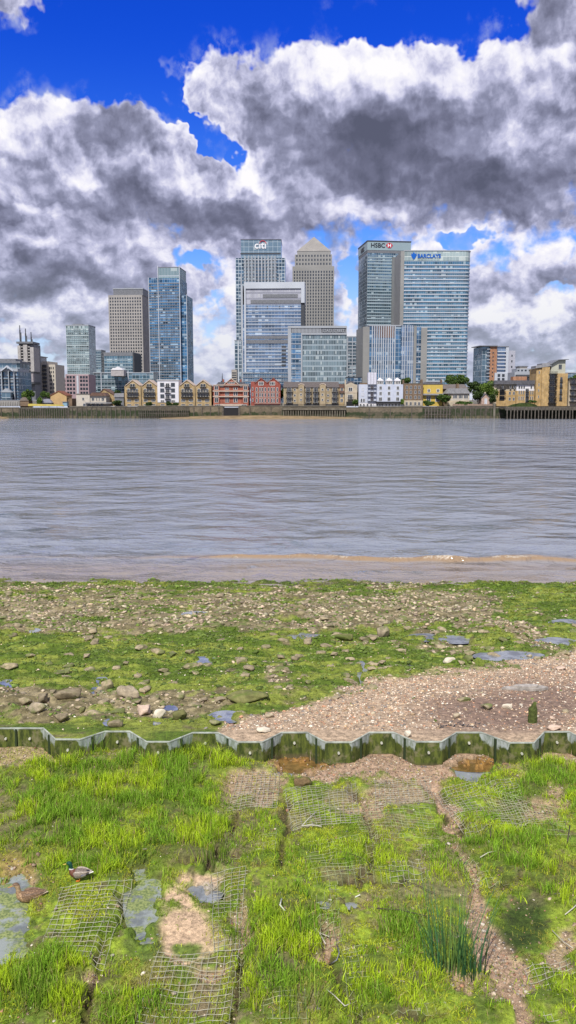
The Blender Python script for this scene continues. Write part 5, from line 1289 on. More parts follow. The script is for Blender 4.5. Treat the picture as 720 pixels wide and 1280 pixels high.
def fore_col(x, y, z):
    u, v, green, grav, n, n2 = fore_masks(x, y)
    c = np.tile(np.array(C_MUD) * 1.35, (len(x), 1)); c = mixc(c, C_STONE, sst(n2, .35, .65) * .8)
    alg = mixc(np.tile(np.array(C_ALG), (len(x), 1)), C_ALG2, sst(fbm(x * 1.1, y * 2, 3, 85), .42, .62))
    c = c * (1 - green[:, None]) + alg * green[:, None]
    c = mixc(c, C_GRAV, grav)
    wet = grav * np.maximum(ell(u + (n - .5) * 60, v + (n - .5) * 30, 640, 880, 120, 30, -4, .5), .5 * ell(u, v, 700, 850, 60, 18)); c = mixc(c, C_WET, wet * .92)
    shore = sst(z, .12, 0.0); c = mixc(c, (.06, .05, .03), shore * .7)
    return c
M_fore = groundmat('foreshore_surface', .7, 9)
xs = np.linspace(-17, 17, 700); ys = np.concatenate([np.arange(13.6, 24, .045), np.arange(24, 41.5, .07), np.arange(41.5, 70, 1.0)])
def terr_Fp(x, y):      # never pokes through the terrace side of the piles
    z = terr_F(x, y); return np.where(y < pile_y(x) + .03, np.minimum(z, 1.6), np.minimum(z, np.where(y < pile_y(x) + .5, PILE_Z - .03, 9)))
o = link('foreshore', gridmesh('foreshore', xs, ys, terr_Fp, M_fore, fore_col)); o['kind'] = 'structure'
def terr_col(x, y, z):
    _, sand, stones, tall, pool = terr_T(x, y, True)
    n = fbm(x * 2.6, y * 2.6, 4, 91, .6); n2 = fbm(x * 7, y * 7, 3, 92)
    u, v = proj(x, y, TZ)
    c = np.tile(np.array((.13, .20, .022)), (len(x), 1)); c = mixc(c, (.24, .32, .03), sst(n, .45, .62)); c = mixc(c, (.15, .115, .065), sst(n2, .56, .72) * .75)
    c = mixc(c, (.24, .18, .11), sst(fbm(x * 1.4 + 7, y * 1.4, 4, 95, .62), .56, .64) * .65)
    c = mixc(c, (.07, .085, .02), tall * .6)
    c = mixc(c, (.075, .055, .028), seam_mask(u, v, x, y) * .85); c = mixc(c, (.36, .25, .165), stones); c = mixc(c, (.50, .36, .23), sand); c = mixc(c, (.10, .10, .045), pool * .85)
    c = mixc(c, (.34, .30, .24), ell(u, v, 256, 1110, 15, 9))
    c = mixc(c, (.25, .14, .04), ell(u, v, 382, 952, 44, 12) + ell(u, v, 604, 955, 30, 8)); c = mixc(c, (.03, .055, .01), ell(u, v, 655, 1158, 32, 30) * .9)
    c = mixc(c, (.10, .16, .02), ell(u + (n2 - .5) * 18, v + (n2 - .5) * 18, 236, 1183, 20, 9) * .95 + ell(u + (n - .5) * 20, v, 178, 1175, 20, 34) * .8)
    c = mixc(c, (.26, .20, .05), ell(u, v, 18, 1088, 26, 18) * .7)
    return np.clip(c, 0, 1)
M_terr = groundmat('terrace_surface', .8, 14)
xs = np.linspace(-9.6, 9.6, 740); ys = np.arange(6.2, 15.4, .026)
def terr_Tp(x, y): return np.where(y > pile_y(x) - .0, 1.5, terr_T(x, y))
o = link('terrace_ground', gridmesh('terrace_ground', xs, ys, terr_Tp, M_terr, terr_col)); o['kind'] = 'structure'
M_far_turf = plain('rough_turf', (.11, .15, .03), .95, var=.4, scale=.8)
def coarse(name, pts, mat=M_far_turf):
    o = MB().poly(pts).build(name, mat); o['kind'] = 'structure'
coarse('near_bank_ground', [(-400, -300, TZ - .12), (400, -300, TZ - .12), (400, 6.25, TZ - .12), (-400, 6.25, TZ - .12)])
for s in (-1, 1):
    a_, b2 = sorted((9.5 * s, 400 * s)); coarse('near_bank_ground', [(a_, 6.25, TZ - .12), (b2, 6.25, TZ - .12), (b2, 14.6, TZ - .12), (a_, 14.6, TZ - .12)])
    a_, b2 = sorted((16.9 * s, 500 * s)); coarse('foreshore_flank', [(a_, 14.0, zf0(14.0)), (b2, 14.0, zf0(14.0)), (b2, 60, zf0(60)), (a_, 60, zf0(60))], M_fore)

# ------------------------------------------------------------------ water
def water():
    m, b, p = newmat('river_water')
    g = b.node('ShaderNodeNewGeometry'); x, y, z = b.sep(g.outputs['Position'])
    at_ = b.node('ShaderNodeAttribute'); at_.attribute_name = 'tone'; foam, mud, _ = b.sep(at_.outputs['Color'])
    v1 = b.xyz(b.mul(x, .85), b.mul(y, 1.0), 0); v2 = b.xyz(b.mul(x, .8), b.mul(y, 1.0), 4.0)
    nL = b.noise(b.xyz(b.mul(x, .8), y, 7), .065, 1, .5, .3); n1 = b.noise(v1, .22, 2, .5, .3); n2 = b.noise(v2, 1.3, 3, .6, .4)
    big = b.noise(b.xyz(b.mul(x, .02), b.mul(y, .006), 1), 1.0, 3, .5)
    hgt = b.add(b.add(b.mul(n1, 1.7), b.mul(n2, .34)), b.mul(nL, 1.7))
    bn = b.node('ShaderNodeBump'); bn.inputs['Strength'].default_value = 1.0; bn.inputs['Distance'].default_value = 1.0
    b.l.new(hgt, bn.inputs['Height']); b.l.new(bn.outputs[0], p.inputs['Normal'])
    c = b.mix(mud, (.215, .235, .265), (.27, .185, .10)); c = b.mix(b.mul(foam, b.ss(b.noise(g.outputs['Position'], 9, 3, .7), .42, .56)), c, (.50, .46, .38))
    b.l.new(c, p.inputs['Base Color']); b.put(p.inputs['Roughness'], b.add(b.mul(foam, .5), b.ss(big, .4, .6, .04, .12)))
    p.inputs['IOR'].default_value = 1.6; p.inputs['Specular IOR Level'].default_value = .8
    return m
def crest(x, y):
    u = 360 + x / 45 * 1070
    yc = 45.2 + .0 * x + (fbm(x * .25, x * 0, 3, 7) - .5) * 1.6 - .035 * (x - 2)
    am = np.interp(u, [150, 250, 300, 380, 470, 560, 640, 720, 900], [.15, .35, .6, .95, .8, 1.1, 1.0, .35, .3]) * (.6 + .8 * fbm(x * .6, x * 0 + 3, 2, 3))
    d = y - yc; r = np.where(d < 0, np.exp(-(d / .22) ** 2), np.exp(-(d / .8) ** 2)) * am
    return r, d, am
def wz(x, y):
    r, d, am = crest(x, y)
    yc2 = 42.0 + (fbm(x * .2, x * 0 + 9, 3, 17) - .5) * 1.5; r2 = np.exp(-((y - yc2) / .35) ** 2) * .04
    fade = np.clip((y - 39) / 4, .15, 1) * np.clip((80 - y) / 20, 0, 1)
    sw = (fbm(x * .22, y * .5, 3, 77) - .5) * .20 * fade
    yc3 = 49.0 + (fbm(x * .15, x * 0 + 4, 3, 27) - .5) * 2.5; r3 = np.exp(-((y - yc3) / .6) ** 2) * .07 * np.interp(x, [-20, -8, 0, 4], [.2, 1, .6, .2])
    return r * .27 + r2 + r3 + sw
def wc(x, y, z):
    r, d, am = crest(x, y); foam = np.clip(sst(r, .6, .9) * (d < .08) * (fbm(x * 1.6, y * 2.5, 3, 44) > .5) * .8, 0, 1) * sst(am, .35, .8)
    edge = sst(np.abs(y - 39.55 - (fbm(x * .5, x * 0, 3, 6) - .5) * .7), .14, .04) * .55 * (fbm(x * 2, y, 2, 5) > .5)
    mud = np.clip(r * 2.4 + sst(y, 47, 39.5) * .55 + np.exp(-((y - 43.5) / 1.6) ** 2) * .25, 0, 1)
    return np.stack([np.clip(foam + edge, 0, 1), mud, mud * 0], 1)
M_water = water()
ys = np.concatenate([np.arange(36.5, 52, .09), 52 * (402.0 / 52) ** np.linspace(0, 1, 40)]); xs = np.linspace(-24, 24, 420)
xs2 = np.concatenate([[-6000, -400, -150, -60, -30], xs, [30, 60, 150, 400, 6000]])
o = link('river_water', gridmesh('river_water', xs2, ys, wz, M_water, wc)); o['kind'] = 'structure'
def poolmat(name, c, rough=.03, bump=.08, film=.62):
    m, b, p = newmat(name); g = b.node('ShaderNodeNewGeometry')
    n = b.noise(g.outputs['Position'], 3.5, 5, .6); b.l.new(b.mix(b.ss(n, .42, .6), c, tuple(k * .55 for k in c)), p.inputs['Base Color'])
    fl = b.ss(b.noise(g.outputs['Position'], 2.6, 6, .68), film, film + .1); c0 = b.mix(b.ss(n, .42, .6), c, tuple(k * .55 for k in c)); b.l.new(b.mix(fl, c0, b.mix(b.ss(b.noise(g.outputs['Position'], 30, 3, .6), .4, .6), (.10, .14, .03), (.24, .28, .08))), p.inputs['Base Color'])
    b.put(p.inputs['Roughness'], b.add(b.mul(fl, .6), rough)); p.inputs['IOR'].default_value = 1.7; p.inputs['Specular IOR Level'].default_value = .6
    bn = b.node('ShaderNodeBump'); bn.inputs['Strength'].default_value = bump; bn.inputs['Distance'].default_value = .01; b.l.new(b.noise(g.outputs['Position'], 14, 3), bn.inputs['Height']); b.l.new(bn.outputs[0], p.inputs['Normal'])
    return m
M_pool = poolmat('shallow_pool_water', (.24, .26, .28)); M_poolb = poolmat('peaty_pool_water', (.22, .13, .04)); M_poolg = poolmat('algae_pool_water', (.26, .29, .26), .05, film=.47); M_poold = poolmat('dark_pool_water', (.02, .035, .01))
def pool(cu, cv, ru, rv, z, mat, k=1.5):
    mb = MB(); pts = []
    for i in range(20):
        a = 2 * math.pi * i / 20; p = on(cu + ru * k * math.cos(a), cv - rv * k * math.sin(a), z); pts.append((p.x, p.y, z))
    o = mb.poly(pts).build('pool_water', mat); o['kind'] = 'structure'
for q in POOLS_F:
    c = on(q[0], q[1], 1.3)
    for _ in range(3): c = on(q[0], q[1], zf0(c.y))
    pool(*q, zf0(c.y) - .035, M_pool, 1.35)
for k, q in enumerate(POOLS_T): pool(*q, TZ - .075 + .002 * k, [M_poolg, M_poolg, M_poolg, M_pool, M_pool, M_poolb, M_pool, M_pool, M_poolb][k], 1.3)

# ------------------------------------------------------------------ sheet pile wall
def pilemat():
    m, b, p = newmat('algae_covered_steel')
    at_ = b.node('ShaderNodeAttribute'); at_.attribute_name = 'tone'; cl, hh, _ = b.sep(at_.outputs['Color'])
    g = b.node('ShaderNodeNewGeometry'); n = b.noise(g.outputs['Position'], 5, 5, .65); n2 = b.noise(b.vm('MULTIPLY', g.outputs['Position'], (1, 1, .3)), 14, 4, .65)
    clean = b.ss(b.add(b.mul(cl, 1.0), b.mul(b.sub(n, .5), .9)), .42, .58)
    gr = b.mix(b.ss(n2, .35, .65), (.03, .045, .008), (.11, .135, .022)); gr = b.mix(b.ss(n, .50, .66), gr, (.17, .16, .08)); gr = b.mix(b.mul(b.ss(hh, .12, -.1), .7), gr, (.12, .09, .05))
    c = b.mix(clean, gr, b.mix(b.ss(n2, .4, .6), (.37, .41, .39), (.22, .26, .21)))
    b.l.new(c, p.inputs['Base Color']); p.inputs['Roughness'].default_value = .6; p.inputs['Specular IOR Level'].default_value = .4
    bn = b.node('ShaderNodeBump'); bn.inputs['Strength'].default_value = .4; bn.inputs['Distance'].default_value = .01; b.l.new(n2, bn.inputs['Height']); b.l.new(bn.outputs[0], p.inputs['Normal'])
    return m
M_pile = pilemat(); M_pcap = plain('pale_pile_edge', (.34, .37, .31), .7, var=.45, scale=5)
pw = empty('sheet_pile_wall', (0, 14.6, 0)); tag(pw, 'zigzag steel sheet pile wall coated in green algae between terrace and foreshore', 'retaining wall'); pw['kind'] = 'thing'
def pile_part(pts, flat):
    """pts: 2-D polyline; flat: index of the flat face between pts[1] and pts[2]"""
    P2 = []; 
    for i in range(len(pts) - 1):
        a_, c_ = np.array(pts[i]), np.array(pts[i + 1]); k = 8
        for j in range(k + (i == len(pts) - 2)): P2.append((*(a_ + (c_ - a_) * j / k), 1 if i != 1 else 0, j / k))
    P2 = np.array(P2); n = len(P2); nr = 9; V = []; T = []
    for side in (0, 1):
        for r_ in range(nr):
            z = 1.75 + (PILE_Z - 1.75) * r_ / (nr - 1)
            for q in range(n):
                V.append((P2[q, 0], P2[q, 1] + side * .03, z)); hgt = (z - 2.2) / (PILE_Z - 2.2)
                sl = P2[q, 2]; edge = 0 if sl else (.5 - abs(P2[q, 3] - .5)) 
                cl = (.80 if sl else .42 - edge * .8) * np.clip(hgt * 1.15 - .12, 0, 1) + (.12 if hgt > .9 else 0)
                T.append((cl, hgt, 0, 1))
    V = np.array(V); Fq = []
    for r_ in range(nr - 1):
        for q in range(n - 1):
            a_ = r_ * n + q; Fq.append((a_, a_ + 1, a_ + n + 1, a_ + n)); b2 = a_ + nr * n; Fq.append((b2 + 1, b2, b2 + n, b2 + n + 1))
    t0 = (nr - 1) * n
    me = npmesh('sheet_pile', V - np.array([0, 14.6, 0]), np.array(Fq), M_pile, attrs={'tone': np.array(T)})
    o = link('sheet_pile', me, pw)
    mb = MB()
    for q in range(n - 1):
        x0, y0, x1, y1 = P2[q, 0], P2[q, 1] - 14.6, P2[q + 1, 0], P2[q + 1, 1] - 14.6
        m0 = len(mb.v)
        for zz in (PILE_Z - .004, PILE_Z + .012): mb.v += [(x0, y0 - .006, zz), (x1, y1 - .006, zz), (x1, y1 + .036, zz), (x0, y0 + .036, zz)]
        for f in ((3, 2, 1, 0), (4, 5, 6, 7), (0, 1, 5, 4), (2, 3, 7, 6)): mb.f.append(tuple(m0 + k for k in f)); mb.m.append(0)
    c = mb.build('top_edge', M_pcap, o)
    a_, c_ = P2[0], P2[-1]
    for e_ in (P2[0],): MB().box(e_[0] - .018, e_[0] + .018, e_[1] - 14.6 - .035, e_[1] - 14.6 + .03, 1.8, PILE_Z - .01).build('interlock', M_pile_dark, o)
    fx, fy = (pts[1][0] + pts[2][0]) / 2, (pts[1][1] + pts[2][1]) / 2 - 14.6
    mb = MB(); mb.tube([(fx, fy - .035, 2.42), (fx, fy + .01, 2.42)], .022, 8); mb.build('bolt', M_bolt, o)
M_pile_dark = plain('dark_interlock', (.025, .04, .015), .7); M_bolt = plain('pale_bolt', (.5, .5, .42), .6)
flats = [(PP[i], PP[i + 1]) for i in range(len(PP) - 1) if abs(PL[i][1] - PL[i + 1][1]) < 1.2]
for i in range(1, len(flats) - 1):
    pa, pb, pc, pd = flats[i - 1][1], flats[i][0], flats[i][1], flats[i + 1][0]
    pile_part([((pa.x + pb.x) / 2, (pa.y + pb.y) / 2), (pb.x, pb.y), (pc.x, pc.y), ((pc.x + pd.x) / 2, (pc.y + pd.y) / 2)], 1)

# ------------------------------------------------------------------ stones and pebbles
def ico(sub):
    bm = bmesh.new(); bmesh.ops.create_icosphere(bm, subdivisions=sub, radius=1); v = np.array([p.co[:] for p in bm.verts]); f = np.array([[q.index for q in t.verts] for t in bm.faces]); bm.free(); return v, f
def stone_shapes(sub, n, seed, flat=.5):
    g = np.random.default_rng(seed); v, f = ico(sub); out = []
    for k in range(n):
        w = v.copy()
        for _ in range(9):           # plane cuts give angular faces
            d = g.normal(size=3); d /= np.linalg.norm(d); t = g.uniform(.42, .8); s_ = w @ d; w = w - np.clip(s_ - t, 0, None)[:, None] * d[None]
        nz_ = sum(np.sin(w @ g.normal(size=3) * q_ + q_) * .16 / q_ for q_ in (3, 5, 8, 12)); w = w * (1 + nz_[:, None] + g.normal(size=(len(w), 1)) * (.05 if sub < 3 else .012)); w = w * np.array([g.uniform(.85, 1.25), g.uniform(.7, 1), g.uniform(flat * .7, flat * 1.2)]); out.append(w)
    return out, f
def rockmat(name, bump=.5, rough=.85, scale=10, attr=True, c=(.3, .25, .18)):
    m, b, p = newmat(name); g = b.node('ShaderNodeNewGeometry')
    if attr: a_ = b.node('ShaderNodeAttribute'); a_.attribute_name = 'tone'; base = a_.outputs['Color']
    else:
        oi = b.node('ShaderNodeObjectInfo'); base = b.mix(oi.outputs['Random'], c, tuple(k * .62 for k in c))
    n = b.noise(g.outputs['Position'], scale, 5, .7); f = b.ss(n, .3, .7, .65, 1.3); cc = b.vm('MULTIPLY', base, b.xyz(f, f, f))
    if not attr: cc = b.mix(b.mul(b.ss(b.noise(g.outputs['Position'], 2.2, 4, .6), .48, .6), .75), cc, (.09, .13, .02))
    b.l.new(cc, p.inputs['Base Color']); p.inputs['Roughness'].default_value = rough; p.inputs['Specular IOR Level'].default_value = .3
    bn = b.node('ShaderNodeBump'); bn.inputs['Strength'].default_value = bump; bn.inputs['Distance'].default_value = .015; b.l.new(n, bn.inputs['Height']); b.l.new(bn.outputs[0], p.inputs['Normal'])
    return m
M_rock = rockmat('foreshore_stone', .5, .85, 9); M_rock1 = rockmat('single_stone', .5, .85, 9, False, (.34, .28, .175)); M_peb = rockmat('pebble', .1, .7, 30)
def scatter(name, P, S, C, shapes, f, mat, g, smooth=False):
    """P (n,3), S (n,) size, C (n,3) colour: all the stones too many to count, one mesh"""
    n = len(P); k = g.integers(0, len(shapes), n); sh = np.stack(shapes)[k]; a = g.uniform(0, 2 * math.pi, n); ca, sa = np.cos(a), np.sin(a)
    tl = g.normal(size=n) * .18
    v = sh * S[:, None, None]; x = v[..., 0] * ca[:, None] - v[..., 1] * sa[:, None]; y = v[..., 0] * sa[:, None] + v[..., 1] * ca[:, None]; z = v[..., 2] + x * tl[:, None]
    V = np.stack([x, y, z], -1) + P[:, None, :]; m = sh.shape[1]
    Fq = (f[None] + (np.arange(n) * m)[:, None, None]).reshape(-1, 3)
    C4 = np.concatenate([np.repeat(C, m, 0), np.ones((n * m, 1))], 1)
    o = link(name, npmesh(name, V.reshape(-1, 3), Fq, mat, smooth, attrs={'tone': C4})); o['kind'] = 'stuff'; return o
g = np.random.default_rng(5)
# angular stones over the middle and lower foreshore
N = 34000
y = 15.3 + (40.3 - 15.3) * g.uniform(0, 1, N) ** .8; hwid = y * .345 + .8; x = g.uniform(-1, 1, N) * hwid
u, v, green, grav, n, n2 = fore_masks(x, y)
clump = fbm(x * .9, y * 1.3, 4, 101, .6); keep = g.uniform(0, 1, N) < np.clip((1 - green) * 1.15 * sst(clump, .3, .6) + .16 + .45 * green * sst(clump, .45, .62), 0, 1) * (1 - .96 * grav)
x, y, green, v = x[keep], y[keep], green[keep], v[keep]
S = np.clip(np.exp(g.normal(size=len(x)) * .45) * .052, .02, .17) * np.interp(v, [728, 790, 860, 920], [1.25, 1.15, .95, .8])
col_ = np.stack([np.interp(g.uniform(0, 1, len(x)), [0, 1], [.15, .56]) for _ in range(1)], 1) * np.array([[1, .84, .56]]) * (1 + g.normal(size=(len(x), 3)) * .04)
gm = (g.uniform(0, 1, len(x)) < green * .75 + .28)[:, None]; col_ = np.where(gm, np.array([[.11, .16, .03]]) * g.uniform(.6, 1.5, (len(x), 1)), col_); 
Z = terr_F(x, y); sh, f = stone_shapes(3, 6, 3, .42)
big = np.argsort(-S * 1070 / y)[:270]; rest = np.setdiff1d(np.arange(len(x)), big)
shl, fl = stone_shapes(1, 8, 4, .42)
scatter('foreshore_stones', np.stack([x, y, Z + S * .10], 1)[rest], S[rest], np.clip(col_[rest], .02, .8), shl, fl, M_rock, g)
stone_me = []
for k, w in enumerate(sh):
    me = npmesh('stone', w, f, M_rock1, True); stone_me.append(me)
def zone(yy): return ('grey brown stone in the band of bare stones along the water', 'stones in the band along the water') if yy > 29 else (('mossy stone lying in the green weed of the middle foreshore', 'stones in the green weed') if yy > 19 else ('tan stone lying just beyond the sheet pile wall', 'stones beyond the sheet piles'))
for i in big:
    s_ = float(S[i]) * 1.1; o = link('stone', stone_me[i % 6], None, (x[i], y[i], Z[i] + s_ * .12), (random.uniform(-.15, .15), random.uniform(-.15, .15), random.uniform(0, 6.28)), (s_, s_, s_)); la, gr = zone(y[i]); tag(o, la, 'stone', gr)
def rock(u, v, wpx, hpx, label, fore=True, c=None, name='boulder', cat='rock', k=0, sink=.25, yw=.8, mat=None, group=None):
    p = ground_at(u, v + hpx * .4, fore); dist = (p - Vector((0, 0, CAMZ))).length; w = wpx / 1070 * dist / 2; h = hpx / 1070 * dist / 2 * 1.1
    o = link(name, stone_me[k % 6], None, (p.x, p.y + w * .3, p.z + h * (1 - sink)), (0, 0, random.uniform(-.3, .3)), (w / 1.0, w * yw, h / .42))
    if mat: o.data = o.data.copy(); o.data.materials[0] = mat
    tag(o, label, cat, group); return o
M_r2 = rockmat('pale_tan_rock', .6, .85, 7, False, (.42, .35, .24)); M_r3 = rockmat('mossy_rock', .7, .9, 5, False, (.17, .17, .06)); M_r4 = plain('whitish_rock', (.60, .54, .42), .8, var=.15, scale=8, bump=.3); M_r5 = plain('pinkish_rock', (.55, .42, .32), .8, var=.2, scale=8, bump=.3)
rock(161, 867, 36, 16, 'largest flat tan boulder in the weed left of the middle', k=0, mat=M_r2); rock(132, 858, 18, 16, 'rounded grey boulder beside a small blue pool', k=1)
rock(52, 873, 21, 14, 'lumpy brown boulder in the heap of stones at left', k=2); rock(86, 870, 30, 14, 'wide brown boulder in the heap of stones at left', k=3); rock(47, 887, 20, 12, 'pointed tan boulder in front of the left heap', k=4, mat=M_r2); rock(30, 878, 24, 12, 'flat tan boulder at the left end of the heap', k=5)
rock(179, 888, 28, 14, 'sloping pinkish slab right of the largest boulder', k=2, mat=M_r5); rock(222, 895, 22, 13, 'green edged block among the small blue pools', k=1, mat=M_r3); rock(200, 894, 14, 12, 'pale rounded rock left of the green edged block', k=4, mat=M_r4)
rock(268, 904, 22, 8, 'flat grey slab below the brightest blue pool', k=5, mat=M_r2); rock(302, 892, 16, 6, 'smooth oval stone right of the brightest blue pool', k=0, mat=M_r2); rock(336, 895, 13, 6, 'smooth oval stone between pool and gravel', k=1, mat=M_r2)
rock(145, 906, 18, 10, 'brown rock touching a tiny pool above the sheet piles', k=3); rock(102, 888, 14, 9, 'dark rock alone in the green weed at left', k=2, mat=M_r3); rock(75, 898, 24, 12, 'cluster sized brown rock in the lower left weed', k=5)
rock(312, 874, 46, 12, 'long dark overhanging rock shelf above a wet hollow', k=4, mat=M_r3); rock(477, 791, 21, 16, 'large tan boulder standing alone at the edge of the stone band', k=1, mat=M_r2); rock(429, 798, 27, 9, 'green covered long rock left of the lone tan boulder', k=3, mat=M_r3)
rock(330, 913, 22, 7, 'whitish slab on the gravel touching the sheet piles', k=0, mat=M_r4); rock(510, 917, 13, 9, 'whitish chunk of rock leaning on the sheet pile edge', k=2, mat=M_r4); rock(694, 911, 14, 6, 'small pinkish rock behind the rightmost sheet pile', k=4, mat=M_r5)
rock(609, 884, 19, 9, 'yellowish flat rock on the wet brown gravel', k=5, mat=M_r2); rock(570, 895, 11, 7, 'smaller yellowish rock left of the flat one on the gravel', k=1, mat=M_r2); rock(635, 884, 12, 7, 'pale broken rock between yellowish rock and the post', k=3, mat=M_r4); rock(691, 898, 8, 5, 'small pinkish rock right of the mossy post', k=0, mat=M_r5)
rock(586, 823, 18, 9, 'grey rounded rock at the edge of the long pool', k=2); rock(563, 827, 14, 8, 'pale rock left of the grey rounded one by the long pool', k=4, mat=M_r4); rock(662, 821, 10, 6, 'tan rock inside the long shallow pool', k=5, mat=M_r2)
rock(700, 836, 16, 4, 'flat pale slab on the gravel near the right edge', k=1, mat=M_r5); rock(640, 860, 0 + 12, 4, 'thin pale stone left of the driftwood', k=2, mat=M_r4)
rock(376, 978, 27, 15, 'brown rough rock on the terrace beside a little blue pool', False, k=1, mat=rockmat('rusty_rock', .8, .9, 12, False, (.22, .15, .07)), sink=.5)
# fine gravel fan and pebbles on the terrace
N = 52000; y = 14.9 + (27 - 14.9) * g.uniform(0, 1, N) ** .9; x = g.uniform(-1, 1, N) * (y * .345 + .6)
u, v, green, grav, n, n2 = fore_masks(x, y); wet = ell(u, v, 640, 885, 110, 26, -4, .5)
keep = (g.uniform(0, 1, N) < (grav * (1 - .78 * wet) + .03 + .5 * ell(u, v, 640, 786, 62, 9, 24))) & (y > pile_y(x) + .06); x, y = x[keep], y[keep]
S = np.clip(np.exp(g.normal(size=len(x)) * .38) * .019, .008, .055)
pal = np.array([[.50, .36, .25], [.64, .50, .36], [.34, .23, .16], [.78, .70, .56], [.22, .20, .18], [.58, .42, .25], [.50, .27, .16], [.70, .58, .43]]); C = pal[g.integers(0, len(pal), len(x))] * g.uniform(.55, 1.2, (len(x), 1))
pe, pf = stone_shapes(1, 6, 9, .6)
scatter('shore_gravel', np.stack([x, y, terr_Fp(x, y) + S * .2], 1), S, np.clip(C, .02, .9), pe, pf, M_peb, g, True)
N = 46000; y = g.uniform(7, 14.9, N); x = g.uniform(-1, 1, N) * (y * .36 + .5); z, sand, stones, tall, pool_ = terr_T(x, y, True)
keep = (g.uniform(0, 1, N) < np.clip(stones * .85 + .04, 0, 1) * (1 - .9 * pool_) * (1 - sand)) & (y < pile_y(x) - .04); x, y, z = x[keep], y[keep], z[keep]
S = np.clip(np.exp(g.normal(size=len(x)) * .42) * .0135, .006, .05); C = pal[g.integers(0, len(pal), len(x))] * g.uniform(.35, .8, (len(x), 1))
scatter('terrace_gravel', np.stack([x, y, z + S * .2], 1), S, np.clip(C, .02, .9), pe, pf, M_peb, g, True)

# ------------------------------------------------------------------ weed, grass
def blademat(name, trans=.35, rough=.5):
    m, b, p = newmat(name); a_ = b.node('ShaderNodeAttribute'); a_.attribute_name = 'tone'
    b.l.new(a_.outputs['Color'], p.inputs['Base Color']); p.inputs['Roughness'].default_value = rough; p.inputs['Specular IOR Level'].default_value = .3
    tr = b.node('ShaderNodeBsdfTranslucent'); b.l.new(a_.outputs['Color'], tr.inputs[0]); mx = b.node('ShaderNodeMixShader'); mx.inputs[0].default_value = trans
    out = [n for n in m.node_tree.nodes if n.type == 'OUTPUT_MATERIAL'][0]; b.l.new(p.outputs[0], mx.inputs[1]); b.l.new(tr.outputs[0], mx.inputs[2]); b.l.new(mx.outputs[0], out.inputs[0]); return m
M_blade = blademat('grass_blade'); M_weed = blademat('green_weed', .2, .35)
def blades(name, P, H, W, C, g, lean=.35, mat=M_blade, kind='stuff', parent=None, seg=3, dirb=None):
    n = len(P); az = g.uniform(0, 2 * math.pi, n) if dirb is None else dirb; d = np.stack([np.cos(az), np.sin(az), np.zeros(n)], 1)
    fa = g.uniform(0, 2 * math.pi, n); wv = np.stack([np.cos(fa), np.sin(fa), np.zeros(n)], 1); le = np.abs(g.normal(size=n)) * lean
    V = np.zeros((n, (seg + 1) * 2, 3)); T = np.zeros((n, (seg + 1) * 2, 4)); T[..., 3] = 1
    for s_ in range(seg + 1):
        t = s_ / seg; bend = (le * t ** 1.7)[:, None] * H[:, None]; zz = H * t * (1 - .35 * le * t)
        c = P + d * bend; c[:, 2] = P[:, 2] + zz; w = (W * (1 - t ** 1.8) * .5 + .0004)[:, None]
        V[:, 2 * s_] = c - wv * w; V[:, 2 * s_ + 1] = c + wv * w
        k = .72 + .5 * t; T[:, 2 * s_, :3] = C * k; T[:, 2 * s_ + 1, :3] = C * k  # darker roots and highlighted tips painted into the blade colour
    m = (seg + 1) * 2; base = (np.arange(n) * m)[:, None]
    Fq = np.concatenate([base + np.array([[2 * s_, 2 * s_ + 1, 2 * s_ + 3, 2 * s_ + 2]]) for s_ in range(seg)], 0)
    o = link(name, npmesh(name, V.reshape(-1, 3), Fq, mat, attrs={'tone': np.clip(T.reshape(-1, 4), 0, 1)}), parent)
    if kind: o['kind'] = kind
    return o
def sample_T(N, gfun):
    y = g.uniform(6.7, 14.9, N); x = g.uniform(-1, 1, N) * (y * .36 + 1.5); z, sand, stones, tall, pool_ = terr_T(x, y, True)
    w = gfun(x, y, z, sand, stones, tall, pool_); k = (g.uniform(0, 1, N) < w) & (y < pile_y(x) - .04); return x[k], y[k], z[k], tall[k]
x, y, z, tall = sample_T(420000, lambda x, y, z, sa, st, ta, po: np.clip(ta, 0, 1) * sst(fbm(x * 3.5, y * 3.5, 3, 111, .6), .34, .6) * .8)
hh = (.07 + .20 * fbm(x * 1.6, y * 1.6, 3, 112)) * np.clip(tall, .4, 1) * g.uniform(.55, 1.3, len(x)); tone = fbm(x * 2.2, y * 2.2, 3, 113)[:, None]
C = np.array([[.24, .42, .035]]) * (1 - sst(tone, .4, .6)) + np.array([[.46, .62, .03]]) * sst(tone, .4, .6); C = C * g.uniform(.45, 1.45, (len(x), 1)); dry = (g.uniform(0, 1, len(x)) < .08)[:, None]; C = np.where(dry, np.array([[.42, .34, .14]]), C)
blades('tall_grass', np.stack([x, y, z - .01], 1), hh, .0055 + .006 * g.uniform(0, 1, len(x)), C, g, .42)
x, y, z, tall = sample_T(380000, lambda x, y, z, sa, st, ta, po: np.clip(.8 * sst(fbm(x * 2.4, y * 2.4, 4, 121, .62), .36, .56) - .4 * ta, .03, 1) * (1 - .93 * np.maximum(sa, st)) * (1 - .8 * po) * (1 - .85 * seam_mask(*proj(x, y, TZ), x, y)))
tone = fbm(x * 1.8 + 5, y * 1.8, 3, 123)[:, None]; C = np.array([[.20, .31, .02]]) * (1 - sst(tone, .4, .6)) + np.array([[.50, .56, .04]]) * sst(tone, .4, .6); C = C * g.uniform(.5, 1.4, (len(x), 1)); br = sst(fbm(x * 1.3 + 9, y * 1.3, 4, 125, .6), .54, .66)[:, None] * .6; C = C * (1 - br) + np.array([[.30, .24, .09]]) * br
blades('ground_moss', np.stack([x, y, z - .004], 1), .014 + .05 * g.uniform(0, 1, len(x)) ** 1.6, .007 + .005 * g.uniform(0, 1, len(x)), C, g, .9, seg=2)
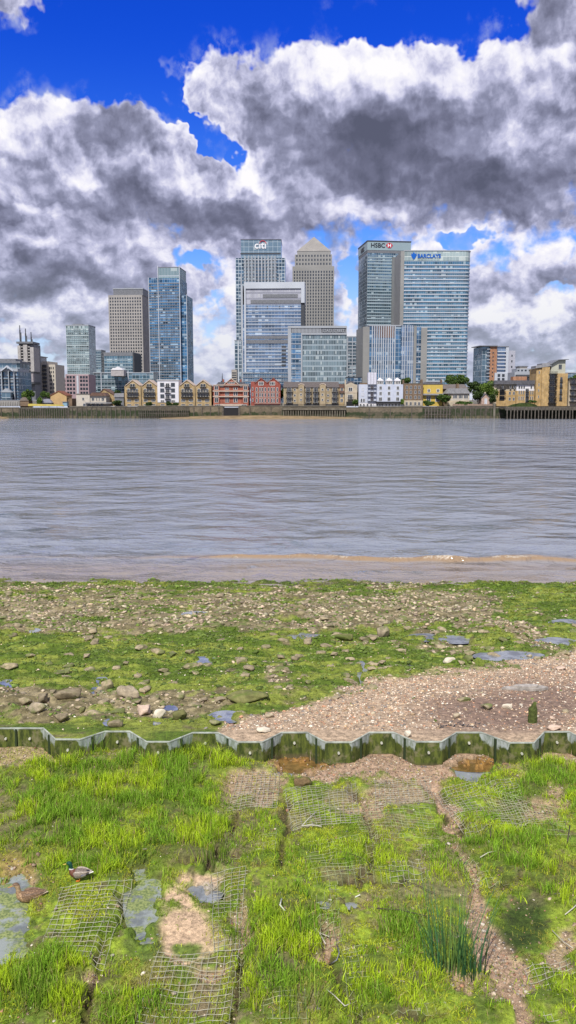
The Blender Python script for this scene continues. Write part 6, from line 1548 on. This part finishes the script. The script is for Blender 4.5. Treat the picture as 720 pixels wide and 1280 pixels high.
# weed on the foreshore: low draped fronds
N = 190000; y = 14.9 + (39.6 - 14.9) * g.uniform(0, 1, N) ** .85; x = g.uniform(-1, 1, N) * (y * .345 + .6); u, v, green, grav, n, n2 = fore_masks(x, y)
keep = (g.uniform(0, 1, N) < green * sst(fbm(x * 2.5, y * 4, 4, 131, .65), .38, .56)) & (y > pile_y(x) + .06); x, y = x[keep], y[keep]; tone = fbm(x * 1.1, y * 2, 3, 85)[:, None]
C = np.array([[.10, .175, .012]]) * (1 - sst(tone, .42, .62)) + np.array([[.24, .29, .03]]) * sst(tone, .42, .62); C = C * g.uniform(.35, 1.5, (len(x), 1)); sz = np.interp(y, [15, 38], [.035, .08])
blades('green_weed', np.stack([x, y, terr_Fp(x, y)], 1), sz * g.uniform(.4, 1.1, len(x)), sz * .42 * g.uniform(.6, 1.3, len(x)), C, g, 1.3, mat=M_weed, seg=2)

# ------------------------------------------------------------------ wire mesh laid over the turf
M_wire = plain('pale_wire', (.36, .35, .27), .6, var=.3, scale=6); M_wired = plain('weed_stained_wire', (.30, .33, .17), .7, var=.4, scale=5)
def wire_panel(c, label, mat=M_wire, cell=.085, rad=.003, lift=.024, sag=.045, seed=0, skip=.0):
    q = [on(u, v, TZ) for u, v in c]; e1 = ((q[1] - q[0]).length + (q[2] - q[3]).length) / 2; e2 = ((q[3] - q[0]).length + (q[2] - q[1]).length) / 2
    n1, n2 = max(2, round(e1 / cell)), max(2, round(e2 / cell)); gg = random.Random(seed); ctr = sum(q, Vector()) / 4
    r = empty('wire_mesh', (ctr.x, ctr.y, TZ)); tag(r, label, 'wire mesh', 'wire mesh panels laid on the terrace')
    for nm, na, nb, tr in (('lengthwise_wires', n1, n2, False), ('crosswise_wires', n2, n1, True)):
        mb = MB()
        for i in range(na + 1):
            if gg.random() < skip: continue
            s = i / na + gg.uniform(-.12, .12) / na; k = nb * 2; a0 = gg.uniform(-.4, .25) / nb; a1 = 1 + gg.uniform(-.25, .4) / nb; ts = np.linspace(a0, a1, k + 1)
            P = []
            for t in ts:
                a_, b_ = (t, s) if tr else (s, t)
                p = q[0] * (1 - a_) * (1 - b_) + q[1] * a_ * (1 - b_) + q[2] * a_ * b_ + q[3] * (1 - a_) * b_; P.append((p.x, p.y))
            P = np.array(P); P[:, 0] += (fbm(P[:, 1] * 3 + i, P[:, 0] * 3, 2, 7 + seed) - .5) * .03; P[:, 1] += (fbm(P[:, 0] * 3, P[:, 1] * 3 + i, 2, 9 + seed) - .5) * .03
            z = TZ + (terr_T(P[:, 0], P[:, 1]) - TZ) * .6 + lift + (fbm(P[:, 0] * 1.7, P[:, 1] * 1.7, 3, 200 + seed) - .5) * sag * 2
            mb.tube([(x - ctr.x, y - ctr.y, zz - TZ) for x, y, zz in zip(P[:, 0], P[:, 1], z)], rad, 4, caps=False)
        mb.build(nm, mat, r)
wire_panel([(78, 1112), (166, 1102), (128, 1212), (45, 1200)], 'wire mesh right of the brown duck, torn open along its right side', M_wire, .09, seed=1)
wire_panel([(196, 1192), (300, 1190), (286, 1276), (170, 1280)], 'wire mesh hanging below the sandy patch at the bottom left', M_wire, .09, seed=2)
wire_panel([(264, 1096), (308, 1090), (300, 1186), (268, 1190)], 'narrow wire mesh strip just right of the sandy patch', M_wire, .085, seed=3)
wire_panel([(300, 966), (350, 964), (346, 1012), (286, 1014)], 'wire mesh on bare sand left of the little blue pool', M_wire, .08, seed=4)
wire_panel([(356, 988), (444, 972), (450, 1030), (366, 1042)], 'curled pale wire mesh below the rusty brown rock', M_wire, .085, .0032, .030, .05, seed=5)
wire_panel([(542, 988), (642, 972), (668, 1030), (584, 1046)], 'square of wire mesh with mossy diagonal wires below the right pool', M_wire, .085, .0032, seed=6)
wire_panel([(428, 1192), (496, 1182), (562, 1262), (440, 1274)], 'mossy wire mesh panel left of the tall rushes', M_wired, .09, seed=7)
wire_panel([(468, 978), (536, 970), (542, 1004), (470, 1010)], 'wire mesh half buried in pale silt beside the gravel path', M_wire, .08, seed=8)
wire_panel([(478, 1052), (540, 1060), (552, 1098), (490, 1100)], 'small wire mesh panel left of the gravel path, in mid terrace', M_wire, .085, seed=9)
wire_panel([(284, 1042), (346, 1036), (340, 1090), (276, 1090)], 'wire mesh panel above and right of the sandy patch', M_wired, .085, seed=10)
wire_panel([(654, 1212), (720, 1200), (726, 1272), (684, 1280)], 'wire mesh panel in the bottom right corner', M_wire, .09, seed=11)
wire_panel([(560, 1066), (600, 1056), (640, 1100), (590, 1112)], 'small mossy wire mesh panel on the gravel path above the rushes', M_wired, .085, seed=12)

wire_panel([(360, 1060), (470, 1044), (486, 1100), (372, 1112)], 'broad weed stained wire mat at the centre of the terrace', M_wired, .09, seed=13, skip=.1)
wire_panel([(440, 1004), (536, 1008), (548, 1050), (452, 1046)], 'wire mat in short grass between gravel path and curled mesh', M_wired, .085, seed=14, skip=.1)
wire_panel([(372, 1112), (420, 1108), (428, 1180), (376, 1190)], 'narrow weed stained mat below the broad centre one', M_wired, .09, seed=15, skip=.1)
wire_panel([(596, 986), (700, 1010), (712, 1050), (640, 1052)], 'loose mesh mat right of the diagonal square one', M_wired, .085, seed=16, skip=.15)
wire_panel([(300, 1196), (380, 1190), (384, 1276), (296, 1280)], 'mesh mat in long grass at the bottom left of centre', M_wired, .09, seed=17, skip=.1)

# ------------------------------------------------------------------ sticks, cable, litter
M_stick = plain('bleached_stick', (.44, .42, .34), .7, var=.15, scale=8); M_twig = plain('dark_twig', (.07, .055, .04), .8, var=.3, scale=8); M_cable = plain('pale_cable', (.62, .62, .56), .5, var=.1)
def stick(px, label, rad=.008, mat=M_stick, name='stick', lift=.05, fore=False, branches=()):
    def path(px): 
        out = []
        for k, (u, v) in enumerate(px): p = ground_at(u, v, fore); out.append((p.x, p.y, p.z + lift))
        return out
    P = path(px); c = Vector(P[0]); mb = MB(); mb.tube([Vector(p) - c for p in P], rad, 6)
    for b_ in branches: mb.tube([Vector(p) - c for p in path(b_)], rad * .8, 6)
    o = mb.build(name, mat, None, True); o.location = c; tag(o, label, name.replace('_', ' ')); return o
stick([(402, 1037), (390, 1035), (377, 1036.5)], 'forked pale stick lying on the mesh in mid terrace', .009, branches=[[(377, 1036.5), (387, 1026), (396, 1018)]])
stick([(396, 1121), (404, 1127), (416, 1130), (436, 1130), (450, 1123)], 'curved pale cable end on moss at the centre of the terrace', .007, M_cable, 'cable')
stick([(352, 1128), (350, 1136), (356, 1143)], 'short bent pale cable stub left of the curved one', .009, M_cable, 'cable')
stick([(395, 1166), (401, 1174), (407, 1185)], 'pale split stick upright on mud at the centre bottom', .008, M_stick, branches=[[(393, 1168), (402, 1172), (412, 1176)]])
stick([(421, 1186), (424, 1196), (421, 1205), (412, 1211)], 'dark grey hooked cable right of the split stick', .007, plain('grey_cable', (.2, .21, .24), .5), 'cable')
stick([(408, 1242), (418, 1250), (431, 1263), (438, 1260)], 'thin pale stick near the bottom edge left of the mesh', .006)
stick([(430, 1068), (455, 1078), (470, 1090), (500, 1094)], 'long thin dark twig across the moss in mid terrace', .004, M_twig, 'twig')
stick([(458, 1096), (480, 1100), (520, 1110), (545, 1122)], 'dark fallen stem pointing at the tall rushes', .0045, M_twig, 'twig')
stick([(470, 1140), (500, 1142), (534, 1150)], 'second dark fallen stem below the first', .006, M_twig, 'twig')
stick([(706, 1148), (716, 1140), (724, 1132)], 'pale stick leaning at the right edge', .007)
stick([(690, 1168), (704, 1182), (716, 1190)], 'thin dry stem near the right edge', .005)
stick([(600, 1076), (610, 1070), (620, 1068)], 'short pale stick right of the gravel path', .007)
stick([(712, 1040), (709, 1060)], 'thin brown stake at the right edge of the terrace', .009, M_twig, 'stake', .1)
stick([(614, 1040), (613, 1054)], 'thin dark stake beside the square of mesh', .008, M_twig, 'stake', .1)
mb = MB(); c = ground_at(566, 908, True); gg = random.Random(4)
for k in range(34):
    a = gg.uniform(0, 3.14); x, y = gg.gauss(0, .22), gg.gauss(0, .07); l = gg.uniform(.03, .10); mb.tube([(x, y, .012), (x + l * math.cos(a), y + l * math.sin(a) * .6, gg.uniform(.01, .05))], .006, 5)
o = mb.build('twig_litter', plain('charred_twigs', (.03, .035, .045), .7)); o.location = c; tag(o, 'scatter of black twigs on the gravel above the sheet piles', 'driftwood')
# driftwood slab
p = ground_at(656, 862, True); mb = MB(); L = .52
out = [(-L, 0), (-L * .6, -.10), (0, -.13), (L * .7, -.10), (L, -.02), (L * .8, .10), (L * .2, .13), (-L * .3, .12), (-L * .8, .07)]
mb.pxy(out, 0, .055); mb.pxy([(x * .55 + .02, y * .7) for x, y in out], .057, .10); o = mb.build('driftwood', plain('grey_driftwood', (.36, .33, .29), .85, var=.35, scale=7, bump=.5)); o.location = p; o.rotation_euler = (0, 0, .06); tag(o, 'flat grey driftwood slab on the wet gravel behind the mossy post', 'driftwood')
# mossy post
def noisy_post():
    n, k = 14, 14; V = []; Fq = []
    for i in range(k):
        t = i / (k - 1); r = .088 * (1 - .10 * t) * (1 if t < .78 else (1 - (t - .78) * 2.4))
        for j in range(n):
            a = 2 * math.pi * j / n; rr = r * (1 + .16 * math.sin(3 * a + 1) * .5 + random.uniform(-.07, .07)); V.append((rr * math.cos(a), rr * math.sin(a) * .9, -.1 + .46 * t + (.05 * math.cos(a) if t > .9 else 0)))
    for i in range(k - 1):
        for j in range(n): Fq.append((i * n + j, i * n + (j + 1) % n, (i + 1) * n + (j + 1) % n, (i + 1) * n + j))
    V.append((.01, 0, .40)); me = bpy.data.meshes.new('post'); me.from_pydata(V, [], Fq + [((k - 1) * n + j, (k - 1) * n + (j + 1) % n, len(V) - 1) for j in range(n)]); return me
me = noisy_post(); me.materials.append(rockmat('mossy_timber', .9, .9, 16, False, (.07, .09, .02))); p = ground_at(665.5, 903, True)
o = link('wooden_post', me, None, p); tag(o, 'short rotten wooden post green with moss on the brown gravel', 'post')

# ------------------------------------------------------------------ tall rushes and other plants
def plant(name, u, v, n, h0, h1, spread, w, c, c2, label, cat, lean=.16, seed=1):
    g2 = np.random.default_rng(seed); p = ground_at(u, v, False); a = g2.uniform(0, 6.28, n); r = spread * g2.uniform(0, 1, n) ** .6
    P = np.stack([r * np.cos(a), r * np.sin(a) * .7, np.full(n, -.02)], 1); C = np.where(g2.uniform(0, 1, (n, 1)) < .6, np.array([c]), np.array([c2])) * g2.uniform(.6, 1.3, (n, 1))
    o = blades(name, P, g2.uniform(h0, h1, n), w * g2.uniform(.7, 1.3, n), C, g2, lean, kind=None, seg=6, dirb=a + g2.normal(size=n) * .5); o.location = p; tag(o, label, cat); return o
plant('rush_clump', 562, 1212, 110, .45, 1.38, .27, .010, (.08, .21, .08), (.22, .36, .08), 'tall dark green rushes standing on the terrace at lower right', 'rushes', .24, 1)
plant('rush_clump', 594, 1222, 30, .45, 1.0, .15, .012, (.04, .12, .045), (.10, .19, .05), 'smaller rush clump leaning right beside the tall rushes', 'rushes', .34, 2)
for k, (u, v, n, h, la) in enumerate([(298, 1172, 26, .5, 'left tuft of long grass below the middle of the terrace'), (500, 1168, 50, .5, 'bright grass tuft left of the tall rushes'), (70, 962, 60, .5, 'tall grass tuft against the left sheet piles'), (205, 942, 45, .5, 'grass tuft reaching over the sheet piles left of the middle'), (262, 946, 40, .45, 'grass tuft just left of the little blue pool by the piles'), (236, 946, 22, .6, 'thin seed headed grass in front of the sheet piles'), (678, 965, 60, .45, 'grass tuft before the rightmost sheet piles'), (380, 1262, 70, .5, 'grass tuft at the bottom edge near the middle'), (30, 1250, 80, .5, 'grass tuft in the bottom left corner'), (160, 1070, 70, .42, 'grass tuft above the drake'), (265, 1075, 50, .5, 'grass tuft at the edge of the tall bed left of the mesh'), (116, 944, 20, .6, 'thin grass stems before the second sheet pile from the left')]):
    plant('grass_tuft', u, v, n, h * .4, h, .16 + .002 * n, .008, (.17, .30, .03), (.30, .42, .05), la, 'grass tuft', .3, 20 + k)

# ------------------------------------------------------------------ ducks
def duckmat():
    m, b, p = newmat('plumage'); a_ = b.node('ShaderNodeAttribute'); a_.attribute_name = 'tone'; tc = b.node('ShaderNodeTexCoord')
    v = b.voro(b.vm('MULTIPLY', tc.outputs['Object'], (34, 60, 60)), 1.0, out='Distance'); f = b.ss(v, .25, .6, 1.15, .62); n = b.noise(tc.outputs['Object'], 30, 3, .6); f2 = b.mul(f, b.ss(n, .3, .7, .8, 1.15))
    al = a_.outputs['Alpha']; ff = b.add(b.mul(f2, al), b.sub(1.0, al)); b.l.new(b.vm('MULTIPLY', a_.outputs['Color'], b.xyz(ff, ff, ff)), p.inputs['Base Color']); p.inputs['Roughness'].default_value = .6; p.inputs['Specular IOR Level'].default_value = .3
    return m
M_plum = duckmat()
def loft(rings, n=20, sub=5):
    """one continuous skin through elliptical rings (x, z, side radius, normal radius) in the x-z plane"""
    R_ = np.array(rings); k = len(R_); t = np.linspace(0, k - 1, (k - 1) * sub + 1); out = []
    for tt in t:
        i = min(int(tt), k - 2); f = tt - i; p0, p1, p2, p3 = R_[max(i - 1, 0)], R_[i], R_[i + 1], R_[min(i + 2, k - 1)]
        out.append(.5 * ((2 * p1) + (-p0 + p2) * f + (2 * p0 - 5 * p1 + 4 * p2 - p3) * f * f + (-p0 + 3 * p1 - 3 * p2 + p3) * f ** 3))
    O = np.array(out); O[:, 2:] = np.maximum(O[:, 2:], .002); V = []; tg = np.gradient(O[:, :2], axis=0); tg /= np.linalg.norm(tg, axis=1)[:, None]
    for o_, t_ in zip(O, tg):
        for j in range(n):
            a = 2 * math.pi * j / n; s, c = math.sin(a), math.cos(a); V.append((o_[0] - t_[1] * c * o_[3], s * o_[2], o_[1] + t_[0] * c * o_[3]))
    Fq = []
    for i in range(len(O) - 1):
        for j in range(n): Fq.append((i * n + j, i * n + (j + 1) % n, (i + 1) * n + (j + 1) % n, (i + 1) * n + j))
    return np.array(V), np.array(Fq), O
def duck(u, v, label, drake, sc, rz):
    p = ground_at(u, v, False); r = empty('duck', (p.x, p.y, p.z + .012), rz); r.scale = (sc, sc, sc); tag(r, label, 'duck')
    # facing -x
    rings = [(.225, .150, .006, .004), (.19, .146, .026, .010), (.14, .136, .052, .030), (.08, .122, .074, .054), (.01, .108, .084, .068), (-.06, .108, .080, .070), (-.11, .125, .060, .060), (-.135, .165, .036, .038), (-.140, .205, .027, .029), (-.146, .240, .030, .032), (-.162, .266, .033, .032), (-.188, .268, .026, .024), (-.208, .260, .013, .011), (-.214, .257, .004, .004)]
    V, Fq, O = loft(rings); x, y, z = V.T; T = np.ones((len(V), 4))
    if drake:
        c = np.tile([.30, .28, .25, .7], (len(V), 1)); c[(x < -.06)] = [.13, .05, .03, .4]; c[(z > .176) & (x < -.10)] = [.6, .6, .57, 0]; c[(z > .190) & (x < -.10)] = [.006, .055, .035, 0]; c[(z > .128) & (x > -.06) & (x < .12)] = [.20, .16, .13, .9]; c[x > .12] = [.03, .03, .035, .2]; c[x > .165] = [.75, .72, .66, .2]
    else:
        c = np.tile([.34, .22, .12, 1.], (len(V), 1)); c[(z > .14) & (x > -.1)] = [.24, .15, .085, 1.]; c[(z > .19) & (x < -.1)] = [.40, .28, .16, .4]; c[(z > .272)] = [.16, .10, .06, .5]; c[x > .17] = [.45, .36, .24, .7]
    link('body', npmesh('body', V, Fq, M_plum, True, attrs={'tone': c}), r)
    M_b = plain('yellow_bill', (.55, .42, .08), .5, var=.05) if drake else plain('brown_bill', (.35, .19, .07), .5, var=.1)
    V, Fq, _ = loft([(-.203, .259, .012, .010), (-.222, .252, .011, .007), (-.245, .246, .013, .004), (-.262, .244, .010, .003), (-.266, .244, .002, .001)], 12, 3); link('bill', npmesh('bill', V, Fq, M_b, True), r)
    for s in (-1, 1):
        V, Fq, _ = loft([(-.085, .128, .004, .010), (-.05, .132, .012, .040), (.02, .136, .014, .046), (.09, .144, .011, .036), (.15, .155, .006, .016), (.20, .165, .002, .004)], 12, 4)
        V = V.copy(); xx = V[:, 0]; V[:, 1] += s * np.interp(xx, [-.09, -.05, .02, .09, .15, .2], [.066, .074, .077, .060, .034, .012]); c = np.tile([.24, .15, .09, 1.] if not drake else [.30, .25, .21, .7], (len(V), 1))
        c[(xx > .05) & (V[:, 2] < .135)] = [.03, .06, .30, 0] if drake else [.50, .42, .30, .8]; c[(xx > .12)] = [.14, .10, .075, .8]; c[(V[:, 2] > .165)] = [.18, .12, .08, .8] if not drake else [.42, .36, .30, .6]
        link('wing', npmesh('wing', V, Fq, M_plum, True, attrs={'tone': c}), r)
        mb = MB(); mb.tube([(.01, s * .035, .07), (.012, s * .036, .035), (0, s * .037, .004)], [.010, .006, .005], 8); mb.pxy([(.008, s * .037 - .005), (.008, s * .037 + .005), (-.042, s * .037 + .026), (-.052, s * .037), (-.042, s * .037 - .026)][::-1], 0, .005)
        mb.build('leg', plain('orange_leg', (.60, .20, .03), .5, var=.05), r)
        mb = MB(); V, f = ico(2); me = npmesh('eye', V * .0048, f, M_rail, True); link('eye', me, r, (-.176, s * .0285, .273))
    return r
duck(38, 1131, 'brown speckled female duck at the edge of the shallow stream', False, 1.02, R(8))
duck(100, 1101, 'green headed drake standing on the moss under the tall grass', True, .84, R(-6))
